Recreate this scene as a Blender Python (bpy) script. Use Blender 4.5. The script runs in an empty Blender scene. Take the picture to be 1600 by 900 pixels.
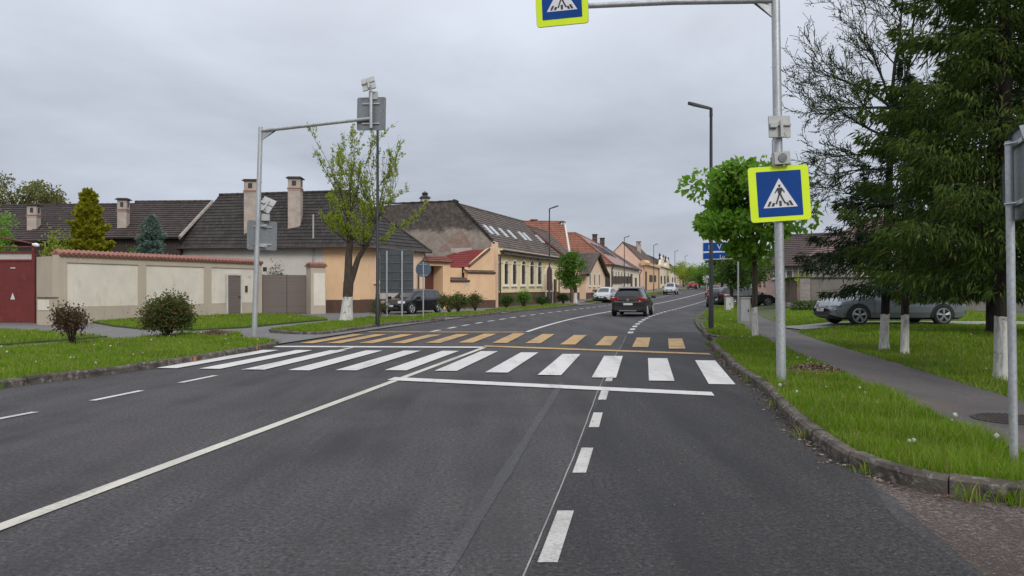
import bpy, math, random
import numpy as np
from mathutils import Vector, Matrix, noise
from mathutils.geometry import tessellate_polygon

sc = bpy.context.scene
COL = sc.collection
R = math.radians

# ------------------------------------------------------------------ camera
F, H = 1200.0, 1.5                       # focal length in photo pixels (1600 wide), eye height
cd = bpy.data.cameras.new("camera")
cd.sensor_width = 36.0
cd.lens = F / 1600.0 * 36.0
cd.clip_start, cd.clip_end = 0.05, 4000.0
cam = bpy.data.objects.new("camera", cd)
cam.location = (0, 0, H)
cam.rotation_euler = (R(90), 0, 0)
COL.objects.link(cam)
sc.camera = cam

# ------------------------------------------------------------------ sky, sun, exposure
SUN_EL, SUN_AZ = R(36), R(158)           # azimuth clockwise from +Y: behind the camera, to the right
w = bpy.data.worlds.new("World")
sc.world = w
w.use_nodes = True
nt = w.node_tree
nt.nodes.clear()
def wn(t, **k):
    n = nt.nodes.new(t)
    for a, b in k.items():
        setattr(n, a, b)
    return n
out = wn("ShaderNodeOutputWorld"); bg = wn("ShaderNodeBackground")
bg.inputs[1].default_value = 0.1
sky = wn("ShaderNodeTexSky", sky_type="NISHITA", sun_disc=False)
sky.sun_elevation = SUN_EL
sky.sun_rotation = SUN_AZ
tc = wn("ShaderNodeTexCoord")
sep = wn("ShaderNodeSeparateXYZ"); nt.links.new(tc.outputs["Generated"], sep.inputs[0])
ramp = wn("ShaderNodeValToRGB"); nt.links.new(sep.outputs[2], ramp.inputs[0])
e = ramp.color_ramp.elements
SKY = [(0.0, (4.35, 4.72, 5.5)), (0.10, (4.75, 5.12, 5.95)), (0.24, (5.75, 6.15, 7.0)), (0.36, (6.4, 6.8, 7.6)),
       (0.62, (9.6, 10.1, 10.9)), (1.0, (11.8, 12.3, 13.2))]
# colour ramps clamp nothing here: values are radiance of the cloud deck in sky units
while len(e) < len(SKY):
    e.new(0.5)
for k, (p, c) in enumerate(SKY):
    e[k].position = p
    e[k].color = (c[0] / 20, c[1] / 20, c[2] / 20, 1)
mp = wn("ShaderNodeVectorMath", operation="DIVIDE")
addz = wn("ShaderNodeMath", operation="ADD"); nt.links.new(sep.outputs[2], addz.inputs[0]); addz.inputs[1].default_value = 0.22
cmb = wn("ShaderNodeCombineXYZ")
for i in range(3):
    nt.links.new(addz.outputs[0], cmb.inputs[i])
nt.links.new(tc.outputs["Generated"], mp.inputs[0]); nt.links.new(cmb.outputs[0], mp.inputs[1])
n1 = wn("ShaderNodeTexNoise"); n1.inputs["Scale"].default_value = 0.9; n1.inputs["Detail"].default_value = 6; n1.inputs["Roughness"].default_value = 0.55
n1.inputs["Distortion"].default_value = 0.4
nt.links.new(mp.outputs[0], n1.inputs["Vector"])
mr = wn("ShaderNodeMapRange"); nt.links.new(n1.outputs[0], mr.inputs[0])
mr.inputs[1].default_value, mr.inputs[2].default_value, mr.inputs[3].default_value, mr.inputs[4].default_value = 0.3, 0.7, 0.76, 1.16
sc1 = wn("ShaderNodeVectorMath", operation="SCALE"); nt.links.new(ramp.outputs[0], sc1.inputs[0]); nt.links.new(mr.outputs[0], sc1.inputs["Scale"])
sc2 = wn("ShaderNodeVectorMath", operation="SCALE"); nt.links.new(sc1.outputs[0], sc2.inputs[0]); sc2.inputs["Scale"].default_value = 20.0
mix = wn("ShaderNodeMix", data_type="RGBA"); mix.inputs[0].default_value = 0.94     # cloud cover over the clear sky
nt.links.new(sky.outputs[0], mix.inputs[6]); nt.links.new(sc2.outputs[0], mix.inputs[7])
nt.links.new(mix.outputs[2], bg.inputs[0]); nt.links.new(bg.outputs[0], out.inputs[0])

sd = bpy.data.lights.new("sun", "SUN")
sd.energy = 1.5
sd.angle = R(22)
sd.color = (1.0, 0.96, 0.9)
sun = bpy.data.objects.new("sun", sd)
COL.objects.link(sun)
sdir = Vector((math.sin(SUN_AZ) * math.cos(SUN_EL), math.cos(SUN_AZ) * math.cos(SUN_EL), math.sin(SUN_EL)))
sun.rotation_euler = (-sdir).to_track_quat("-Z", "Y").to_euler()
sun.location = sdir * 60
vs = sc.view_settings
vs.view_transform, vs.look, vs.exposure, vs.gamma, vs.use_curve_mapping = "Standard", "None", 0.12, 1.0, False
sc.cycles.max_bounces = 6
sc.cycles.transparent_max_bounces = 8
sc.cycles.use_denoising = True

# ------------------------------------------------------------------ lie of the land
def zt(Y):                                # the street climbs gently from about 45 m on
    d = Y - 45.0
    if d <= 0: return 0.0
    if d < 60: return 0.016 * d * d / 120.0
    if d < 190: return 0.016 * (d - 30.0)
    return 0.016 * 160.0
def xc(Y):                                # the centre line of the road: straight, then bending to the right
    if Y < 24: return -0.69 + 0.1725 * (Y - 19.35)
    a = 0.112
    if Y < 50:
        t = Y - 24
        return a + 0.1725 * t + 0.5 * (0.33 - 0.1725) / 26.0 * t * t
    b = a + 0.1725 * 26 + 0.5 * (0.33 - 0.1725) * 26
    if Y < 130: return b + 0.33 * (Y - 50)
    return b + 0.33 * 80 + 0.36 * (Y - 130)
def sm(t):
    t = min(1.0, max(0.0, t))
    return t * t * (3 - 2 * t)
def hr(X, Y):                             # lawns on the right rise a little away from the path
    return zt(Y) + 0.10 + 0.20 * sm((X - xc(Y) - 8.5) / 3.0) * sm((Y - 11.0) / 11.0)
def gp(px, py, zo=0.0):                   # a photo pixel on the ground -> place in the world
    Y = 30.0
    for _ in range(40):
        Y = 0.5 * Y + 0.5 * min(400.0, F * max(0.02, H - zt(Y) - zo) / max(0.5, py - 450.0))
    return ((px - 800.0) * Y / F, Y)
def at(px, Y):
    return ((px - 800.0) * Y / F, Y)
def zy(py, Y):
    return H + (450.0 - py) * Y / F

# ------------------------------------------------------------------ mesh helpers
class MB:
    def __init__(s):
        s.v, s.f, s.uv, s.mi = [], [], [], []
    def face(s, pts, mi=0, uv=None):
        b = len(s.v)
        s.v += [tuple(p) for p in pts]
        s.f.append(tuple(range(b, b + len(pts))))
        s.uv.append(uv); s.mi.append(mi)
    def box(s, c, size, rz=0.0, mi=0, m=None):
        x, y, z = size[0] / 2, size[1] / 2, size[2] / 2
        if m is None:
            m = Matrix.Translation(c) @ Matrix.Rotation(rz, 4, "Z")
        P = [m @ Vector((i * x, j * y, k * z)) for k in (-1, 1) for j in (-1, 1) for i in (-1, 1)]
        for q in ((0, 2, 3, 1), (4, 5, 7, 6), (0, 1, 5, 4), (2, 6, 7, 3), (0, 4, 6, 2), (1, 3, 7, 5)):
            s.face([P[i] for i in q], mi)
    def hexa(s, lo, hi, mi=0):            # two matching rings of points
        n = len(lo)
        for i in range(n):
            j = (i + 1) % n
            s.face([lo[i], lo[j], hi[j], hi[i]], mi)
        s.face(list(reversed(lo)), mi); s.face(hi, mi)
    def prism(s, poly, z0, z1, mi=0):
        if sum(poly[i][0] * poly[(i + 1) % len(poly)][1] - poly[(i + 1) % len(poly)][0] * poly[i][1] for i in range(len(poly))) < 0:
            poly = list(reversed(poly))
        s.hexa([(x, y, z0) for x, y in poly], [(x, y, z1) for x, y in poly], mi)
    def tube(s, pts, rad, n=8, cap=True, mi=0):
        pts = [Vector(p) for p in pts]
        if not hasattr(rad, "__len__"): rad = [rad] * len(pts)
        rings, up = [], None
        for i, p in enumerate(pts):
            t = (pts[min(i + 1, len(pts) - 1)] - pts[max(i - 1, 0)])
            if t.length < 1e-9: t = Vector((0, 0, 1))
            t.normalize()
            if up is None:
                up = Vector((1, 0, 0)) if abs(t.x) < 0.8 else Vector((0, 1, 0))
            a = up - t * up.dot(t)
            if a.length < 1e-6: a = t.orthogonal()
            a.normalize(); up = a
            b = t.cross(a)
            base = len(s.v)
            for k in range(n):
                an = 2 * math.pi * k / n
                s.v.append(tuple(p + (a * math.cos(an) + b * math.sin(an)) * rad[i]))
            rings.append(base)
        for i in range(len(rings) - 1):
            for k in range(n):
                k2 = (k + 1) % n
                s.f.append((rings[i] + k, rings[i] + k2, rings[i + 1] + k2, rings[i + 1] + k)); s.uv.append(None); s.mi.append(mi)
        if cap:
            s.f.append(tuple(rings[0] + k for k in reversed(range(n)))); s.uv.append(None); s.mi.append(mi)
            s.f.append(tuple(rings[-1] + k for k in range(n))); s.uv.append(None); s.mi.append(mi)
    def disc(s, c, r, axis, th, n=20, mi=0):
        a = Vector(axis).normalized() * th / 2
        s.tube([Vector(c) - a, Vector(c) + a], r, n, True, mi)
    def xform(s, m):
        s.v = [tuple(m @ Vector(p)) for p in s.v]
        return s
    def build(s, name, mats, parent=None, org=None, smooth=None, uv=True):
        me = bpy.data.meshes.new(name)
        o = None
        if parent is not None:
            org = ORG.get(parent.name, (0, 0, 0))
        elif org is None:
            org = (0, 0, 0)
        va = np.array(s.v, dtype=np.float64).reshape(-1, 3) - np.array(org)
        me.from_pydata(va.tolist(), [], s.f)
        if not isinstance(mats, (list, tuple)): mats = [mats]
        for m in mats: me.materials.append(m)
        if len(mats) > 1:
            me.polygons.foreach_set("material_index", s.mi)
        if uv:
            ul = me.uv_layers.new(name="UVMap")
            buf = np.zeros(len(me.loops) * 2)
            for p, u in zip(me.polygons, s.uv):
                if u is not None:
                    for k, li in enumerate(p.loop_indices):
                        buf[2 * li], buf[2 * li + 1] = u[k]
                    continue
                n = p.normal
                if abs(n.z) > 0.97:
                    for li, vi in zip(p.loop_indices, p.vertices):
                        c = me.vertices[vi].co; buf[2 * li], buf[2 * li + 1] = c.x, c.y
                else:
                    t = Vector((-n.y, n.x, 0)).normalized(); q = n.cross(t)
                    for li, vi in zip(p.loop_indices, p.vertices):
                        c = me.vertices[vi].co; buf[2 * li], buf[2 * li + 1] = t.dot(c), q.dot(c)
            ul.data.foreach_set("uv", buf)
        if smooth is not None:
            me.polygons.foreach_set("use_smooth", [True] * len(me.polygons))
            me.set_sharp_from_angle(angle=R(smooth))
        me.validate()
        o = bpy.data.objects.new(name, me)
        COL.objects.link(o)
        if parent is not None:
            o.parent = parent
            ORG[o.name] = org
        else:
            o.location = org
            ORG[o.name] = org
        return o

ORG = {}
def tag(o, label=None, cat=None, group=None, kind=None):
    if label: o["label"] = label
    if cat: o["category"] = cat
    if group: o["group"] = group
    if kind: o["kind"] = kind
    return o
def thing(name, label, cat, loc, group=None, rz=0.0, local=False):
    o = bpy.data.objects.new(name, None)
    COL.objects.link(o)
    o.location = loc; o.rotation_euler = (0, 0, rz)
    o.empty_display_size = 0.3
    ORG[o.name] = (0, 0, 0) if local else tuple(loc)
    tag(o, label, cat, group, "thing")
    return o
def copy_thing(src, loc, rz, label, group=None, scale=None):
    kids = {}
    for o in bpy.data.objects:
        if o.parent is not None: kids.setdefault(o.parent.name, []).append(o)
    def rec(o, par):
        c = o.copy(); COL.objects.link(c)
        if par is not None: c.parent = par
        for k in kids.get(o.name, []): rec(k, c)
        return c
    c = rec(src, None)
    c.location = loc; c.rotation_euler = (0, 0, rz)
    if scale: c.scale = scale
    c["label"] = label
    if group: c["group"] = group
    return c

# ------------------------------------------------------------------ materials
def newmat(name):
    m = bpy.data.materials.new(name); m.use_nodes = True
    t = m.node_tree; t.nodes.clear()
    o = t.nodes.new("ShaderNodeOutputMaterial"); b = t.nodes.new("ShaderNodeBsdfPrincipled")
    t.links.new(b.outputs[0], o.inputs[0])
    return m, t, b, o
def node(t, typ, ins=None, **k):
    n = t.nodes.new(typ)
    for a, b in k.items(): setattr(n, a, b)
    for a, b in (ins or {}).items():
        if hasattr(b, "is_output") or isinstance(b, bpy.types.NodeSocket): t.links.new(b, n.inputs[a])
        else: n.inputs[a].default_value = b
    return n
def C4(c): return (c[0], c[1], c[2], 1.0)
def mixc(t, fac, a, b, mode="MIX"):
    n = t.nodes.new("ShaderNodeMix"); n.data_type = "RGBA"; n.blend_type = mode
    for i, val in ((0, fac), (6, a), (7, b)):
        if isinstance(val, bpy.types.NodeSocket): t.links.new(val, n.inputs[i])
        elif i == 0: n.inputs[0].default_value = val
        else: n.inputs[i].default_value = C4(val)
    return n.outputs[2]
def rng(t, x, a, b, c=0.0, d=1.0):
    n = t.nodes.new("ShaderNodeMapRange"); t.links.new(x, n.inputs[0])
    n.inputs[1].default_value, n.inputs[2].default_value, n.inputs[3].default_value, n.inputs[4].default_value = a, b, c, d
    return n.outputs[0]
def nz(t, vec, scale, detail=4.0, rough=0.55, dist=0.0):
    n = node(t, "ShaderNodeTexNoise", {"Scale": scale, "Detail": detail, "Roughness": rough, "Distortion": dist})
    if vec is not None: t.links.new(vec, n.inputs["Vector"])
    return n.outputs[0]
def math_(t, op, a, b=0.0):
    n = t.nodes.new("ShaderNodeMath"); n.operation = op
    for i, v_ in ((0, a), (1, b)):
        if isinstance(v_, bpy.types.NodeSocket): t.links.new(v_, n.inputs[i])
        else: n.inputs[i].default_value = v_
    return n.outputs[0]
def bump(t, b, h, strength, dist=0.01):
    n = node(t, "ShaderNodeBump", {"Strength": strength, "Distance": dist, "Height": h})
    t.links.new(n.outputs[0], b.inputs["Normal"])
def objc(t, stretch=None):
    c = node(t, "ShaderNodeTexCoord").outputs["Object"]
    if stretch:
        m = node(t, "ShaderNodeMapping", {"Vector": c}); m.inputs["Scale"].default_value = stretch
        return m.outputs[0]
    return c
def surf(name, c1, c2=None, scale=2.0, rough=0.8, metal=0.0, bmp=0.0, bscale=40.0, c3=None, scale3=9.0, lim3=(0.55, 0.7), stretch=None, spec=0.5, coat=0.0, lim=(0.35, 0.65)):
    m, t, b, o = newmat(name)
    v = objc(t, stretch)
    col = None
    if c2 is None: c2 = tuple(x * 0.82 for x in c1)
    col = mixc(t, rng(t, nz(t, v, scale, 6), *lim), c1, c2)
    if c3 is not None:
        col = mixc(t, rng(t, nz(t, v, scale3, 5, 0.6), *lim3), col, c3)
    t.links.new(col, b.inputs["Base Color"])
    b.inputs["Roughness"].default_value = rough; b.inputs["Metallic"].default_value = metal
    b.inputs["Specular IOR Level"].default_value = spec
    b.inputs["Coat Weight"].default_value = coat
    if bmp: bump(t, b, nz(t, v, bscale, 5, 0.65), bmp, 0.02)
    return m
def tiles(name, ca, cb, moss, moss_lim=(0.5, 0.72), rough=0.8, light=None, gap=0.07):
    """rows are real steps; the material tints each tile (uv: tiles across, rows up)"""
    m, t, b, o = newmat(name)
    uv = node(t, "ShaderNodeTexCoord").outputs["UV"]
    s = node(t, "ShaderNodeSeparateXYZ", {0: uv})
    fl = node(t, "ShaderNodeVectorMath", {0: uv}, operation="FLOOR").outputs[0]
    wnz = node(t, "ShaderNodeTexWhiteNoise", {"Vector": fl}, noise_dimensions="2D").outputs[0]
    col = mixc(t, wnz, ca, cb)
    ob = objc(t)
    col = mixc(t, rng(t, nz(t, ob, 0.9, 7, 0.65), *moss_lim), col, moss)
    if light is not None:
        col = mixc(t, rng(t, nz(t, ob, 3.5, 6, 0.7), 0.6, 0.75), col, light)
    fr = math_(t, "FRACT", s.outputs[0])
    g = math_(t, "LESS_THAN", fr, gap)
    col = mixc(t, g, col, tuple(x * 0.35 for x in ca))
    t.links.new(col, b.inputs["Base Color"])
    b.inputs["Roughness"].default_value = rough
    hh = math_(t, "ADD", math_(t, "MULTIPLY", wnz, 0.5), math_(t, "PINGPONG", fr, 0.5))
    bump(t, b, hh, 0.35, 0.03)
    return m
def leafmat(name, ca, cb, cc=None, trans=0.35, rough=0.55, patch=None):
    m, t, b, o = newmat(name)
    g = node(t, "ShaderNodeNewGeometry").outputs["Random Per Island"]
    col = mixc(t, g, ca, cb)
    if patch is not None:
        col = mixc(t, rng(t, nz(t, objc(t), 0.9, 6, 0.65), 0.42, 0.68, 0, 0.85), col, patch)
    if cc is not None:
        w2 = node(t, "ShaderNodeTexWhiteNoise", {"W": g}, noise_dimensions="1D").outputs[0]
        col = mixc(t, rng(t, w2, 0.72, 0.8), col, cc)
    t.links.new(col, b.inputs["Base Color"])
    b.inputs["Roughness"].default_value = rough; b.inputs["Specular IOR Level"].default_value = 0.18
    tr = node(t, "ShaderNodeBsdfTranslucent")
    t.links.new(mixc(t, 0.5, col, (ca[0] * 1.6, ca[1] * 1.7, ca[2] * 0.7)), tr.inputs[0])
    ms = node(t, "ShaderNodeMixShader", {0: trans})
    t.links.new(b.outputs[0], ms.inputs[1]); t.links.new(tr.outputs[0], ms.inputs[2]); t.links.new(ms.outputs[0], o.inputs[0])
    return m
def planks(name, ca, cb, width, vert=True, rough=0.75):
    m, t, b, o = newmat(name)
    uv = node(t, "ShaderNodeTexCoord").outputs["UV"]
    s = node(t, "ShaderNodeSeparateXYZ", {0: uv})
    a = math_(t, "DIVIDE", s.outputs[0 if vert else 1], width)
    wnz = node(t, "ShaderNodeTexWhiteNoise", {"W": math_(t, "FLOOR", a)}, noise_dimensions="1D").outputs[0]
    fr = math_(t, "FRACT", a)
    gap = math_(t, "LESS_THAN", fr, 0.1)
    mpn = node(t, "ShaderNodeMapping", {"Vector": uv}); mpn.inputs["Scale"].default_value = (30, 1.5, 1) if vert else (1.5, 30, 1)
    gr = rng(t, nz(t, mpn.outputs[0], 1.0, 5), 0.3, 0.7)
    col = mixc(t, math_(t, "MULTIPLY", math_(t, "ADD", wnz, gr), 0.5), ca, cb)
    col = mixc(t, gap, col, tuple(x * 0.3 for x in ca))
    t.links.new(col, b.inputs["Base Color"]); b.inputs["Roughness"].default_value = rough
    bump(t, b, math_(t, "SUBTRACT", 1.0, gap), 0.6, 0.015)
    return m
def plaster(name, c1, c2, dirt, dlim=(0.56, 0.75), scale=1.1, bmp=0.25, peel=None, plim=(0.62, 0.66)):
    m, t, b, o = newmat(name)
    v = objc(t)
    mv = node(t, "ShaderNodeMapping", {"Vector": v}); mv.inputs["Scale"].default_value = (1.0, 1.0, 0.35)
    col = mixc(t, rng(t, nz(t, v, scale, 7, 0.6), 0.35, 0.65), c1, c2)
    col = mixc(t, rng(t, nz(t, mv.outputs[0], 1.7, 8, 0.68), *dlim), col, dirt)
    if peel is not None:
        col = mixc(t, rng(t, nz(t, v, 0.8, 7, 0.65), *plim), col, peel)
    col = mixc(t, rng(t, nz(t, v, 30, 3, 0.6), 0.3, 0.7, 0.0, 0.18), col, tuple(x * 0.6 for x in c1))
    t.links.new(col, b.inputs["Base Color"]); b.inputs["Roughness"].default_value = 0.9; b.inputs["Specular IOR Level"].default_value = 0.25
    bump(t, b, nz(t, v, 22, 6, 0.7), bmp, 0.03)
    return m
def asphalt(name, c1, c2, grain=1.0, stone=(0.16, 0.155, 0.15), rough=0.72, bmp=0.6, reddish=None):
    m, t, b, o = newmat(name)
    v = objc(t)
    mv = node(t, "ShaderNodeMapping", {"Vector": v}); mv.inputs["Rotation"].default_value = (0, 0, R(9.8)); mv.inputs["Scale"].default_value = (1.3, 0.12, 1)
    st = nz(t, mv.outputs[0], 1.2, 6, 0.6)
    big = nz(t, v, 0.45, 7, 0.62)
    fac = math_(t, "MULTIPLY", math_(t, "ADD", st, big), 0.5)
    col = mixc(t, rng(t, fac, 0.41, 0.59), c1, c2)
    col = mixc(t, rng(t, nz(t, mv.outputs[0], 2.6, 7, 0.7), 0.60, 0.74, 0, 0.55), col, tuple(x * 1.45 for x in c2))
    col = mixc(t, rng(t, nz(t, v, 0.8, 8, 0.7), 0.60, 0.70, 0, 0.5), col, tuple(x * 0.62 for x in c1))
    if reddish is not None:
        col = mixc(t, rng(t, nz(t, v, 0.33, 6, 0.6), 0.5, 0.72, 0, 0.8), col, reddish)
    fine = nz(t, v, 55 * grain, 3, 0.8)
    amt = rng(t, math_(t, "ADD", st, math_(t, "MULTIPLY", big, 0.7)), 0.68, 1.0, 0.22, 1.0)
    col = mixc(t, math_(t, "MULTIPLY", rng(t, fine, 0.53, 0.67), amt), col, stone)
    col = mixc(t, math_(t, "MULTIPLY", rng(t, fine, 0.48, 0.36), amt), col, tuple(x * 0.42 for x in c1))
    fn2 = nz(t, v, 130 * grain, 2, 0.7)
    col = mixc(t, rng(t, fn2, 0.62, 0.74, 0, 0.75), col, tuple(x * 1.5 for x in stone))
    t.links.new(col, b.inputs["Base Color"])
    t.links.new(rng(t, big, 0.3, 0.7, rough - 0.08, rough + 0.1), b.inputs["Roughness"])
    b.inputs["Specular IOR Level"].default_value = 0.16
    bump(t, b, fine, bmp, 0.012)
    return m
def paint(name, c, worn, lim=(0.55, 0.8), scale=26):
    m, t, b, o = newmat(name)
    v = objc(t)
    a = nz(t, v, scale, 5, 0.75)
    bgn = nz(t, v, 1.6, 5, 0.6)
    f_ = math_(t, "MULTIPLY", math_(t, "ADD", a, bgn), 0.5)
    col = mixc(t, rng(t, f_, *lim), c, worn)
    col = mixc(t, rng(t, nz(t, v, 2.2, 6, 0.6), 0.4, 0.75, 0, 0.35), col, tuple(x * 0.75 for x in c))
    isl = node(t, "ShaderNodeNewGeometry").outputs["Random Per Island"]
    col = mixc(t, rng(t, isl, 0, 1, 0, 0.45), col, tuple(x * 0.72 for x in c))
    mv = node(t, "ShaderNodeMapping", {"Vector": v}); mv.inputs["Rotation"].default_value = (0, 0, R(9.8)); mv.inputs["Scale"].default_value = (3.0, 0.25, 1)
    tr = math_(t, "MULTIPLY", nz(t, mv.outputs[0], 1.0, 5, 0.6), math_(t, "ADD", a, 0.5))
    col = mixc(t, rng(t, tr, 0.52, 0.72, 0, 0.6), col, worn)
    t.links.new(col, b.inputs["Base Color"]); b.inputs["Roughness"].default_value = 0.65
    bump(t, b, a, 0.3, 0.01)
    return m
def glass(name, c=(0.02, 0.024, 0.028), rough=0.06):
    m, t, b, o = newmat(name)
    v = objc(t)
    t.links.new(mixc(t, nz(t, v, 0.9, 3), c, tuple(x * 2.0 for x in c)), b.inputs["Base Color"])
    b.inputs["Roughness"].default_value = rough; b.inputs["Specular IOR Level"].default_value = 0.7
    return m
def trunkmat(name, bark, white_to=None, white=(0.62, 0.6, 0.56)):
    m, t, b, o = newmat(name)
    v = objc(t)
    mv = node(t, "ShaderNodeMapping", {"Vector": v}); mv.inputs["Scale"].default_value = (9, 9, 1.6)
    n = nz(t, mv.outputs[0], 2.0, 7, 0.7)
    col = mixc(t, rng(t, n, 0.32, 0.68), tuple(x * 0.5 for x in bark), tuple(x * 1.45 for x in bark))
    if white_to is not None:
        z = node(t, "ShaderNodeSeparateXYZ", {0: v}).outputs[2]
        zz = math_(t, "ADD", z, math_(t, "MULTIPLY", math_(t, "SUBTRACT", nz(t, v, 9, 4), 0.5), 0.12))
        wcol = mixc(t, rng(t, n, 0.48, 0.68, 0, 0.85), white, tuple(x * 0.35 for x in white))
        wcol = mixc(t, rng(t, nz(t, v, 5, 6, 0.7), 0.57, 0.68), wcol, bark)
        col = mixc(t, math_(t, "LESS_THAN", zz, white_to), col, wcol)
    t.links.new(col, b.inputs["Base Color"]); b.inputs["Roughness"].default_value = 0.92; b.inputs["Specular IOR Level"].default_value = 0.2
    bump(t, b, n, 0.7, 0.03)
    return m
def carpaint(name, c, rough=0.28):
    m, t, b, o = newmat(name)
    v = objc(t)
    t.links.new(mixc(t, rng(t, nz(t, v, 3, 5), 0.4, 0.75, 0, 0.35), c, tuple(x * 0.7 + 0.012 for x in c)), b.inputs["Base Color"])
    b.inputs["Roughness"].default_value = rough; b.inputs["Metallic"].default_value = 0.3; b.inputs["Specular IOR Level"].default_value = 0.3
    b.inputs["Coat Weight"].default_value = 0.3; b.inputs["Coat Roughness"].default_value = 0.08
    return m
# ------------------------------------------------------------------ ground, road, pavements
rnd = random.Random(11)
M_EARTH = surf("earth", (0.085, 0.075, 0.055), (0.06, 0.07, 0.03), 0.6, 0.95, bmp=0.4, bscale=12)
M_ASPH = asphalt("asphalt", (0.041, 0.0385, 0.040), (0.080, 0.0755, 0.078), 0.55, stone=(0.135, 0.13, 0.13), bmp=1.0, reddish=(0.092, 0.079, 0.080))
M_ASPH_NEW = asphalt("asphalt_newer", (0.031, 0.0295, 0.031), (0.053, 0.0505, 0.052), 0.6, stone=(0.105, 0.101, 0.102), bmp=0.9)
M_SEAL = asphalt("sealed_trench", (0.058, 0.056, 0.058), (0.082, 0.079, 0.082), 0.7, stone=(0.132, 0.128, 0.13), rough=0.66, bmp=0.35)
M_PATH = asphalt("path_asphalt", (0.085, 0.078, 0.078), (0.125, 0.112, 0.11), 1.3, stone=(0.2, 0.19, 0.185), bmp=0.35, reddish=(0.17, 0.128, 0.108))
M_PAVE = asphalt("pavement_asphalt", (0.15, 0.142, 0.14), (0.19, 0.18, 0.175), 0.8, stone=(0.23, 0.22, 0.21), bmp=0.3)
M_SLAB = surf("concrete_slab", (0.27, 0.255, 0.24), (0.2, 0.19, 0.18), 1.5, 0.9, bmp=0.3, bscale=25)
M_APRON = asphalt("broken_apron", (0.062, 0.048, 0.043), (0.105, 0.083, 0.074), 0.45, stone=(0.25, 0.22, 0.2), bmp=1.0, reddish=(0.06, 0.045, 0.04))
M_KERB = surf("kerb_concrete", (0.15, 0.128, 0.108), (0.065, 0.056, 0.048), 4.2, 0.95, bmp=0.9, bscale=22, c3=(0.25, 0.232, 0.21), scale3=11, lim3=(0.54, 0.66), spec=.15)
M_WHITE = paint("road_paint_white", (0.66, 0.635, 0.61), (0.26, 0.25, 0.25), (0.53, 0.72))
M_WORN = paint("road_paint_worn", (0.58, 0.56, 0.52), (0.16, 0.155, 0.155), (0.46, 0.66), 34)
M_CREAM = paint("road_paint_cream", (0.60, 0.565, 0.49), (0.24, 0.23, 0.22), (0.5, 0.74))
M_OCHRE = paint("road_paint_ochre", (0.56, 0.335, 0.11), (0.15, 0.12, 0.10), (0.46, 0.64))
M_LAWN = surf("lawn_soil", (0.062, 0.09, 0.018), (0.052, 0.058, 0.022), 2.5, 0.95, bmp=0.6, bscale=30)

def sheet(name, xs_of_y, ys, zf, mat, n=6):
    mb = MB()
    rows = []
    for Y in ys:
        a, b = xs_of_y(Y)
        rows.append([(a + (b - a) * k / n, Y) for k in range(n + 1)])
    for r0, r1 in zip(rows, rows[1:]):
        for k in range(n):
            q = [r0[k], r0[k + 1], r1[k + 1], r1[k]]
            mb.face([(x, y, zf(x, y)) for x, y in q])
    o = mb.build(name, mat, smooth=30)
    tag(o, kind="structure")
    return o
def frange(a, b, s):
    out = []
    while a < b - 1e-6:
        out.append(a); a += s
    return out + [b]
# the ground, one sheet to the horizon
gy = [-600, -200, -60, -20, 0, 20, 40] + frange(46, 140, 6) + [160, 180, 200, 217, 235, 260, 400, 800, 2500]
sheet("ground", lambda Y: (-1500, 1500), gy, lambda x, y: zt(y) - 0.05 if abs(x - xc(y)) < 60 or y > 200 else zt(y) - 0.05, M_EARTH, 24)
RY = frange(-8, 24, 2) + frange(25, 130, 2.5)[0:] + frange(135, 420, 8)
sheet("road", lambda Y: (xc(Y) - 5.75, xc(Y) + 5.80 + (0.35 * sm((Y - 20) / 12))), RY, lambda x, y: zt(y), M_ASPH, 8)
# newer asphalt of the right-hand lane, beyond the seam
sheet("road_lane_patch", lambda Y: (xc(Y) + 3.42 + 0.008 * math.sin(Y * 3.1), xc(Y) + 5.72 + 0.12 * noise.noise((Y * 0.9, 0, 3)) if Y < 7 else xc(Y) + 5.78),
      frange(-8, 7, 0.25) + frange(7.5, 26, 1.5), lambda x, y: zt(y) + 0.004, M_ASPH_NEW, 3)
def seal(Y):
    c = 0.34 + (Y - 9.0) * 0.142
    wd = 0.045 + 0.018 * noise.noise((Y * 0.7, 2, 0)) + 0.012 * noise.noise((Y * 4, 7, 0))
    return c - wd, c + wd
sheet("road_trench_patch", seal, frange(-6, 12.2, 0.15), lambda x, y: 0.004, M_SEAL, 2)
# apron of the entrance on the right: broken, gravelly surface
sheet("driveway_apron", lambda Y: (xc(Y) + 5.6, 16.0), frange(-8, 6.4, 0.8), lambda x, y: 0.0 + (0.0 if x < xc(y) + 5.9 else 0.002) - 0.003, M_APRON, 10)
# pavement to the left of the kerb, up to the house fronts
def left_edge(Y):
    if Y < 38: return -60.0
    return xc(Y) - 22.0
sheet("pavement", lambda Y: (left_edge(Y), xc(Y) - 5.62), frange(-8, 40, 2) + frange(42, 300, 4), lambda x, y: zt(y) + 0.03, M_PAVE, 6)
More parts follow.
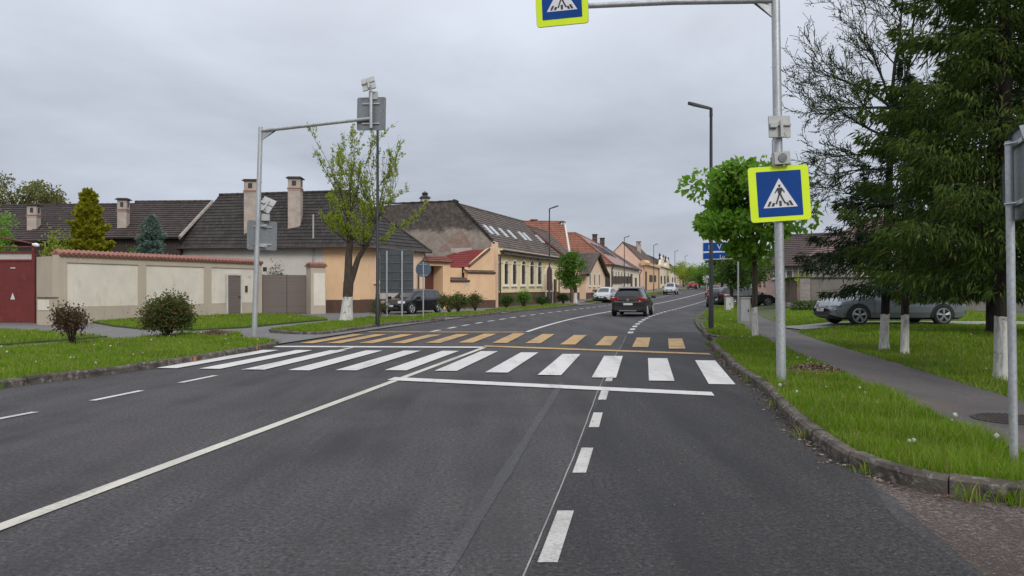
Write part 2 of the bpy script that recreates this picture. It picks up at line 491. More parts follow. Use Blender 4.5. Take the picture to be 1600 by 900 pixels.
# right-hand side
def pl(Y):                                             # left and right edge of the path on the right
    return xc(Y) + 7.25 + 2.0 * sm((Y - 20) / 36.0)
def pr(Y):
    return pl(Y) + 1.45 + 0.25 * sm((Y - 20) / 36.0)
def vl(Y):
    if Y > 6.45: return xc(Y) + 5.95
    return float(np.interp(Y, [4.25, 4.75, 5.0, 5.34, 5.6, 5.92, 6.45], [12.1, 6.6, 4.8, 3.66, 3.23, 3.04, 3.1]))
sheet("verge_ground", lambda Y: (vl(Y), 60.0), [4.25, 4.5, 4.75, 5.0, 5.2, 5.34, 5.6, 5.9, 6.2] + frange(6.6, 26, 1.2) + frange(27, 60, 3) + frange(64, 300, 6), lambda x, y: hr(x, y) - 0.035, M_LAWN, 40)
sheet("path", lambda Y: (pl(Y) + 0.04 * noise.noise((Y, 0, 0)), pr(Y) + 0.07 * noise.noise((Y * 1.3, 5, 0))), frange(5.2, 26, 0.5) + frange(27, 120, 1.5),
      lambda x, y: zt(y) + 0.10 + 0.004, M_PATH, 3)
# slab joints and a driveway slab crossing to the parked car
mb = MB()
for x0, x1, y0, y1 in ((pr(27) - 0.02, 18.2, 25.2, 27.6),):
    nx = 10
    for k in range(nx):
        a, b = x0 + (x1 - x0) * k / nx, x0 + (x1 - x0) * (k + 1) / nx
        for c, d in ((y0, (y0 + y1) / 2), ((y0 + y1) / 2, y1)):
            mb.face([(a, c, hr(a, c) + .01), (b, c, hr(b, c) + .01), (b, d, hr(b, d) + .01), (a, d, hr(a, d) + .01)])
tag(mb.build("driveway", M_SLAB), kind="structure")
mb = MB()
for Y in (28.6, 31.0, 34.0, 38.5):
    a, b = pl(Y) + .02, pr(Y) - .02
    mb.face([(a, Y, zt(Y) + .109), (b, Y + .3, zt(Y) + .109), (b, Y + .36, zt(Y) + .109), (a, Y + .06, zt(Y) + .109)])
tag(mb.build("path_joints", M_EARTH), kind="structure")

# ------------------------------------------------------------------ kerbs: rows of single stones along a line
def resample(pts, step):
    P = [Vector((p[0], p[1], 0)) for p in pts]
    # smooth by Catmull-Rom
    out = []
    for i in range(len(P) - 1):
        p0, p1, p2, p3 = P[max(i - 1, 0)], P[i], P[i + 1], P[min(i + 2, len(P) - 1)]
        for k in range(12):
            t = k / 12
            out.append(0.5 * ((2 * p1) + (p2 - p0) * t + (2 * p0 - 5 * p1 + 4 * p2 - p3) * t * t + (3 * p1 - p0 - 3 * p2 + p3) * t ** 3))
    out.append(P[-1])
    res, acc = [out[0]], 0.0
    for a, b in zip(out, out[1:]):
        L = (b - a).length
        while acc + L >= step:
            a = a + (b - a) * ((step - acc) / L)
            L = (b - a).length
            res.append(a.copy()); acc = 0.0
        acc += L
    if (out[-1] - res[-1]).length > step * 0.3: res.append(out[-1])
    return res
def kerb(name, pts, side, h=0.125, wdt=0.12, step=1.0):
    """side +1: the stones lie to the right of the line, -1 to the left"""
    sub = 4
    fine = resample(pts, step / sub)
    mb = MB()
    i = 0
    while i < len(fine) - 1:
        j = min(i + sub, len(fine) - 1)
        seg = [p.copy() for p in fine[i:j + 1]]
        g = 0.008
        if len(seg) > 1:
            seg[0] += (seg[1] - seg[0]).normalized() * g
            seg[-1] += (seg[-2] - seg[-1]).normalized() * g
            dz, ds = rnd.uniform(-0.012, 0.008), rnd.uniform(-0.012, 0.012)
            prof = [(0.0, -0.1), (0.0, h - 0.03), (0.028, h), (wdt, h), (wdt, -0.1)]
            rings = []
            for k, p in enumerate(seg):
                d = (seg[min(k + 1, len(seg) - 1)] - seg[max(k - 1, 0)]).normalized()
                nrm = Vector((d.y, -d.x, 0)) * side
                rings.append([p + nrm * (a + ds) + Vector((0, 0, zt(p.y) + b + (dz if b > 0 else 0) + 0.006 * noise.noise((p.x * 3, p.y * 3, b)))) for a, b in prof])
            for r0, r1 in zip(rings, rings[1:]):
                for k in range(len(prof) - 1):
                    q = [r0[k], r1[k], r1[k + 1], r0[k + 1]]
                    mb.face(q if side < 0 else q[::-1])
            mb.face(rings[0] if side > 0 else rings[0][::-1]); mb.face(rings[-1][::-1] if side > 0 else rings[-1])
        i = j
    o = mb.build(name, M_KERB)
    tag(o, kind="structure")
    return o
def arc(c, r, a0, a1, n=6):
    return [(c[0] + r * math.cos(R(a0 + (a1 - a0) * k / n)), c[1] + r * math.sin(R(a0 + (a1 - a0) * k / n))) for k in range(n + 1)]
K_A = [(12.0, 4.2), (6.5, 4.75), (4.7, 5.0), (3.56, 5.34), (3.13, 5.6), (2.93, 5.92), (2.84, 6.45), (2.9, 7.2), (3.1, 8.57), (3.64, 11.2), (3.99, 13.7), (4.45, 16.2), (4.86, 18.4), (5.15, 19.9), (5.55, 20.6)]
kerb("kerb", K_A, -1 if False else 1)
kB = lambda Y: xc(Y) + 5.80 + (0.35 * sm((Y - 20) / 12))
K_B = [(7.6, 21.55), (6.6, 21.6), (6.0, 22.1), (kB(23.2) + .02, 23.2)] + [(kB(Y), Y) for Y in (25, 27, 29, 31)] + [(kB(32.5) + .4, 32.5), (kB(33) + 1.3, 32.9)]
kerb("kerb", K_B, 1)
K_C = [(kB(34.5) + 2.2, 34.4), (kB(35) + .8, 34.5), (kB(35.6) + .1, 35.4)] + [(kB(Y), Y) for Y in range(37, 130, 4)]
kerb("kerb", K_C, 1)
K_L = [(-9.3, -2), (-8.75, 4), (-8.2, 8), (-7.6, 11.4), (-7.06, 13.04), (-6.48, 15.25), (-6.2, 17.2), (-6.05, 19.1), (-6.15, 20.3), (-6.7, 20.9), (-7.6, 21.2)]
kerb("kerb", K_L, -1)
K_L1 = [(-7.95, 25.2), (-7.0, 24.5), (-6.1, 24.35), (-5.75, 25.4), (-5.45, 27.0), (-4.95, 30.0), (-4.2, 32.6), (-3.45, 34.6), (-3.15, 35.8), (-3.3, 36.6), (-4.0, 37.2)]
kerb("kerb", K_L1, -1)
kl = lambda Y: xc(Y) - 5.6
K_L2 = [(-4.0, 38.4), (-3.2, 38.3), (kl(39.3), 39.3)] + [(kl(Y), Y) for Y in (41, 43, 44.6)] + [(kl(45.4) - .4, 45.4), (kl(45.6) - 1.5, 45.7)]
kerb("kerb", K_L2, -1)
K_L3 = [(kl(47) - 1.5, 46.9), (kl(47.6) - .3, 47.2)] + [(kl(Y), Y) for Y in range(49, 64, 3)] + [(kl(65) - .4, 65), (kl(65.2) - 1.4, 65.2)]
kerb("kerb", K_L3, -1)
K_L4 = [(kl(70) - 1.4, 69.6), (kl(70), 70.4)] + [(kl(Y), Y) for Y in range(73, 160, 4)]
kerb("kerb", K_L4, -1)

# ------------------------------------------------------------------ painted markings
Z1, Z2, Z3 = 0.008, 0.012, 0.016
def mark(name, quads, mat, z, sub=1):
    mb = MB()
    for q in quads:
        zz = [zt(p[1]) + z for p in q]
        mb.face([(p[0], p[1], c) for p, c in zip(q, zz)])
    o = mb.build(name, mat)
    tag(o, kind="structure")
    return o
def ccw(q):
    s = sum(q[i][0] * q[(i + 1) % len(q)][1] - q[(i + 1) % len(q)][0] * q[i][1] for i in range(len(q)))
    return q if s > 0 else q[::-1]
def lerp(a, b, t): return (a[0] + (b[0] - a[0]) * t, a[1] + (b[1] - a[1]) * t)
def bars(n0, n1, f0, f1, pxs, pys, wd):
    """bars between the near line n0-n1 and the far line f0-f1, left edge of each at photo column pxs on the near line"""
    out = []
    L = math.hypot(n1[0] - n0[0], n1[1] - n0[1])
    for px in pxs:
        k = (px - 800.0) / F
        t = (k * n0[1] - n0[0]) / ((n1[0] - n0[0]) - k * (n1[1] - n0[1]))
        t2 = t + wd / L
        out.append(ccw([lerp(n0, n1, t), lerp(n0, n1, t2), lerp(f0, f1, t2), lerp(f0, f1, t)]))
    return out
def painted_bars(npx, fpx, ny, fy, wd):
    """near and far left corners at photo columns npx / fpx, on the near and far edge lines ny / fy (column, row tables)"""
    out = []
    for a, b in zip(npx, fpx):
        n = gp(a, float(np.interp(a, *zip(*ny)))); f = gp(b, float(np.interp(b, *zip(*fy))))
        n2, f2 = (n[0] + wd, n[1] - .12 * wd), (f[0] + wd, f[1] - .12 * wd)
        out.append(ccw([n, n2, f2, f]))
    return out
mark("zebra_crossing_marking", painted_bars((244, 311, 380, 450, 524, 601, 679, 758, 840, 924.5, 1014, 1107.5), (411, 463, 516, 572, 631, 691, 751.5, 814, 879, 944, 1012.5, 1086),
     ((244, 576), (450, 579.5), (601, 579.5), (679, 580.5), (758, 583), (840, 587), (924.5, 591), (1014, 596), (1108, 601.5)),
     ((411, 547.6), (691, 549), (751, 549.5), (814, 551.5), (879, 554), (944, 557), (1012, 560.5), (1086, 564)), 0.40), M_WHITE, Z3)
mark("stop_line_marking", [ccw([(-1.96, 12.84), (2.86, 11.0), (2.80, 10.62), (-2.02, 12.44)]), ccw([(-6.05, 19.78), (-0.72, 19.52), (-0.75, 19.12), (-6.1, 19.38)])], M_WHITE, Z2)
mark("faded_crossing_marking", painted_bars((467, 510, 560, 610, 665, 716, 769, 821, 875, 930, 987.5, 1045), (550, 585, 627, 670, 714, 757, 802, 847.5, 897, 945, 995, 1044),
     ((467, 537), (610, 537), (716, 536), (821, 537), (875, 539), (930, 540.5), (987, 543), (1045, 545.5)),
     ((550, 523), (627, 523), (670, 523.5), (714, 522.6), (802, 521.5), (847, 522.5), (897, 524), (945, 526), (995, 528), (1044, 529.5)), 0.40), M_OCHRE, Z3)
mark("faded_line_marking", [ccw([(-0.70, 19.95), (4.5, 17.55), (4.45, 17.15), (-0.75, 19.5)]), ccw([(-4.85, 26.25), (0.42, 26.1), (0.38, 25.75), (-4.9, 25.9)])], M_OCHRE, Z2)
def ribbon(fx, y0, y1, wd, step=1.0):
    out = []
    ys = frange(y0, y1, step)
    for a, b in zip(ys, ys[1:]):
        out.append([(fx(a) - wd / 2, a), (fx(a) + wd / 2, a), (fx(b) + wd / 2, b), (fx(b) - wd / 2, b)])
    return out
mark("centre_line_marking", ribbon(xc, -6, 19.3, 0.125) , M_CREAM, Z1)
mark("centre_line_marking", ribbon(xc, 26.2, 260, 0.15, 2.0), M_WHITE, Z1)
lane = lambda Y: xc(Y) + 3.50 - 0.05 * sm((Y - 6) / 6) + 0.1 * sm((Y - 14) / 8)
lane_l = lambda Y: xc(Y) - 3.30 - 0.12 * sm((10 - Y) / 3)
d = []
y = -4.0 + 0.06
while y < 16.3:
    d.append([(lane(y) - .055, y), (lane(y) + .055, y), (lane(y + .97) + .055, y + .97), (lane(y + .97) - .055, y + .97)]); y += 2.03
mark("lane_dash_marking", d, M_WORN, Z1)
d = []
y = 25.3
while y < 200:
    d.append([(lane(y) - .09, y), (lane(y) + .09, y), (lane(y + 1) + .09, y + 1), (lane(y + 1) - .09, y + 1)]); y += 2.03
y = 26.4
while y < 120:
    d.append([(lane_l(y) - .08, y), (lane_l(y) + .08, y), (lane_l(y + 1) + .08, y + 1), (lane_l(y + 1) - .08, y + 1)]); y += 2.0
y = 4.4
while y < 14.5:
    d.append([(lane_l(y) - .05, y), (lane_l(y) + .05, y), (lane_l(y + 1) + .05, y + 1), (lane_l(y + 1) - .05, y + 1)]); y += 1.93
d.append([(lane_l(18.3) - .05, 18.3), (lane_l(18.3) + .05, 18.3), (lane_l(19.3) + .05, 19.3), (lane_l(19.3) - .05, 19.3)])
mark("lane_dash_marking", d, M_WHITE, Z1)
mark("survey_line_marking", ribbon(lambda Y: lane(Y) - 0.10 + 0.008 * noise.noise((Y * 1.7, 0, 0)), -4, 24.5, 0.011, 0.3), paint("survey_paint", (0.36, 0.35, 0.33), (0.10, 0.098, 0.098), (0.44, 0.6), 40), Z1)

# ------------------------------------------------------------------ verges on the left (raised beds)
def inpoly(P, poly):
    x, y = P[:, 0], P[:, 1]
    r = np.zeros(len(P), bool)
    j = len(poly) - 1
    for i in range(len(poly)):
        xi, yi = poly[i]; xj, yj = poly[j]
        c = ((yi > y) != (yj > y)) & (x < (xj - xi) * (y - yi) / (yj - yi + 1e-12) + xi)
        r ^= c; j = i
    return r
def bed(name, poly, z=0.10):
    tr = tessellate_polygon([[Vector((x, y, 0)) for x, y in poly]])
    mb = MB()
    top = [(x, y, zt(y) + z) for x, y in poly]
    for t in tr:
        q = [top[i] for i in t]
        a, b, c = (Vector(p) for p in q)
        if (b - a).cross(c - a).z < 0: q = q[::-1]
        mb.face(q)
    n = len(poly)
    for i in range(n):
        j = (i + 1) % n
        mb.face([top[i], top[j], (top[j][0], top[j][1], zt(top[j][1]) - .04), (top[i][0], top[i][1], zt(top[i][1]) - .04)])
    o = mb.build(name, M_LAWN)
    tag(o, kind="structure")
def inset(pts, dx): return [(p[0] + dx, p[1]) for p in pts]
P_L0 = inset(K_L, -0.13) + [(-8.2, 23.4), (-8.9, 24.1), (-9.9, 23.6), (-11.4, 19.6), (-11.9, 17.9), (-14.5, 12.5), (-17.5, 6), (-20, -2)]
P_L1 = inset(K_L1[2:-2], -0.13) + [(-4.2, 37.0), (-5.2, 37.6), (-6.9, 36.6), (-7.3, 33), (-7.9, 29), (-8.3, 26.2)]
P_L2 = inset(K_L2[1:-1], -0.13) + [(-2.4, 45.4), (-3.4, 43.5), (-4.4, 41), (-4.9, 39.2)]
P_L3 = [(kl(Y) - .12, Y) for Y in range(48, 66, 3)] + [(kl(Y) - 2.3, Y) for Y in (64, 60, 56, 52, 48.5)]
P_L4 = [(kl(Y) - .12, Y) for Y in range(71, 152, 4)] + [(kl(Y) - 2.2, Y) for Y in range(150, 70, -5)]
P_G2 = [(-15.9, 25.4), (-13.2, 22.9), (-11.9, 22.6), (-12.35, 21.3), (-12.9, 19.3), (-17.5, 12), (-21, 6), (-26, 10), (-21.5, 25.8)]
P_G3 = [gp(144, 502, .1), gp(180, 508, .1), gp(221, 512, .1), gp(300, 514, .1), gp(380, 510, .1), gp(512, 498, .1), gp(478, 493.5, .1), (-13.98, 41.6), (-16.2, 35.9)]
P_LX = [(-8.35, 24.8 + 0.6), (-8.5, 25.6), (-9.0, 26.0), (-8.6, 24.9)]
for p_ in (P_L0, P_L1, P_L2, P_L3, P_L4, P_G2, P_G3):
    bed("verge", p_, 0.09)

# ------------------------------------------------------------------ grass
rg = np.random.default_rng(5)
def blades(pts, zs, hgt, wid, lean=0.45):
    """five-vertex bent blades"""
    n = len(pts)
    an = rg.uniform(0, 2 * np.pi, n); ln = rg.uniform(0.05, lean, n) * hgt
    la = rg.uniform(0, 2 * np.pi, n)
    dx, dy = np.cos(an) * wid / 2, np.sin(an) * wid / 2
    lx, ly = np.cos(la) * ln, np.sin(la) * ln
    V = np.zeros((n, 5, 3))
    V[:, 0] = np.stack([pts[:, 0] - dx, pts[:, 1] - dy, zs - .02], 1)
    V[:, 1] = np.stack([pts[:, 0] + dx, pts[:, 1] + dy, zs - .02], 1)
    m = 0.55
    V[:, 2] = np.stack([pts[:, 0] + dx * .8 + lx * .35, pts[:, 1] + dy * .8 + ly * .35, zs + hgt * m], 1)
    V[:, 3] = np.stack([pts[:, 0] - dx * .8 + lx * .35, pts[:, 1] - dy * .8 + ly * .35, zs + hgt * m], 1)
    V[:, 4] = np.stack([pts[:, 0] + lx, pts[:, 1] + ly, zs + hgt], 1)
    b = np.arange(n)[:, None] * 5
    return V.reshape(-1, 3), b + np.array([0, 1, 2, 3]), b + np.array([3, 2, 4])
def npmesh(name, parts, mat):
    """parts: list of (verts, [faces arrays])"""
    V, loops, starts, tot = [], [], [], 0
    off = 0; counts = []
    for v, fs in parts:
        for f in fs:
            loops.append((f + off).reshape(-1)); counts.append(np.full(len(f), f.shape[1]))
        V.append(v); off += len(v)
    V = np.concatenate(V); loops = np.concatenate(loops); counts = np.concatenate(counts)
    me = bpy.data.meshes.new(name)
    me.vertices.add(len(V)); me.vertices.foreach_set("co", V.reshape(-1).astype(np.float32))
    me.loops.add(len(loops)); me.loops.foreach_set("vertex_index", loops.astype(np.int32))
    me.polygons.add(len(counts)); me.polygons.foreach_set("loop_start", np.concatenate([[0], np.cumsum(counts)[:-1]]).astype(np.int32))
    me.polygons.foreach_set("loop_total", counts.astype(np.int32))
    me.materials.append(mat)
    me.update(calc_edges=True); me.validate()
    return me
def scatter(poly, per_m2, dmin=3.0):
    P = np.array(poly)
    lo, hi = P.min(0), P.max(0)
    hi = np.minimum(hi, [60, 160]); lo = np.maximum(lo, [-60, 2.5])
    out = []
    step = 3.0
    y = lo[1]
    while y < hi[1]:
        y2 = min(hi[1], y + step)
        dist = max(dmin, 0.5 * (y + y2))
        n = int((hi[0] - lo[0]) * (y2 - y) * per_m2(dist))
        q = np.stack([rg.uniform(lo[0], hi[0], n), rg.uniform(y, y2, n)], 1)
        q = q[inpoly(q, poly)]
        q = q[np.abs(q[:, 0] / q[:, 1]) < 1.15]
        out.append(q); y = y2
    return np.concatenate(out)
M_GRASS = leafmat("grass_blade", (0.105, 0.21, 0.010), (0.22, 0.345, 0.018), (0.32, 0.29, 0.09), 0.4, patch=(0.085, 0.16, 0.012))
P_R = [(x + .10, y) for x, y in K_A[3:]] + [(5.9, 21.0), (6.7, 22.3), (kB(24) + .14, 24), (kB(28) + .14, 28), (kB(32) + .2, 32), (kB(33.2) + .7, 33.3), (kB(34.8) + .6, 34.8), (kB(36) + .15, 36), (kB(45) + .15, 45), (kB(60) + .15, 60), (kB(100) + .15, 100),
       (pl(100) - .05, 100), (pl(60) - .05, 60), (pl(40) - .03, 40), (pl(26), 26), (pl(18), 18), (pl(12), 12), (pl(8), 8), (pl(5), 5.05), (5.2, 4.95)]
P_R2 = [(pr(3.5), 3.5), (pr(8), 8), (pr(14), 14), (pr(20), 20), (pr(25) + .1, 24.7), (11.5, 25.1), (22, 25.1), (26, 20), (16, 8), (12, 3)]
P_R3 = [(pr(28), 27.8), (pr(36), 36), (pr(44), 44), (16.6, 45), (24, 42), (20, 27.8)]
blist = []
HEAPS = [gp(1272, 583, .1), gp(338, 524, .1)]
for poly, kind in ((P_R, 0), (P_R2, 1), (P_R3, 1), (P_L0, 2), (P_L1, 2), (P_L2, 2), (P_L3, 2), (P_L4, 2), (P_G2, 2), (P_G3, 2)):
    per = {0: lambda d: 2800 if d < 9 else 22000 / d, 1: lambda d: min(900, 9500 / d), 2: lambda d: min(900, 11000 / d)}[kind]
    q = scatter(poly, per)
    if len(q) == 0: continue
    clump = np.array([noise.noise((a * 1.3, b * 1.3, kind)) for a, b in q])
    keep = rg.uniform(-1.2, 0.5, len(q)) < clump + 0.55
    q, clump = q[keep], clump[keep]
    for hx, hy in HEAPS:
        k_ = (((q[:, 0] - hx) / 1.15) ** 2 + (q[:, 1] - hy) ** 2) > (.44 + .1 * rg.random(len(q))) ** 2
        q, clump = q[k_], clump[k_]
    dist = q[:, 1]
    zs = np.array([hr(a, b) - .03 if kind < 2 else zt(b) + .09 for a, b in q])
    hh = rg.uniform(0.05, 0.13, len(q)) * (1.0 + 0.75 * np.clip(clump + .1, -0.5, 1)) * (1.15 if kind == 0 else 0.85)
    ww = np.clip(0.0008 * dist, 0.0045, 0.05) * rg.uniform(0.7, 1.4, len(q))
    v, f4, f3 = blades(q, zs, hh, ww, 0.8)
    blist.append((v, [f4, f3]))
for poly, n_, kind in ((P_R, 420, 0), (P_R2, 260, 1), (P_L0, 200, 2)):      # broad-leaved weeds among the grass
    q = scatter(poly, lambda d: 160 / d); q = q[rg.permutation(len(q))[:n_]]
    q = np.repeat(q, 9, 0); q = q + rg.normal(0, .035, q.shape)
    zs = np.array([hr(a, b) - .03 if kind < 2 else zt(b) + .09 for a, b in q])
    v, f4, f3 = blades(q, zs, rg.uniform(.04, .10, len(q)), rg.uniform(.018, .04, len(q)), 1.6)
    blist.append((v, [f4, f3]))
for cx_, cy_, nb in ((3.5, 5.36, 60), (3.28, 5.45, 35), (2.86, 6.2, 25), (2.98, 7.7, 25), (3.33, 9.7, 18), (3.78, 12.2, 20), (4.5, 16.6, 25), (5.2, 20.2, 60), (-6.3, 20.55, 90), (-7.6, 11.5, 20), (-6.6, 14.9, 15)):
    q = np.stack([rg.normal(cx_ - .03, .05, nb), rg.normal(cy_ - .02, .05, nb)], 1)
    v, f4, f3 = blades(q, np.full(nb, .01), rg.uniform(.05, .14, nb), rg.uniform(.006, .012, nb), 1.0)
    blist.append((v, [f4, f3]))
me = npmesh("grass", blist, M_GRASS)
o = bpy.data.objects.new("grass", me); COL.objects.link(o)
tag(o, "bright green uncut grass on the verges and lawns", "grass", None, "stuff")
# dandelion clocks and daisies in the grass
M_CLOCK = surf("dandelion_white", (0.5, 0.5, 0.45), (0.4, 0.4, 0.34), 30, 0.9)
mb = MB()
for poly, n, kind in ((P_R, 75, 0), (P_R2, 45, 1), (P_L0, 60, 2), (P_G2, 40, 2), (P_G3, 30, 2), (P_L1, 12, 2)):
    q = scatter(poly, lambda d: 90 / d)
    if len(q) == 0: continue
    q = q[rg.permutation(len(q))[:n]]
    for x, y in q:
        z = (hr(x, y) if kind < 2 else zt(y) + .09) + rnd.uniform(.06, .16)
        s = rnd.choice((0.01, 0.014, 0.018, 0.022, 0.03))
        for k in range(3):
            m = Matrix.Translation((x, y, z)) @ Matrix.Rotation(rnd.uniform(0, 3), 4, Vector((rnd.random(), rnd.random(), 1)).normalized())
            mb.box(None, (s, s, s), m=m)
o = mb.build("dandelion_flowers", M_CLOCK, uv=False)
tag(o, "white dandelion clocks scattered through the grass", "flowers", None, "stuff")
# dead leaves and grit along the right kerb
M_LITTER = leafmat("litter_leaf", (0.10, 0.06, 0.035), (0.2, 0.13, 0.075), (0.3, 0.24, 0.17), 0.1, 0.9)
mb = MB()
kline = resample(K_A[1:-1], 0.05)
for i in range(1500):
    p = rnd.choice(kline)
    if p.y > 19: continue
    off = abs(rnd.gauss(0, 0.09 if p.y > 6.4 else 0.16)) + .01
    x, y = (p.x - off, p.y + rnd.uniform(-.03, .03)) if p.y > 6.3 else (p.x - rnd.uniform(0, .06), p.y - off)
    s = rnd.uniform(0.006, 0.02)
    m = Matrix.Translation((x, y, 0.012 + s * .3)) @ Matrix.Rotation(rnd.uniform(0, 6.28), 4, "Z") @ Matrix.Rotation(rnd.uniform(-.7, .7), 4, "X")
    mb.face([m @ Vector(c) for c in ((-s, -s * .5, 0), (s, -s * .4, 0), (s * .8, s * .5, 0), (-s * .7, s * .6, 0))])
for i in range(260):                                   # loose grit on the road and the apron
    x, y = rnd.uniform(0.8, 6.0), rnd.uniform(4.0, 12.0)
    if x > xc(y) + 5.75 and y > 6.4: continue
    s = rnd.uniform(0.003, 0.009)
    mb.box((x, y, 0.01 + s * .3), (s, s * 1.4, s), rnd.uniform(0, 3))
tag(mb.build("leaf_litter", M_LITTER, uv=False), "dead leaves and grit lying along the right kerb", "litter", None, "stuff")
# ------------------------------------------------------------------ buildings
class Fac:
    """a vertical wall face from A to B (plan points); outward is to the right of A->B"""
    def __init__(s, A, B, z0=None):
        s.A, s.B = Vector((A[0], A[1])), Vector((B[0], B[1]))
        s.L = (s.B - s.A).length
        s.d = (s.B - s.A) / s.L
        s.n = Vector((s.d.y, -s.d.x))
        s.z0 = zt(A[1]) if z0 is None else z0
    def u(s, px):
        k = (px - 800.0) / F
        return (k * s.A.y - s.A.x) / (s.d.x - k * s.d.y)
    def p(s, u, z, w=0.0):
        q = s.A + s.d * u + s.n * w
        return Vector((q.x, q.y, z))
    def z(s, px, py):
        u = s.u(px)
        return zy(py, (s.A + s.d * u).y)
    def box(s, mb, u0, u1, z0, z1, w0, w1, mi=0):
        lo = [s.p(u0, z0, w0), s.p(u0, z0, w1), s.p(u1, z0, w1), s.p(u1, z0, w0)]
        hi = [s.p(u0, z1, w0), s.p(u0, z1, w1), s.p(u1, z1, w1), s.p(u1, z1, w0)]
        a = (lo[1] - lo[0]).cross(lo[2] - lo[1]).z
        if a < 0: lo, hi = lo[::-1], hi[::-1]
        mb.hexa(lo, hi, mi)
    def slabpoly(s, mb, pts, w0, w1, mi=0):      # polygon in (u, z) extruded between w0 and w1
        a = [s.p(u, z, w0) for u, z in pts]; b = [s.p(u, z, w1) for u, z in pts]
        n = len(pts)
        mb.face(b, mi); mb.face(a[::-1], mi)
        for i in range(n):
            j = (i + 1) % n
            mb.face([a[i], a[j], b[j], b[i]], mi)

def roof_plane(mb, e0, e1, r1, r0, course=0.30, lip=0.045, tw=0.21, under=0.07):
    """stepped courses from the eave e0-e1 up to the ridge r0-r1 (seen from outside e0 is left)"""
    e0, e1, r0, r1 = (Vector(p) for p in (e0, e1, r0, r1))
    ref = (r0 - e0) if (r0 - e0).length > (r1 - e1).length else (r1 - e1)
    ax = (e1 - e0).normalized()
    nrm = (e1 - e0).cross(((r0 + r1) / 2 - (e0 + e1) / 2)).normalized()
    if nrm.z < 0: nrm = -nrm
    sl = ref - ax * ref.dot(ax)
    n = max(2, int(round(sl.length / course)))
    seg = max(1, int((e1 - e0).length / 1.6))
    o0 = e0
    def P(t, k): 
        a, b = e0.lerp(r0, t), e1.lerp(r1, t)
        return a.lerp(b, k)
    def sag(t, k): return nrm * (0.04 * noise.noise(P(t, k) * 0.5) + 0.012 * noise.noise(P(t, k) * 3.1))
    for i in range(n):
        t0, t1 = i / n, (i + 1) / n
        for k in range(seg):
            k0, k1 = k / seg, (k + 1) / seg
            a, b, c, d = P(t0, k0), P(t0, k1), P(t1, k1), P(t1, k0)
            A_, B_ = a + nrm * lip + sag(t0, k0), b + nrm * lip + sag(t0, k1)
            C_, D_ = c + nrm * 0.002 + sag(t1, k1), d + nrm * 0.002 + sag(t1, k0)
            u = [((q - o0).dot(ax)) / tw + 0.5 * (i % 2) for q in (a, b, c, d)]
            mb.face([A_, B_, C_, D_], 0, [(u[0], i + .02), (u[1], i + .02), (u[2], i + .98), (u[3], i + .98)])
            A2, B2 = a + sag(t0, k0), b + sag(t0, k1)
            mb.face([A2, B2, B_, A_], 0, [(u[0], i + .02), (u[1], i + .02), (u[1], i + .05), (u[0], i + .05)])
    dn = -nrm * under
    mb.face([e0 + dn, r0 + dn, r1 + dn, e1 + dn], 0)
    for p, q in ((e0, e1), (e1, r1), (r1, r0), (r0, e0)):
        if (p - q).length > 1e-5:
            mb.face([p + dn, q + dn, q + nrm * .004, p + nrm * .004], 0)
def ridge_caps(mb, a, b, r=0.11, step=0.38):
    a, b = Vector(a), Vector(b)
    n = max(1, int((b - a).length / step))
    for i in range(n):
        p, q = a.lerp(b, i / n), a.lerp(b, (i + 1.08) / n)
        mb.tube([p, q], [r * 1.05, r * 0.9], 7)

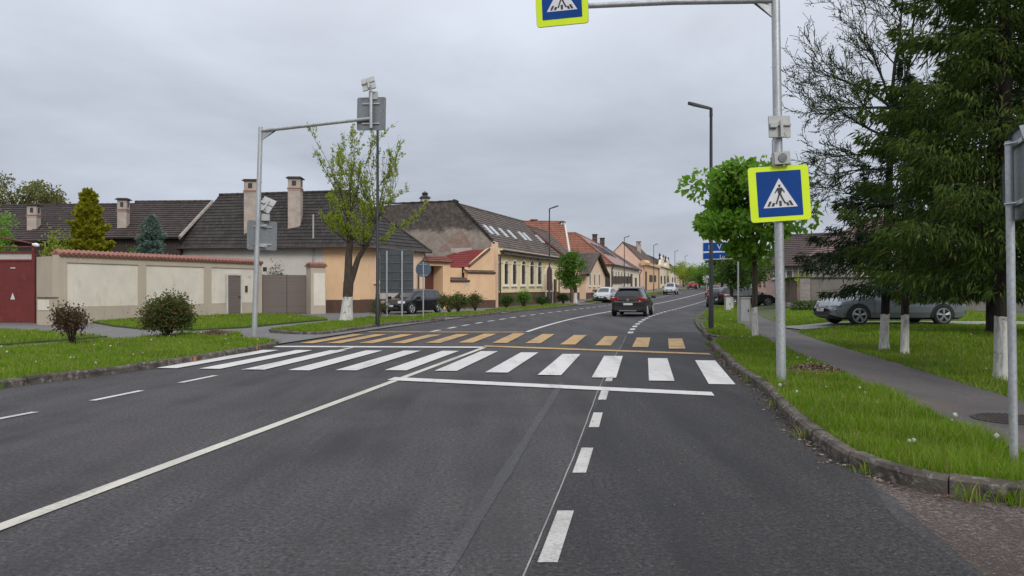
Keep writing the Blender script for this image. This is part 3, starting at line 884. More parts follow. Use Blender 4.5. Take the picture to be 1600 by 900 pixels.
M_GLASS = glass("window_glass")
M_SKYGLASS = glass("skylight_glass", (0.30, 0.34, 0.38), 0.15)
M_WFRAME = surf("white_frame", (0.62, 0.61, 0.58), (0.5, 0.49, 0.46), 4, 0.6)
M_BROWN = surf("brown_frame", (0.075, 0.042, 0.03), (0.05, 0.03, 0.022), 5, 0.6)
M_DARKMET = surf("dark_metal", (0.03, 0.028, 0.028), (0.045, 0.04, 0.038), 6, 0.5)
def window(par, f, px0, px1, py0, py1, fm, proud=0.05, fw=0.09, bars_v=1, bars_h=1, arch=False, sill=True, gm=None, uz=None):
    if uz: u0, u1, z0, z1 = uz
    else:
        u0, u1 = f.u(px0), f.u(px1)
        pm = 0.5 * (px0 + px1)
        z0, z1 = f.z(pm, py1), f.z(pm, py0)
    mb = MB()
    f.box(mb, u0 - fw, u0, z0 - fw, z1 + (0 if arch else fw), 0.002, proud)
    f.box(mb, u1, u1 + fw, z0 - fw, z1 + (0 if arch else fw), 0.002, proud)
    f.box(mb, u0, u1, z0 - fw, z0, 0.002, proud)
    um, rr = 0.5 * (u0 + u1), 0.5 * (u1 - u0)
    if arch:
        n = 10; hgt = rr * 0.8
        o = [(um - (rr + fw) * math.cos(math.pi * k / n), z1 + (hgt + fw) * math.sin(math.pi * k / n)) for k in range(n + 1)]
        i_ = [(um - rr * math.cos(math.pi * k / n), z1 + hgt * math.sin(math.pi * k / n)) for k in range(n + 1)]
        for k in range(n):
            f.slabpoly(mb, [o[k], i_[k], i_[k + 1], o[k + 1]], 0.002, proud)
    else:
        f.box(mb, u0, u1, z1, z1 + fw, 0.002, proud)
    top = z1 + (rr * .55 if arch else 0)
    fm_mb, mb = mb, MB()
    for k in range(bars_v):
        uu = u0 + (u1 - u0) * (k + 1) / (bars_v + 1)
        f.box(mb, uu - .025, uu + .025, z0, top, 0.004, proud * .7)
    for k in range(bars_h):
        zz = z0 + (z1 - z0) * (0.68 if bars_h == 1 else (k + 1) / (bars_h + 1))
        f.box(mb, u0, u1, zz - .025, zz + .025, 0.004, proud * .65)
    mt, mb = mb, fm_mb
    if sill: f.box(mb, u0 - fw - .06, u1 + fw + .06, z0 - fw - .07, z0 - fw, 0.002, proud + .08)
    o_ = mb.build("window", fm, par)
    if mt.f: mt.build("muntin", fm if fm is M_WFRAME else M_BROWN, o_)
    g = MB()
    if arch:
        n = 10
        pts = [(u0, z0)] + [(u1, z0)] + [(um + rr * math.cos(math.pi * k / n), z1 + rr * .8 * math.sin(math.pi * k / n)) for k in range(n + 1)]
        f.slabpoly(g, pts, 0.003, 0.014)
    else:
        f.box(g, u0, u1, z0, z1, 0.003, 0.014)
    g.build("pane", gm or M_GLASS, o_)
    return o_
def body(par, pts, z0, z1, mat, name="wall"):
    mb = MB(); mb.prism(pts, z0, z1)
    return mb.build(name, mat, par)
def chimney(par, x, y, z0, z1, sx, mat, rz=0.0, capmat=None, sy=None, name="chimney"):
    sy = sy or sx
    mb = MB()
    mb.box((x, y, (z0 + z1 - .12) / 2), (sx, sy, z1 - .12 - z0), rz)
    mb.box((x, y, z1 - .80), (sx + .05, sy + .05, .06), rz)
    o = mb.build(name, mat, par)
    c = MB(); c.box((x, y, z1 - .72), (sx + .09, sy + .09, .07), rz); c.build("band", M_COPE, o)
    for dx, dy, w1, w2 in ((0, -1, .2, .02), (1, 0, .02, .2)):
        c = MB()
        m = Matrix.Translation((x, y, z1 - .40)) @ Matrix.Rotation(rz, 4, "Z") @ Matrix.Translation((dx * (sx / 2 + .004), dy * (sy / 2 + .004), 0))
        c.box(None, (w1 * sx / .6, w2 * sx / .6, .30), m=m)
        c.build("flue_opening", M_DARKMET, o)
    c = MB()
    c.box((x, y, z1 - .085), (sx + .22, sy + .22, .05), rz); c.box((x, y, z1 - .03), (sx + .06, sy + .06, .06), rz)
    c.build("cap", capmat or M_CHIMCAP, o)
    return o
M_CHIMCAP = surf("chimney_cap", (0.09, 0.06, 0.045), (0.05, 0.04, 0.035), 6, 0.9)
M_CHIM = plaster("chimney_render", (0.50, 0.42, 0.36), (0.38, 0.32, 0.275), (0.2, 0.165, 0.14), (0.54, 0.74), 2.5)
M_TILE_OLD = tiles("old_dark_tiles", (0.022, 0.018, 0.016), (0.05, 0.041, 0.037), (0.016, 0.014, 0.013), light=(0.085, 0.074, 0.066), gap=.12)
M_TILE_BARN = tiles("old_brown_tiles", (0.034, 0.023, 0.021), (0.066, 0.045, 0.040), (0.022, 0.018, 0.017), light=(0.09, 0.07, 0.064), gap=.12)
M_TILE_GREY = tiles("grey_brown_tiles", (0.09, 0.068, 0.058), (0.15, 0.115, 0.098), (0.066, 0.054, 0.047), light=(0.19, 0.155, 0.135), gap=.1)
M_TILE_RED = tiles("orange_red_tiles", (0.215, 0.082, 0.050), (0.29, 0.118, 0.072), (0.15, 0.07, 0.048))
M_TILE_PINK = tiles("pale_glare_tiles", (0.34, 0.19, 0.17), (0.42, 0.25, 0.225), (0.28, 0.17, 0.155), rough=0.45)  # maroon roof drawn pale pink: the glare on it is put into the colour
M_TILE_BROWN = tiles("brown_tiles", (0.10, 0.062, 0.046), (0.15, 0.095, 0.07), (0.062, 0.047, 0.04))
M_METAL_RED = tiles("red_sheet_tiles", (0.21, 0.032, 0.034), (0.24, 0.04, 0.04), (0.17, 0.028, 0.03), rough=0.4, gap=0.03)
M_GREYPL = plaster("grey_render", (0.66, 0.615, 0.56), (0.57, 0.53, 0.48), (0.30, 0.27, 0.24), (0.6, 0.8))
M_PEACH = plaster("peach_render", (0.8, 0.545, 0.33), (0.72, 0.475, 0.28), (0.46, 0.29, 0.17), (0.62, 0.82), peel=(0.68, 0.6, 0.5), plim=(0.72, 0.74))
M_PEACH2 = plaster("pale_peach_render", (0.79, 0.58, 0.42), (0.72, 0.52, 0.37), (0.5, 0.34, 0.23), (0.62, 0.82))
M_YELLOW = plaster("cream_yellow_render", (0.85, 0.71, 0.40), (0.78, 0.63, 0.37), (0.55, 0.43, 0.26), (0.62, 0.82))
M_CREAMW = plaster("cream_render", (0.8, 0.71, 0.55), (0.73, 0.63, 0.47), (0.45, 0.39, 0.3), (0.6, 0.8))
M_PINKW = plaster("pink_render", (0.763, 0.517, 0.413), (0.702, 0.469, 0.370), (0.45, 0.31, 0.25), (0.6, 0.8))
M_ORANGEW = plaster("orange_render", (0.74, 0.5, 0.3), (0.66, 0.44, 0.26), (0.4, 0.25, 0.15), (0.58, 0.78))
M_PLINTH = plaster("brown_plinth", (0.135, 0.078, 0.056), (0.10, 0.06, 0.045), (0.2, 0.15, 0.12), (0.6, 0.75))
M_TRIM = plaster("pale_trim", (0.838, 0.777, 0.640), (0.739, 0.690, 0.579), (0.45, 0.41, 0.35), (0.6, 0.8))
M_GATEBR = planks("red_brown_boards", (0.085, 0.028, 0.02), (0.13, 0.048, 0.034), 0.16)
M_GUTTER = surf("gutter", (0.06, 0.042, 0.035), (0.09, 0.065, 0.055), 4, 0.5, 0.3)
M_FENCE_B = plaster("beige_render", (0.517, 0.443, 0.351), (0.462, 0.394, 0.308), (0.30, 0.25, 0.195), (0.58, 0.8))
M_FENCE_P = plaster("cream_panel", (0.77, 0.705, 0.6), (0.66, 0.6, 0.51), (0.48, 0.425, 0.345), (0.58, 0.8))
M_COPE = surf("terracotta_coping", (0.33, 0.15, 0.115), (0.24, 0.11, 0.085), 6, 0.8, bmp=0.2)
M_SLATS = planks("taupe_slats", (0.155, 0.122, 0.108), (0.185, 0.15, 0.133), 0.1, False, 0.55)
M_REDSTEEL = surf("red_painted_steel", (0.15, 0.022, 0.018), (0.115, 0.018, 0.015), 1.2, 0.55, bmp=0.05, c3=(0.18, 0.035, 0.03), scale3=5)
M_WALLW = plaster("white_weathered", (0.52, 0.47, 0.43), (0.45, 0.4, 0.36), (0.3, 0.26, 0.23), (0.55, 0.75))
M_BARN = planks("dark_barn_boards", (0.028, 0.02, 0.016), (0.055, 0.036, 0.028), 0.18)
M_BARGE = surf("pale_barge_board", (0.33, 0.29, 0.26), (0.25, 0.22, 0.2), 3, 0.85)

# --- garden wall of the first property
fw_ = Fac(at(90, 31.0), at(408, 42.3), 0.0)
t = thing("garden_wall", "long beige rendered garden wall with cream panels and wavy terracotta coping", "garden wall", (fw_.A.x, fw_.A.y, 0))
mb = MB(); fw_.box(mb, 0, fw_.L, -.05, 2.84, -.30, 0)
mb.build("wall_body", M_FENCE_B, t)
rf = Fac(at(57, 32.2), (fw_.A.x, fw_.A.y), 0.0)
mb = MB(); rf.box(mb, 0, rf.L - .01, -.05, 2.80, -.3, 0)
mb.build("return_wall", M_FENCE_B, t)
for a, b in ((103, 215), (227, 318), (329, 396)):
    mb = MB()
    u0, u1 = fw_.u(a), fw_.u(b)
    # recessed field: a raised rim round it and the field itself just behind
    fw_.box(mb, u0, u1, .72, 2.52, 0.002, 0.012)
    mb.build("panel", M_FENCE_P, t)
mb = MB()
edges = [0.0] + [fw_.u(x) for x in (103, 215, 227, 318, 329, 396)] + [fw_.L]
for k in range(0, 8, 2): fw_.box(mb, edges[k], edges[k + 1], .70, 2.54, 0.002, 0.06)
fw_.box(mb, 0, fw_.L, -.05, .70, 0.002, 0.06); fw_.box(mb, 0, fw_.L, 2.54, 2.84, 0.002, 0.06)
mb.build("rim", M_FENCE_B, t)
mb = MB()
n = int(fw_.L / 0.23)
for k in range(n):                                       # rounded cap tiles side by side
    u = (k + .5) * fw_.L / n
    a, b = fw_.p(u, 2.86, .16), fw_.p(u, 3.0, -.14)
    mb.tube([a, b, fw_.p(u, 2.86, -.42)], [.105, .105, .105], 8)
fw_.box(mb, 0, fw_.L, 2.83, 2.90, -.36, .12)
mb.build("coping", M_COPE, t)
dmb = MB(); u0, u1 = fw_.u(354), fw_.u(374)
fw_.box(dmb, u0, u1, .02, 2.16, .062, .085)
dr = dmb.build("door", M_SLATS, t)
fr = MB()
fw_.box(fr, u0 - .09, u0, .02, 2.25, .062, .11); fw_.box(fr, u1, u1 + .09, .02, 2.25, .062, .11); fw_.box(fr, u0, u1, 2.16, 2.25, .062, .11)
fr.build("frame", M_WFRAME, dr)
hb = MB(); fw_.box(hb, u1 - .16, u1 - .05, 1.02, 1.06, .09, .14); hb.build("handle", M_DARKMET, dr)
ib = MB(); uu = fw_.u(384); fw_.box(ib, uu - .07, uu + .07, 1.28, 1.62, .014, .07); ib.build("intercom", M_DARKMET, t)
ib = MB(); uu = fw_.u(390); fw_.box(ib, uu - .16, uu + .1, 2.08, 2.2, .014, .03); ib.build("number_plate", M_WFRAME, t)

# meter cabinet at the end of the wall
cf = Fac(at(58.5, 30.6), at(78, 30.3), 0.0)
t = thing("meter_cabinet", "beige concrete meter cabinet standing between the red gate and garden wall", "cabinet", (cf.A.x, cf.A.y, 0))
mb = MB(); cf.box(mb, 0, cf.L, -.02, 1.1, -.32, 0); mb.build("case", M_FENCE_B, t)
mb = MB(); cf.box(mb, .04, cf.L - .04, .62, 1.04, .002, .02); mb.build("door", M_FENCE_P, t)
mb = MB(); cf.box(mb, -.03, cf.L + .03, 1.1, 1.14, -.35, .04); mb.build("lid", M_KERB, t)

# red gate with the whitewashed lintel
gf = Fac((-27.5, 32.6), at(55, 32.2), 0.0)
t = thing("red_gate", "dark red steel gate under a rough white lintel at the edge of the street", "gate", (gf.B.x, gf.B.y, 0))
mb = MB(); gf.box(mb, 0, gf.L - .12, .05, 2.62, -.06, 0)
gl = mb.build("gate_leaf", M_REDSTEEL, t)
mb = MB(); uu = gf.u(20); gf.slabpoly(mb, [(uu - .1, 1.02), (uu + .1, 1.02), (uu, 1.3)], .003, .012)
mb.build("notice", M_WFRAME, gl)
mb = MB(); gf.box(mb, gf.u(22) - .14, gf.u(22) + .06, 2.32, 2.36, .003, .03); mb.build("handle", M_WFRAME, gl)
mb = MB(); gf.box(mb, gf.L - .12, gf.L, .0, 3.25, -.07, .05); gf.box(mb, 0, gf.L, 2.62, 2.7, -.07, .03); gf.box(mb, 0, gf.L, 2.97, 3.04, -.1, .06)
mb.build("frame", M_REDSTEEL, t)
mb = MB(); gf.box(mb, 0, gf.L - .13, 2.7, 2.97, -.22, -.02); mb.build("lintel", M_WALLW, t)
mb = MB()
mb.tube([gf.p(gf.L - .06, 3.2, 0), gf.p(gf.L - .06, 3.36, .05), gf.p(gf.L - 3.2, 3.95, .1)], .035, 8)
mb.tube([gf.p(gf.L - .06, 3.22, -.05), gf.p(gf.L - 3.2, 3.3, -1.6)], .03, 8)
mb.build("pipe_arch", M_REDSTEEL, t)
mb = MB(); c_ = gf.p(gf.L + .12, 3.3, .12)
mb.tube([c_ + Vector((-.14, 0, .02)), c_, c_ + Vector((.12, 0, -.03))], [.05, .09, .05], 10); mb.build("lamp", surf("white_lamp", (.75, .75, .73), None, 3, .4), t, smooth=40)

# brown slatted double gate
g2 = Fac(at(409.5, 42.9), at(485.5, 44.2), 0.0)
t = thing("slatted_gate", "taupe double gate of horizontal slats between garden wall and beige pillar", "gate", (g2.A.x, g2.A.y, 0))
for a, b in ((0.02, g2.L / 2 - .01), (g2.L / 2 + .01, g2.L - .02)):
    mb = MB(); g2.box(mb, a, b, .07, 2.24, -.04, 0); mb.build("gate_leaf", M_SLATS, t)
ms_ = surf("taupe_steel", (.1, .08, .07), None, 3, .5)
for u in (0.02, g2.L / 2, g2.L - .06):
    mb = MB(); g2.box(mb, u - .02, u + .03, .06, 2.27, .002, .015); mb.build("stile", ms_, t)
pf = Fac(at(485.8, 43.4), at(509, 43.9), 0.0)
t = thing("gate_pillar", "square beige gate pillar with cream panel and small terracotta tiled cap", "pillar", (pf.A.x, pf.A.y, 0))
mb = MB(); pf.box(mb, 0, pf.L, -.05, 2.72, -.75, 0); mb.build("pillar_body", M_FENCE_B, t)
mb = MB(); pf.box(mb, .16, pf.L - .05, .5, 2.35, .002, .015); mb.build("panel", M_FENCE_P, t)
mb = MB(); pf.box(mb, -.08, pf.L + .08, 2.72, 2.78, -.83, .1)
for k in range(5):
    u = pf.L * (k + .5) / 5; mb.tube([pf.p(u, 2.80, .12), pf.p(u, 2.9, -.38), pf.p(u, 2.80, -.85)], .1, 8)
mb.build("coping", M_COPE, t)

# --- barns behind the wall
def gable_roofed(par, C0, C1, inward, half, ze, zr, mats, over=0.35, hip0=None, back=True, verge0=0.12, verge1=0.12, course=.3):
    """street/eave line C0->C1 (outside to the right); ridge 'half' metres inward"""
    d = Vector((C1[0] - C0[0], C1[1] - C0[1])).normalized()
    inn = Vector(inward).normalized()
    sl = (zr - ze) / half
    E0 = Vector((*C0, ze)) - Vector((*inn, 0)) * over - Vector((0, 0, sl * over)) - Vector((*d, 0)) * verge0
    E1 = Vector((*C1, ze)) - Vector((*inn, 0)) * over - Vector((0, 0, sl * over)) + Vector((*d, 0)) * verge1
    R0 = Vector((C0[0] + inn.x * half, C0[1] + inn.y * half, zr)) - Vector((*d, 0)) * verge0
    R1 = Vector((C1[0] + inn.x * half, C1[1] + inn.y * half, zr)) + Vector((*d, 0)) * verge1
    mb = MB()
    roof_plane(mb, E0, E1, R1, R0, course)
    if back:
        B0 = Vector((C0[0] + inn.x * 2 * half, C0[1] + inn.y * 2 * half, ze)) + Vector((*inn, 0)) * over - Vector((0, 0, sl * over)) - Vector((*d, 0)) * verge0
        B1 = Vector((C1[0] + inn.x * 2 * half, C1[1] + inn.y * 2 * half, ze)) + Vector((*inn, 0)) * over - Vector((0, 0, sl * over)) + Vector((*d, 0)) * verge1
        roof_plane(mb, B1, B0, R0, R1, course)
    ridge_caps(mb, R0, R1)
    return mb.build("roof", mats, par), (E0, E1, R0, R1)
def gable_fill(mb, C, inn, half, ze, zr, th, d):
    """triangular gable wall above the eaves at plan corner C, 'th' thick along d"""
    i = Vector((*Vector(inn).normalized(), 0)); D = Vector((*Vector(d).normalized(), 0)) * th
    a = Vector((*C, ze)); b = a + i * 2 * half; c = a + i * half + Vector((0, 0, zr - ze - .05))
    mb.face([a, b, c]); mb.face([c + D, b + D, a + D])
    for p, q in ((a, b), (b, c), (c, a)): mb.face([p, p + D, q + D, q])
for lab, px0, px1, Y0, Y1, ze, zr in (("long dark timber barn with white bargeboard behind garden wall", 158, 281, 46.5, 46.2, 4.75, 7.15),
                                      ("dark timber barn with brown tiles at the far left", -95, 157, 47.5, 46.6, 4.6, 7.0)):
    A, B = at(px0, Y0), at(px1, Y1)
    t = thing("barn", lab, "barn", (A[0], A[1], 0), "barns behind the garden wall")
    d = Vector((B[0] - A[0], B[1] - A[1])).normalized(); inn = Vector((-d.y, d.x))
    body(t, [A, B, (B[0] + inn.x * 8, B[1] + inn.y * 8), (A[0] + inn.x * 8, A[1] + inn.y * 8)], -.1, ze - .05, M_BARN)
    for c_, th_ in ((B, -.15), (A, .15)):
        mb = MB(); gable_fill(mb, c_, inn, 4.0, ze, zr, th_, d); mb.build("gable", M_BARN, t)
    ro, (E0, E1, R0, R1) = gable_roofed(t, A, B, inn, 4.0, ze, zr, M_TILE_BARN, .4)
    mb = MB()
    up = Vector((0, 0, .08)); e_ = Vector((d.x, d.y, 0)) * .06
    mb.hexa([E1 + e_, E1 + e_ * 2, R1 + e_ * 2, R1 + e_], [E1 + e_ - up * 3 + up, E1 + e_ * 2 + up, R1 + e_ * 2 + up, R1 + e_ + up])
    mb.tube([E1 + e_, R1 + e_], .11, 6)
    mb.build("bargeboard", M_BARGE, t)
    if px0 > 0: chimney(t, *at(193, 47.4), 4.6, zy(310, 47.4), .54, M_CHIM, .1)
    else: chimney(t, *at(53, 48.2), 4.6, zy(319, 48.2), .56, M_CHIM, .1)

# --- the peach corner house with the big dark roof
C0 = Vector(at(562, 45.4)); C1 = Vector(at(663, 51.3)); LE = Vector(at(283, 46.6))
t = thing("corner_house", "peach and grey house with huge dark tiled hipped roof and two tall chimneys", "house", (C0.x, C0.y, 0))
ze = 4.15
inn = (LE - C0).normalized()
Wd = C1 - C0
body(t, [tuple(LE), tuple(C0), tuple(C1), tuple(LE + Wd)], -.1, ze, M_GREYPL)
lf = Fac(LE, C0, 0.0); sf = Fac(C0, C1, 0.0)
mb = MB(); lf.box(mb, lf.u(505), lf.L + .022, -.05, ze - .12, 0.002, .022); sf.box(mb, 0, sf.L - .9, -.05, ze - .12, 0.002, .022)
mb.build("peach_front", M_PEACH, t)
mb = MB(); sf.box(mb, sf.u(643), sf.L, 1.15, ze - .12, 0.024, .034); mb.build("pilaster", M_PEACH2, t)
mb = MB(); sf.box(mb, sf.u(586), sf.u(655), .82, 1.55, 0.024, .032); mb.build("bare_render_patch", M_WALLW, t)
mb = MB(); lf.box(mb, lf.u(505), lf.L + .05, -.05, .80, .024, .05); sf.box(mb, 0, sf.L, -.05, .82, .036, .062)
mb.build("plinth", M_PLINTH, t)
mb = MB(); sf.box(mb, 0, sf.L, ze - .28, ze - .1, .024, .16); lf.box(mb, lf.u(505), lf.L + .15, ze - .28, ze - .1, .024, .15); mb.build("cornice", M_PEACH, t)
window(t, sf, 586.5, 597, 403, 438, M_PEACH2, .07, .16, 1, 1)
ov = .45
rz_ = 7.62
Em = (C0 + C1) / 2
hipR = Vector((Em.x + inn.x * 3.0, Em.y + inn.y * 3.0, rz_))
ridL = Vector((*at(343, 49.6), rz_ - .12))
sl = (rz_ - ze) / 2.9
def eav(p, o2): return Vector((p.x + o2.x, p.y + o2.y, ze - .22))
nL, nS = Vector((lf.n.x, lf.n.y)) * ov, Vector((sf.n.x, sf.n.y)) * ov
e_le = eav(LE, nL); e_c0 = eav(C0, nL + nS * 1.0); e_c1 = eav(C1, nS - nL); e_lb = eav(LE + Wd, -nL)
mb = MB()
roof_plane(mb, e_le, e_c0, hipR, ridL, .3, .035)
roof_plane(mb, e_c0, e_c1, hipR, hipR, .3, .035)
roof_plane(mb, e_c1, e_lb, ridL, hipR, .3, .035)
ridge_caps(mb, ridL, hipR); ridge_caps(mb, e_c0, hipR); ridge_caps(mb, e_c1, hipR)
rf_ = mb.build("roof", M_TILE_OLD, t)
mb = MB()
g = Vector((LE.x, LE.y, ze - .1)); g2_ = Vector((LE.x + Wd.x, LE.y + Wd.y, ze - .1)); g3 = ridL - Vector((0, 0, .12)); dd = Vector((.2, 0, 0))
mb.face([g, g3, g2_]); mb.face([g + dd, g2_ + dd, g3 + dd]); mb.build("gable", M_GREYPL, t)
for px, top, Y in ((393.5, 281, 46.9), (461.5, 277, 46.9)):
    chimney(t, *at(px, Y), 4.4, zy(top, Y), .74, M_CHIM, .06)
mb = MB()
mb.tube([e_c0 + Vector((0, 0, -.04)), e_c1 + Vector((0, 0, -.04))], .075, 8); mb.tube([e_le + Vector((0, 0, -.04)), e_c0 + Vector((0, 0, -.04))], .06, 8)
q = sf.p(sf.u(657), ze - .3, .35); q2 = sf.p(sf.u(651), 3.05, .16)
mb.tube([q, q + Vector((0, 0, -.35)), q2, Vector((q2.x, q2.y, .2))], .055, 8)
mb.build("gutter", M_GUTTER, t)
mb = MB()
m0 = lf.p(lf.u(490), 2.4, .06); mb.tube([m0, Vector((m0.x, m0.y, zy(335, 45.6)))], .05, 8); mb.build("service_mast", surf("grey_conduit", (.4, .4, .38), None, 5, .6), t)
mb = MB(); a = lf.p(lf.u(415), 2.45, .003); lf.box(mb, lf.u(411), lf.u(417), 2.5, 2.75, .003, .02); mb.build("vent", M_DARKMET, t)

# --- portal with the brown gate
Q0 = Vector(at(664, 51.5)); Q1 = Vector(at(703.5, 53.6))
f = Fac(Q0, Q1, 0.0)
t = thing("gateway", "peach arched-over gateway with red-brown double gate and small tiled coping", "gateway", (Q0.x, Q0.y, 0))
o0, o1 = -f.L * .12, f.u(692)
mb = MB(); f.box(mb, o1, f.L, -.05, 3.3, -1.0, 0); f.box(mb, o0, o1, 3.02, 3.3, -1.0, 0); mb.build("wall", M_PEACH, t)
mb = MB(); f.box(mb, o0, o1 - .01, .06, 3.0, -.95, -.85); mb.build("gate_leaf", M_GATEBR, t)
mb = MB(); f.box(mb, f.u(672), f.u(686), 2.72, 2.98, -.84, -.8); mb.build("red_board", surf("red_board", (.4, .05, .04), None, 3, .6), t)
mb = MB()
a, b = f.p(o0 - .2, 3.3, .22), f.p(f.L + .12, 3.3, .22); c_, d_ = f.p(f.L + .12, 3.72, -.5), f.p(o0 - .2, 3.72, -.5)
roof_plane(mb, a, b, c_, d_, .3); roof_plane(mb, f.p(f.L + .12, 3.3, -1.22), f.p(o0 - .2, 3.3, -1.22), d_, c_, .3)
mb.build("coping", tiles("maroon_tiles", (.15, .05, .035), (.21, .075, .05), (.1, .045, .035)), t)

# --- shed and wall between the gateway and the yellow house
W0, W1 = Q1 + f.d * .02, Vector(at(774, 57.2))
f = Fac(W0, W1, 0.0)
t = thing("red_roofed_shed", "low peach wall and shed with bright red sheet roof beside the yellow house", "shed", (W0.x, W0.y, 0))
um = f.u(731)
mb = MB(); f.box(mb, 0, um, -.05, 2.0, -.35, 0); f.box(mb, um, f.L, -.05, 2.62, -.35, 0)
f.slabpoly(mb, [(0, 2.0), (um, 2.0), (um, 2.95), (0, 2.95)], -.9, -.6)
f.slabpoly(mb, [(um, 2.62), (f.L, 2.62), (f.L, f.z(773, 386)), (f.u(766), f.z(766, 389)), (f.u(734), 3.0)], -.5, -.15)
mb.build("wall", M_PEACH, t)
mb = MB(); f.box(mb, 0, f.L, -.05, .62, .002, .03); mb.build("plinth", M_PLINTH, t)
mb = MB()
for a, b, z in ((-.02, um + .12, 2.0), (um - .1, f.L - .05, 2.62)):
    p0, p1 = f.p(a, z, .12), f.p(b, z, .12)
    roof_plane(mb, p0, p1, f.p(b, z + .26, -.36), f.p(a, z + .26, -.36), .22)
mb.build("coping", M_TILE_BROWN, t)
mb = MB()
e1 = f.p(f.u(734), 3.02, -.1); r1 = f.p(f.u(767), f.z(767, 389.5), -.1)
inn2 = Vector((-f.n.x, -f.n.y, 0))
roof_plane(mb, e1 + inn2 * 4.5 + Vector((0, 0, 0)), e1, r1, r1 + inn2 * 4.5, .35, .02, .3)
mb.build("roof", M_METAL_RED, t)
mb = MB(); mb.tube([e1 + Vector((0, 0, .05)), r1 + Vector((0, 0, .05))], .09, 6)
mb.build("verge_tiles", M_TILE_BROWN, t)
mb = MB()
rr_ = random.Random(3)
for k in range(7):                                        # a scrawl of pale spray paint on the wall
    u = f.u(725 + k * 1.6)
    z = 1.75 + .12 * math.sin(k * 2.2)
    mb.tube([f.p(u + .12 * math.cos(an), z + (.28 - .04 * k % .2) * math.sin(an), .004) for an in [R(a) for a in range(20 * k, 20 * k + 200, 25)]], .022, 5)
mb.build("graffiti", surf("spray_paint", (.55, .52, .49), None, 8, .8), t)

# --- the yellow house
E0, E1 = Vector(at(778.5, 57.6)), Vector(at(873, 74.0))
f = Fac(E0, E1, 0.0)
t = thing("yellow_house", "cream yellow house with five arched windows, skylights and weathered blank gable", "house", (E0.x, E0.y, 0))
inn = -f.n; W_ = 7.2; ze, zr = 4.45, 8.0
body(t, [tuple(E0 + f.d * .3), tuple(E1), tuple(E1 + inn * W_), tuple(E0 + f.d * .3 + inn * W_)], -.1, ze, M_YELLOW)
# blank firewall, thicker and higher than the roof: stained plaster over brick
gf_ = Fac(E0 + inn * 13.0, E0, 0.0)                        # faces the camera
def gz(px, py): return (gf_.u(px), gf_.z(px, py))
prof = [(gf_.L - .02, -.05), (gf_.L - .02, 4.55), (gf_.L - .35, 4.85), (gf_.L - 3.6, 8.18), (gf_.L - 7.6, 8.1), (gf_.L - 12, 7.9), (gf_.L - 12, -.05)]
M_FIREW = None
m, tt, b, o_ = newmat("weathered_firewall")
v = objc(tt)
zc = node(tt, "ShaderNodeSeparateXYZ", {0: v}).outputs[2]
n1_ = nz(tt, v, 1.2, 8, 0.7)
hi_ = math_(tt, "ADD", zc, math_(tt, "MULTIPLY", math_(tt, "SUBTRACT", n1_, .5), 1.6))
pl_ = mixc(tt, rng(tt, nz(tt, v, 2.5, 7, .65), .35, .65), (.36, .31, .26), (.24, .205, .175))
dk_ = mixc(tt, rng(tt, nz(tt, v, 3.3, 8, .7), .4, .66), (.058, .05, .043), (.15, .125, .105))
col = mixc(tt, rng(tt, hi_, 5.75, 6.05), pl_, dk_)
tt.links.new(col, b.inputs["Base Color"]); b.inputs["Roughness"].default_value = .95
bump(tt, b, nz(tt, v, 9, 7, .7), .5, .05)
mb = MB(); gf_.slabpoly(mb, prof, -.32, 0.0); mb.build("blank_gable", m, t)
mb = MB()
gf_.slabpoly(mb, [gz(768, 480), gz(768, 375), (gf_.L + .0, 4.9), (gf_.L + .0, -.05)], .002, .03); mb.build("gable_edge", M_PEACH2, t)
m, tt, b, o_ = newmat("exposed_brick")
uvn = node(tt, "ShaderNodeTexCoord").outputs["UV"]
br = node(tt, "ShaderNodeTexBrick", {"Vector": uvn, "Color1": C4((.27, .13, .09)), "Color2": C4((.2, .1, .075)), "Mortar": C4((.33, .28, .24)), "Scale": 1.0, "Mortar Size": .014, "Brick Width": .28, "Row Height": .085})
col = mixc(tt, rng(tt, nz(tt, objc(tt), 2.2, 7, .7), .46, .6), br.outputs[0], (.30, .255, .215))
tt.links.new(col, b.inputs["Base Color"]); b.inputs["Roughness"].default_value = .95
bump(tt, b, nz(tt, objc(tt), 14, 6, .7), .6, .04)
mb = MB(); gf_.slabpoly(mb, [gz(683, 392), gz(700, 377), gz(718, 359), gz(724, 363), gz(736, 380), gz(741, 392)], .002, .02); mb.build("brick_patch", m, t)
mb = MB(); gf_.slabpoly(mb, [gz(705, 395), gz(705, 388), gz(738, 387), gz(738, 395)], .022, .035); mb.build("cement_patch", M_WALLW, t)
mb = MB()
for k in range(26):                                        # old roof tiles capping the wall
    tt_ = k / 25; u = gf_.L - .35 - 3.25 * tt_; z = 4.87 + 3.33 * tt_
    gf_.box(mb, u - .09, u + .09, z - .02, z + .08, -.4, .06)
for k in range(22): gf_.box(mb, gf_.L - 3.7 - k * .4, gf_.L - 3.34 - k * .4, 8.14, 8.2 + .02 * (k % 2), -.4, .06)
mb.build("wall_cap", M_TILE_OLD, t)
ro, (RE0, RE1, RR0, RR1) = gable_roofed(t, tuple(E0 + f.d * .34), tuple(E1), inn, W_ / 2, ze, zr, M_TILE_GREY, .42, verge0=0.0, verge1=0.0)
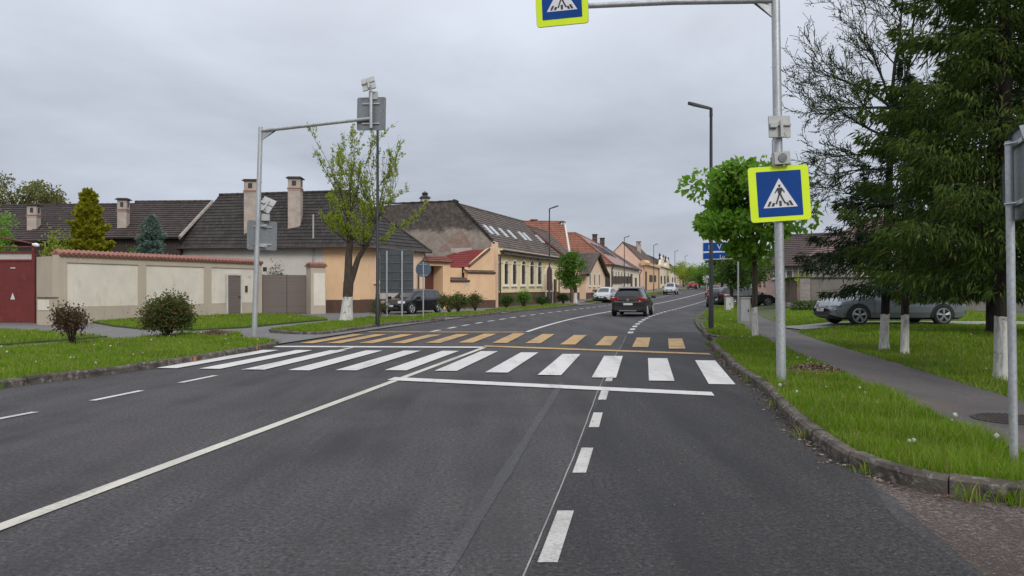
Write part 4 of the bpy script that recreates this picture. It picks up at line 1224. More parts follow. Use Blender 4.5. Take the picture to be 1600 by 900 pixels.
# skylights in the roof
nr = (RE1 - RE0).cross(RR0 - RE0).normalized()
nr = nr if nr.z > 0 else -nr
for px, s0 in ((762.5, .50), (771, .50), (785.5, .50), (799, .50), (815.5, .52), (823, .52), (843, .54), (863, .54)):
    # find the place along the roof whose column matches
    best = min(range(0, 101), key=lambda k: abs(800 + F * (RE0.lerp(RE1, k / 100).lerp(RR0.lerp(RR1, k / 100), s0)).x / (RE0.lerp(RE1, k / 100).lerp(RR0.lerp(RR1, k / 100), s0)).y - px))
    k = best / 100
    c0_, c1_ = RE0.lerp(RE1, k).lerp(RR0.lerp(RR1, k), s0 - .095), RE0.lerp(RE1, k).lerp(RR0.lerp(RR1, k), s0 + .095)
    ax = (RE1 - RE0).normalized() * .25
    def fr_(a, b, wv, h0, h1):
        return [a - wv + nr * h0, a + wv + nr * h0, b + wv + nr * h0, b - wv + nr * h0], [a - wv + nr * h1, a + wv + nr * h1, b + wv + nr * h1, b - wv + nr * h1]
    mb = MB(); lo, hi = fr_(c0_, c1_, ax * 1.12, .0, .10); mb.hexa(lo, hi); w_ = mb.build("skylight", M_WFRAME, t)
    c2, c3 = c0_.lerp(c1_, .06), c0_.lerp(c1_, .94)
    mb = MB(); lo, hi = fr_(c2, c3, ax * .98, .101, .112); mb.hexa(lo, hi); mb.build("pane", M_SKYGLASS, w_)
mb = MB(); f.box(mb, 0, f.L, -.05, 1.15, .002, .05); mb.build("plinth", M_PLINTH, t)
mb = MB(); f.box(mb, 0, f.L, ze - .42, ze - .12, .002, .10); f.box(mb, 0, f.L, ze - .12, ze + .02, .002, .26); f.box(mb, 0, f.L, 1.15, 1.27, .052, .09)
f.box(mb, 0, f.L, 3.38, 3.46, .002, .05)
mb.build("cornice", M_YELLOW, t)
for px in (790, 803, 817, 830.3, 842.3):
    window(t, f, px - 3.2, px + 3.2, 416, 444, M_TRIM, .09, .13, 1, 1, True)
    mb = MB(); uu = f.u(px); f.box(mb, uu - .5, uu + .5, 1.5, 1.62, .002, .06); f.box(mb, uu - .38, uu + .38, 1.28, 1.5, .002, .04); mb.build("apron", M_TRIM, t)
# arched gateway
u0, u1 = f.u(852), f.u(861.5)
mb = MB(); n = 10; um = (u0 + u1) / 2; rr = (u1 - u0) / 2
pts = [(u0, .05), (u1, .05)] + [(um + rr * math.cos(math.pi * k / n), 2.75 + .75 * math.sin(math.pi * k / n)) for k in range(n + 1)]
f.slabpoly(mb, pts, .054, .07); dr = mb.build("door", M_GATEBR, t)
mb = MB()
oo = [(um - (rr + .16) * math.cos(math.pi * k / n), 2.75 + .92 * math.sin(math.pi * k / n)) for k in range(n + 1)]
ii = [(um - rr * math.cos(math.pi * k / n), 2.75 + .75 * math.sin(math.pi * k / n)) for k in range(n + 1)]
for k in range(n): f.slabpoly(mb, [oo[k], ii[k], ii[k + 1], oo[k + 1]], .002, .12)
f.box(mb, u0 - .16, u0, 0, 2.75, .054, .12); f.box(mb, u1, u1 + .16, 0, 2.75, .054, .12); mb.build("frame", M_TRIM, dr)
mb = MB()
a, b = f.p(0, ze - .12, .42), f.p(f.L, ze - .12, .42); mb.tube([a, b], .075, 8)
for u in (.12, f.L - .3):
    mb.tube([f.p(u, ze - .16, .42), f.p(u, ze - .55, .13), f.p(u, .2, .13)], .055, 8)
mb.build("gutter", M_GUTTER, t)
for uu_, zz_ in ((f.u(806), .55), (f.u(833), .6), (f.u(862), .5)):
    mb = MB(); f.box(mb, uu_ - .16, uu_ + .16, zz_ - .13, zz_ + .13, .052, .06); mb.build("cellar_vent", M_DARKMET, t)
cx_, cy_ = at(664, 60.8)
o_ = chimney(t, cx_, cy_, 7.2, zy(308, 60.8), .6, M_CHIM, .3)
mb = MB()
mb.tube([(cx_, cy_, zy(308, 60.8) - .02), (cx_, cy_, zy(305, 60.8)), (cx_, cy_, zy(302, 60.8)), (cx_, cy_, zy(299, 60.8))], [.42, .2, .26, .05], 10); mb.build("cowl", M_DARKMET, o_, smooth=40)

# --- the row further on
def row_house(name, lab, A, B, ze, zr, half, wallm, roofm, wins=(), zbase=None, gables=True, over=.35, doors=(), frame=M_BROWN, plinth=None, depth=None, group=None):
    f = Fac(A, B)
    inn = -f.n
    t = thing(name, lab, "house", (f.A.x, f.A.y, f.z0), group)
    dp = depth or 2 * half
    body(t, [tuple(f.A), tuple(f.B), tuple(f.B + inn * dp), tuple(f.A + inn * dp)], f.z0 - .5, ze, wallm)
    if gables:
        for c_, th_ in ((f.A, .25), (f.B, -.25)):
            mb = MB(); gable_fill(mb, tuple(c_), inn, half, ze, zr, th_, f.d); mb.build("gable", wallm, t)
        ro, pts = gable_roofed(t, tuple(f.A), tuple(f.B), inn, half, ze, zr, roofm, over, course=.36)
    for (a, b, c, d_) in wins:
        window(t, f, a, b, c, d_, frame, .06, .12, 1, 1)
    for (a, b, c) in doors:
        mb = MB(); f.box(mb, f.u(a), f.u(b), f.z0, f.z((a + b) / 2, c), .002, .05); mb.build("door", M_GATEBR, t)
    if plinth:
        mb = MB(); f.box(mb, 0, f.L, f.z0 - .4, f.z0 + plinth, .002, .05); mb.build("plinth", M_PLINTH, t)
    mb = MB(); f.box(mb, 0, f.L, ze - .3, ze - .05, .052, .2); mb.build("cornice", wallm, t)
    return t, f
t, f = row_house("terraced_house", "peach house with grey-brown roof behind the round green street tree", at(873.6, 74.3), at(905, 84.0), 4.35, 7.7, 3.6, M_PEACH2, M_TILE_GREY, ((893, 898, 425, 447), (882, 886, 424, 446)), plinth=.9)
mb = MB(); q0 = Vector((*at(812.5, 75.0), zy(345.5, 75.0))); q1 = Vector((*at(881, 73.9), zy(399, 73.9)))
mb.tube([q0, q1], .16, 6); mb.build("firewall_cap", surf("dark_red_cap", (.12, .045, .038), None, 3, .8), t)
for px in (867.5, 893.0):
    x_, y_ = at(px, 71 if px < 880 else 72.5); mb = MB(); mb.box((x_, y_, 1.15), (.22, .22, 2.3), .3); mb.build("gate_post", M_PLINTH, t)
# orange roofed house standing back
A, B = at(812, 86.0), at(889, 86.4)
f = Fac(A, B); t = thing("orange_roofed_house", "tall house with orange tiled roof and white chimney standing back from street", "house", (f.A.x, f.A.y, 0))
inn = -f.n
body(t, [tuple(f.A), tuple(f.B), tuple(f.B + inn * 9), tuple(f.A + inn * 9)], -.2, 5.2, M_CREAMW)
mb = MB(); gable_fill(mb, tuple(f.B), inn, 4.5, 5.2, 9.35, -.25, f.d); mb.build("gable", surf("white_gable", (.7, .68, .64), None, 2, .85), t)
ro, (e0, e1, r0, r1) = gable_roofed(t, tuple(f.A), tuple(f.B), inn, 4.5, 5.2, 9.35, M_TILE_RED, .35, course=.36)
mb = MB(); mb.tube([e1, r1], .13, 6); mb.build("bargeboard", surf("white_barge", (.68, .66, .62), None, 3, .7), t)
chimney(t, *at(879, 90.6), 6.2, zy(346, 90.6), .46, surf("white_chimney", (.66, .64, .6), None, 2, .85), .1)
chimney(t, *at(834, 91), 8.0, zy(343, 91), .7, M_TILE_RED, .1)
# gable-fronted little house
A, B = Vector(at(915.5, 86.0)), Vector(at(945.5, 97.0))
f = Fac(A, B); inn = -f.n
t = thing("gabled_cottage", "small peach cottage with grey roof and dark gable edge facing the street", "house", (f.A.x, f.A.y, f.z0))
zeA, apex = 3.45, 5.75
mid = f.L / 2
mb = MB(); f.slabpoly(mb, [(0, f.z0 - .5), (f.L, f.z0 - .5), (f.L, zeA - .2), (mid, apex - .3), (0, zeA - .2)], -9, 0); mb.build("wall", M_PEACH2, t)
mb = MB()
def rp(u, z, w_): return f.p(u, z, w_)
roof_plane(mb, rp(-.55, zeA - .45, -9.2), rp(-.55, zeA - .45, .35), rp(mid, apex + .0, .35), rp(mid, apex + .0, -9.2), .36)
roof_plane(mb, rp(f.L + .55, zeA - .45, .35), rp(f.L + .55, zeA - .45, -9.2), rp(mid, apex + .0, -9.2), rp(mid, apex + .0, .35), .36)
mb.build("roof", M_TILE_GREY, t)
mb = MB(); mb.tube([rp(mid, apex - .1, .35), rp(f.L + .6, zeA - .5, .35)], .2, 6); mb.tube([rp(mid, apex - .1, .35), rp(-.6, zeA - .5, .35)], .2, 6); mb.build("bargeboard", M_BROWN, t)
for a in (921.5, 928.5, 936): window(t, f, a - 1.3, a + 1.3, 429, 446, M_TRIM, .06, .1, 0, 1)
mb = MB(); f.box(mb, 0, f.L, f.z0 - .4, f.z0 + .75, .002, .05); mb.build("plinth", M_PLINTH, t)
# dark iron gate beside it
f = Fac(at(946.3, 97.6), at(953.5, 99.8)); t = thing("iron_gate", "tall dark iron gate between the cottage and long cream house", "gate", (f.A.x, f.A.y, f.z0))
mb = MB()
for k in range(14): f.box(mb, f.L * k / 14, f.L * k / 14 + .12, f.z0, f.z0 + 2.9 + .35 * math.sin(math.pi * k / 13), -.05, 0)
mb.build("bars", M_DARKMET, t)
mb = MB(); f.box(mb, -.1, f.L + .1, f.z0, f.z0 + .8, -.08, -.052); mb.build("sheet", M_DARKMET, t)
# long house with the orange front slope and pale street slope
A, B = Vector(at(955, 100.0)), Vector(at(999, 132.0))
f = Fac(A, B); inn = -f.n
t = thing("long_cream_house", "long cream house with orange hipped front roof and pale pink street slope", "house", (f.A.x, f.A.y, f.z0))
ze, zr, half = 4.75, 9.1, 5.6
dp = 19
Lb = A + inn * 19
body(t, [tuple(A), tuple(B), tuple(B + inn * 11), tuple(A + inn * 19 + f.d * 4), tuple(Lb)], f.z0 - .5, ze, M_CREAMW)
up = lambda p, z: Vector((p.x, p.y, z))
eA, eB, eL = up(A + f.n * .4 - f.d * .4, ze - .2), up(B + f.n * .4, ze - .2), up(Lb - f.d * .4, ze - .2)
rA = up(A + inn * half + f.d * 4.4, zr); rB = up(B + inn * half, zr - .6); rL = up(Lb + f.d * 4.4, zr)
mb = MB(); roof_plane(mb, eL, eA, rA, rL, .36, .04); ridge_caps(mb, rL, rA); mb.build("front_slope", M_TILE_RED, t)
mb = MB(); roof_plane(mb, eA, eA.lerp(eB, .62), rA.lerp(rB, .62), rA, .36, .03); mb.build("street_slope", M_TILE_PINK, t)
mb = MB(); roof_plane(mb, eA.lerp(eB, .62), eB, rB, rA.lerp(rB, .62), .36, .03); roof_plane(mb, up(B + inn * 11.5, ze - .2), up(A + inn * 11.5 + f.d * 6, ze - .2), rA, rB, .36); mb.build("far_slope", M_TILE_GREY, t)
mb = MB(); ridge_caps(mb, eA, rA, .14); ridge_caps(mb, rA, rB, .12); mb.build("ridge_tiles", M_TILE_RED, t)
for k in (.14, .25, .36, .47):
    e_, r_ = eA.lerp(eB, k), rA.lerp(rB, k)
    nn = (eB - eA).cross(rA - eA).normalized(); nn = nn if nn.z > 0 else -nn
    ax = (eB - eA).normalized() * .55
    a_, b_ = e_.lerp(r_, .36), e_.lerp(r_, .72)
    mb = MB(); mb.hexa([a_ - ax + nn * .04, a_ + ax + nn * .04, b_ + ax + nn * .04, b_ - ax + nn * .04], [a_ - ax + nn * .12, a_ + ax + nn * .12, b_ + ax + nn * .12, b_ - ax + nn * .12]); mb.build("skylight", M_DARKMET, t)
mb = MB(); gable_fill(mb, tuple(B), inn, half, ze, zr - .7, -.25, f.d); mb.build("gable", M_CREAMW, t)
for a in (957.5, 962, 966.5, 971, 976, 981.5):
    window(t, f, a - .9, a + .9, 424 + (a - 957) * .1, 440 + (a - 957) * .12, M_TRIM, .06, .12, 0, 1)
    mb = MB(); f.box(mb, f.u(a - 2.0), f.u(a + 2.0), f.z(a, 443), f.z(a, 431.5), .09, .16); mb.build("shutter", M_BROWN, t)
mb = MB(); f.box(mb, f.u(985), f.u(987.5), f.z0, f.z(986, 428), .052, .09); mb.build("door", M_BROWN, t)
mb = MB(); f.box(mb, f.u(992), f.u(994.5), f.z0 + 1, f.z(993, 434), .002, .06); mb.build("window", M_BROWN, t)
mb = MB(); mb.tube([eA, eB], .1, 6); mb.tube([eA, up(A + f.n * .1, ze - .9), up(A + f.n * .1, f.z0)], .08, 6); mb.tube([eB, up(B + f.n * .1 - f.d * .3, ze - .9), up(B + f.n * .1 - f.d * .3, f.z0)], .08, 6); mb.build("gutter", M_GUTTER, t)
mb = MB(); f.box(mb, 0, f.L, f.z0 - .4, f.z0 + .9, .002, .05); mb.build("plinth", M_PINKW, t)
chimney(t, *(rA.lerp(rB, .56)).xy, 8.2, 10.0, .7, M_CHIMCAP); chimney(t, *(rA.lerp(rB, .82)).xy, 7.8, 9.9, .7, M_CHIMCAP)
# pink gable house
A, B = Vector(at(1004, 136.0)), Vector(at(1028.5, 163.0))
f = Fac(A, B); inn = -f.n
t = thing("pink_gable_house", "pink gabled house with brown roof, orange street front and dark shutters", "house", (f.A.x, f.A.y, f.z0))
body(t, [tuple(A), tuple(B), tuple(B + inn * 7), tuple(A + inn * 7)], f.z0 - .6, 6.2, M_PINKW)
for c_, th_ in ((A, .3), (B, -.3)):
    mb = MB(); gable_fill(mb, tuple(c_), inn, 3.5, 6.2, 9.7, th_, f.d); mb.build("gable", M_PINKW, t)
gable_roofed(t, tuple(A), tuple(B), inn, 3.5, 6.2, 9.7, M_TILE_BROWN, .4, course=.45)
mb = MB(); f.box(mb, 0, f.L, f.z0 - .5, 6.0, .002, .06); mb.build("orange_front", M_ORANGEW, t)
for a, b, c, d_, m_ in ((1014, 1018.5, 429.5, 440, M_BROWN), (1020.5, 1024, 430, 440, M_BROWN)):
    mb = MB(); f.box(mb, f.u(a), f.u(b), f.z(a, d_), f.z(a, c), .062, .18); mb.build("shutter", m_, t)
mb = MB(); f.box(mb, f.u(1007.5), f.u(1010), f.z0, f.z(1008, 424), .062, .1); mb.build("door", M_GATEBR, t)
mb = MB(); f.box(mb, -.3, f.L, 5.7, 6.15, .062, .5); mb.tube([f.p(-.6, 5.95, .1), f.p(1.8, 5.95, .7)], .5, 8); mb.build("cornice", M_ORANGEW, t)
mb = MB(); mb.tube([f.p(f.L - .4, 6.0, .2), f.p(f.L - .4, f.z0, .2)], .1, 6); mb.build("downpipe", M_GUTTER, t)
chimney(t, *(A + inn * 2.4 + f.d * 14).xy, 8, 10.6, .8, M_CHIM)
# ornate cream house with finials, then the last houses
A, B = Vector(at(1029.5, 165.0)), Vector(at(1047, 194.0))
f = Fac(A, B); inn = -f.n
t = thing("ornate_house", "ornate cream house with curved parapets and small dark finials along the top", "house", (f.A.x, f.A.y, f.z0))
body(t, [tuple(A), tuple(B), tuple(B + inn * 8), tuple(A + inn * 8)], f.z0 - .6, 6.6, M_CREAMW)
mb = MB()
for c_ in (.25, .72):
    pts = [(f.L * c_ - 4.6, 6.6), (f.L * c_ + 4.6, 6.6), (f.L * c_ + 3.4, 7.6), (f.L * c_ + 1.6, 8.5), (f.L * c_ - 1.6, 8.5), (f.L * c_ - 3.4, 7.6)]
    f.slabpoly(mb, pts, -.4, .15)
mb.build("parapet", M_CREAMW, t)
for c_ in (.1, .4, .6, .86):
    p_ = f.p(f.L * c_, 7.7, -.1); mb = MB(); mb.tube([p_, p_ + Vector((0, 0, .7)), p_ + Vector((0, 0, 1.0)), p_ + Vector((0, 0, 1.5))], [.3, .14, .26, .05], 8)
    mb.build("finial", M_DARKMET, t)
for a in (1033, 1038.5, 1043.5): window(t, f, a - .8, a + .8, 432, 441, M_BROWN, .08, .15, 0, 0)
mb = MB(); f.box(mb, 0, f.L, 6.2, 6.6, .002, .4); mb.build("cornice", M_CREAMW, t)
gable_roofed(t, tuple(A + f.d * 2 + inn * .6), tuple(B + inn * .6), inn, 3.4, 6.7, 9.2, M_TILE_OLD, .0, course=.5)
t, f = row_house("terraced_house", "distant cream house with brown roof near the end of the row", at(1047.6, 196.0), at(1058, 225.0), 6.4, 9.4, 4.5, M_CREAMW, M_TILE_BROWN, ((1050, 1051.5, 434, 442), (1054, 1055.3, 435, 442)))
t, f = row_house("terraced_house", "last visible brown-roofed house of the row before the far trees", at(1058.4, 228.0), at(1070, 285.0), 6.6, 10.2, 5.0, M_PINKW, M_TILE_BROWN, ((1062, 1063, 437, 443),))

# --- right-hand side: house with the maroon roof, fence, walls
M_TILE_MAR = tiles("maroon_roof_tiles", (.066, .045, .043), (.092, .062, .058), (.052, .04, .039))
f = Fac(at(1196, 64.0), at(1330, 60.0))
t = thing("maroon_roofed_house", "pink house with maroon roof and white windows behind the grey wall", "house", (f.A.x, f.A.y, f.z0))
inn = -f.n
body(t, [tuple(f.A), tuple(f.B), tuple(f.B + inn * 8), tuple(f.A + inn * 8)], f.z0 - .5, 3.62, plaster("mauve_render", (.40, .29, .28), (.36, .26, .25), (.3, .22, .21)))
gable_roofed(t, tuple(f.A), tuple(f.B), inn, 3.6, 3.62, 6.05, M_TILE_MAR, .5, course=.3)
mb = MB(); gable_fill(mb, tuple(f.A), inn, 4, 3.6, 6.0, .2, f.d); mb.build("gable", M_PINKW, t)
for a, b in ((1249, 1256.5), (1258, 1265), (1266.5, 1274), (1229.5, 1238), (1210, 1217)):
    window(t, f, a, b, 417, 434, M_WFRAME, .07, .1, 0, 1)
t, f = row_house("pink_street_house", "orange-pink house far along the right pavement beyond the wooden fence", at(1180, 118.0), at(1202, 108.0), 3.9, 6.8, 4.0, M_PINKW, M_TILE_RED, ((1186, 1189, 436, 446), (1194, 1197, 436, 446)))
t, f = row_house("red_roofed_house", "house with red shingle roof glimpsed between the spruces", at(1268, 54.0), at(1345, 50.0), 3.9, 6.4, 4.6, M_WALLW, tiles("pinkish_shingles", (.15, .088, .082), (.21, .125, .117), (.11, .07, .066)), ())
t, f = row_house("far_white_house", "pale grey house far off behind the right-hand street trees", at(1112, 190.0), at(1150, 176.0), 7.2, 10.5, 5, M_WALLW, M_TILE_BROWN, ((1120, 1123, 430, 438), (1130, 1133, 430, 438)))
t, f = row_house("far_ochre_house", "ochre house at the far end of the right side", at(1085, 262.0), at(1111, 246.0), 5.0, 8.0, 5, M_ORANGEW, M_TILE_RED, ())
# fence of upright boards on a low plinth
P0, P1 = Vector((16.9, 45.6)), Vector((20.6, 60.0))
M_BOARD = planks("old_fence_boards", (.17, .115, .085), (.26, .185, .14), .2)
M_YKERB = surf("yellow_kerb_stone", (.55, .36, .09), (.42, .29, .1), 3, .8)
f = Fac(P1, P0)
f.n = -f.n if f.n.x > 0 else f.n
t = thing("wooden_fence", "brown fence of upright boards on a low yellow kerb beside the pavement", "fence", (P0.x, P0.y, 0))
for k in range(5):
    u0, u1 = f.L * k / 5 + .12, f.L * (k + 1) / 5 - .12
    mb = MB(); u = u0
    while u < u1 - .1:
        f.box(mb, u, u + .2, .55, 1.93 + rnd.uniform(-.03, .03), -.03, 0); u += .245
    f.box(mb, u0, u1, .7, .8, -.08, -.031); f.box(mb, u0, u1, 1.6, 1.7, -.08, -.031)
    mb.build("board_panel", M_BOARD, t)
    mb = MB(); f.box(mb, u0 - .24, u0, .0, 2.1, -.16, .06); mb.build("post", M_BARGE, t)
mb = MB(); f.box(mb, 0, f.L, -.05, .5, -.12, .005); mb.build("base", M_WALLW, t)
mb = MB(); f.box(mb, 0, f.L, -.05, .16, .007, .22); mb.build("kerb", M_YKERB, t)
mb = MB(); f.box(mb, -.1, f.L + .1, 2.1, 2.16, -.3, .25); mb.build("cap", M_DARKMET, t)
M_CONC = plaster("grey_concrete_wall", (.235, .21, .185), (.19, .17, .15), (.12, .11, .1), (.5, .72))
f = Fac((17.0, 45.3), (33.0, 38.0), 0)
t = thing("concrete_wall", "weathered grey concrete boundary wall behind the silver car", "wall", (17.0, 45.3, 0))
mb = MB(); f.box(mb, 0, f.L, -.05, 2.06, -.2, 0); mb.build("wall_body", M_CONC, t)
mb = MB(); f.box(mb, -.05, f.L, 2.06, 2.14, -.26, .06); mb.build("coping", M_CHIMCAP, t)
mb = MB(); f.box(mb, .0, .55, -.05, 2.06, .002, .05)
for z_ in (.5, .95, 1.4, 1.8): f.box(mb, .0, .56, z_, z_ + .04, .051, .065)
mb.build("pier", M_BARGE, t)
# ------------------------------------------------------------------ signs, lamps, cabinets
def galv(name, c=(0.50, 0.51, 0.52), rough=0.45):
    m, t, b, o = newmat(name)
    v = objc(t)
    vo = node(t, "ShaderNodeTexVoronoi", {"Vector": v, "Scale": 28.0})
    col = mixc(t, rng(t, vo.outputs["Distance"], 0.1, 0.7), tuple(x * .85 for x in c), tuple(min(1, x * 1.1) for x in c))
    mv = node(t, "ShaderNodeMapping", {"Vector": v}); mv.inputs["Scale"].default_value = (5, 5, 1.2)
    col = mixc(t, rng(t, nz(t, mv.outputs[0], 1.5, 6, .6), .4, .7, 0, .6), col, tuple(x * .62 for x in c))
    t.links.new(col, b.inputs["Base Color"]); b.inputs["Metallic"].default_value = .55; b.inputs["Roughness"].default_value = rough
    return m
M_GALV = galv("galvanised_steel")
M_BACK = galv("sign_back", (0.235, 0.25, 0.265), .55)
M_FLUO = surf("fluorescent_yellow", (0.68, 0.86, 0.0), (0.63, 0.82, 0.0), 3, .45)
M_BLUE = surf("sign_blue", (0.005, 0.056, 0.25), (0.004, 0.047, 0.215), 2, .5, spec=.15)
M_SWHITE = surf("sign_white", (0.70, 0.70, 0.72), (0.62, 0.62, 0.64), 6, .5)
M_SBLACK = surf("sign_black", (0.018, 0.018, 0.02), (0.03, 0.03, 0.03), 6, .5)
M_POLE = surf("anthracite_pole", (0.013, 0.015, 0.017), (0.022, 0.024, 0.027), 3, .55)
M_SOLAR = surf("solar_frame", (0.40, 0.40, 0.39), (0.34, 0.34, 0.33), 8, .6)
M_CELL = glass("solar_cells", (.01, .014, .03), .1)
M_BOXG = surf("grey_box", (0.46, 0.46, 0.45), (0.40, 0.40, 0.39), 8, .6)
M_LENS = surf("lamp_lens", (0.22, 0.225, 0.23), (0.12, 0.12, 0.12), 14, .2)

def rrect(w, h, r, n=4):
    out = []
    for cx, cz, a0 in ((w / 2 - r, h / 2 - r, 0), (-w / 2 + r, h / 2 - r, 90), (-w / 2 + r, -h / 2 + r, 180), (w / 2 - r, -h / 2 + r, 270)):
        for k in range(n + 1):
            a = R(a0 + 90 * k / n); out.append((cx + r * math.cos(a), cz + r * math.sin(a)))
    return out
def plate(mb, poly, y0, y1, m):
    """polygon in local (x, z) extruded from y0 to y1 (front = -y), placed by matrix m"""
    a = [m @ Vector((x, y0, z)) for x, z in poly]; b = [m @ Vector((x, y1, z)) for x, z in poly]
    n = len(poly)
    def tri(P, flip):
        for t in tessellate_polygon([[Vector((x, z, 0)) for x, z in poly]]):
            q = [P[i] for i in t]
            mb.face(q[::-1] if flip else q)
    tri(a, False); tri(b, True)
    for i in range(n):
        j = (i + 1) % n
        mb.face([a[i], a[j], b[j], b[i]])
def crossing_sign(par, m, w, h, blue):
    """m: local frame, front towards -y, centre at origin"""
    mb = MB(); plate(mb, rrect(w, h, .05), 0.0, 0.018, m); pan = mb.build("back_sheet", M_BACK, par)
    mb = MB(); plate(mb, rrect(w - .006, h - .006, .047), -.004, -.0005, m); mb.build("yellow_panel", M_FLUO, par)
    mb = MB(); plate(mb, rrect(blue, blue, .01, 2), -.008, -.0045, m); mb.build("blue_field", M_BLUE, par)
    s = blue
    mb = MB(); plate(mb, [(-.385 * s, -.305 * s), (.385 * s, -.305 * s), (0.0, .335 * s)], -.011, -.0085, m); tri = mb.build("triangle", M_SWHITE, par)
    P = MB(); y0, y1 = -.0145, -.0115
    def pp(pts): plate(P, [(x * s, z * s) for x, z in pts], y0, y1, m)
    pp([(.028 * math.cos(R(a)) + 0.0, .172 + .03 * math.sin(R(a))) for a in range(0, 360, 24)])
    pp([(-.05, .128), (.045, .132), (.062, .118), (.045, .03), (.012, -.02), (-.028, -.02), (-.045, .03)])           # torso
    pp([(-.05, .128), (-.035, .085), (-.082, .03), (-.105, .005), (-.118, .018), (-.098, .052)])                       # arms
    pp([(.05, .130), (.03, .09), (.075, .05), (.092, .012), (.112, .02), (.098, .065)])
    pp([(-.03, -.005), (.008, -.005), (-.04, -.13), (-.078, -.235), (-.112, -.22), (-.07, -.12)])                     # legs
    pp([(-.012, -.01), (.028, .0), (.075, -.12), (.125, -.215), (.098, -.24), (.045, -.14)])
    for x0, x1, z1, sk in ((-.30, -.245, -.165, .055), (-.205, -.145, -.20, .03), (-.028, .028, -.16, .0), (.15, .205, -.20, -.03), (.235, .29, -.165, -.055)):
        pp([(x0, -.275), (x1, -.275), (x1 + sk, z1), (x0 + sk, z1)])
    P.build("pictogram", M_SBLACK, tri)
    B = MB()
    for z in (-.3 * h, .3 * h): B.box(None, (w * .6, .035, .035), m=m @ Matrix.Translation((0, .038, z)))
    B.build("rail", M_GALV, pan)
    return pan
def solar(par, m, w=.42, h=.46):
    mb = MB(); plate(mb, rrect(w, h, .01, 2), 0, .03, m); s = mb.build("solar_panel", M_SOLAR, par)
    mb = MB(); plate(mb, rrect(w - .04, h - .04, .005, 2), .0305, .034, m); mb.build("solar_cells", M_CELL, s)
    mb = MB(); mb.box(None, (w, .03, .03), m=m @ Matrix.Translation((0, -.018, .02))); mb.box(None, (.04, .04, h * .8), m=m @ Matrix.Translation((.01, -.045, -.05)))
    mb.box(None, (.10, .05, .06), m=m @ Matrix.Translation((-.1, -.03, .0)))
    mb.tube([m @ Vector((.0, -.03, .0)), m @ Vector((.08, -.07, -.2))], .012, 6)
    mb.build("bracket", M_SOLAR, s)
def Rz(a): return Matrix.Rotation(R(a), 4, "Z")
def Rx(a): return Matrix.Rotation(R(a), 4, "X")
def Ry(a): return Matrix.Rotation(R(a), 4, "Y")
T = Matrix.Translation
# gantry on the right verge
bx, by = 3.93, 11.2
t = thing("crossing_gantry", "galvanised crossing gantry with two yellow-edged blue pedestrian signs facing us", "sign gantry", (bx, by, .09), "pedestrian crossing gantries")
lean = lambda z: bx - (z - .1) * .0155
mb = MB(); mb.tube([(lean(z), by, z) for z in (.05, 1.5, 3, 4.2, 5.82)], [.068, .067, .065, .063, .06], 16); mb.disc((bx, by, .11), .15, (0, 0, 1), .03, 16)
for k in range(4): mb.box((bx + .1 * math.cos(k * 1.571 + .78), by + .1 * math.sin(k * 1.571 + .78), .14), (.025, .025, .05))
mb.build("pole", M_GALV, t, smooth=40)
ax_, ay_ = 1.02, 11.72
mb = MB(); mb.tube([(lean(5.72), by, 5.70), (2.4, by + .25, 5.765), (.55, ay_ + .06, 5.80)], [.05, .045, .04], 12)
pt_ = Vector((lean(5.6), by, 5.6))
mb.hexa([pt_ + Vector((0, -.012, 0)), pt_ + Vector((-.34, .045, .1)), pt_ + Vector((-.34, .045, .14)), pt_ + Vector((0, -.012, -.2))],
        [pt_ + Vector((0, .012, 0)), pt_ + Vector((-.34, .07, .1)), pt_ + Vector((-.34, .07, .14)), pt_ + Vector((0, .012, -.2))])
mb.disc((lean(5.84), by, 5.83), .066, (0, 0, 1), .03, 16)
mb.build("arm", M_GALV, t, smooth=40)
sx, sy_ = (1218 - 800) * (by - .10) / F, by - .10
crossing_sign(t, T((sx + .0, sy_, zy(302.5, sy_))) @ Ry(-3.9) @ Rz(2), .89, .80, .655)
crossing_sign(t, T(((878 - 800) * 11.5 / F, 11.58, zy(-2, 11.58))) @ Ry(-2.6) @ Rz(-9), .79, .80, .60)
solar(t, T((lean(4) + .0, by - .10, zy(197.5, by - .1))) @ Rx(-8), .31, .32)
mb = MB(); m = T((lean(3.5) - .0, by - .13, zy(247.5, by - .13))) @ Ry(-4); mb.box(None, (.225, .13, .175), m=m); bo = mb.build("flasher_box", M_BOXG, t)
mb = MB(); mb.disc(m @ Vector((0, -.072, 0)), .062, (0, -1, .05), .02, 20); mb.build("lens", M_LENS, bo, smooth=40)
mb = MB(); mb.tube([(lean(3.9) - .03, by - .09, 3.85), (lean(3.7) - .12, by - .12, 3.62), (lean(3.5) - .12, by - .12, 3.45)], .006, 5); mb.build("cable", M_SBLACK, bo)
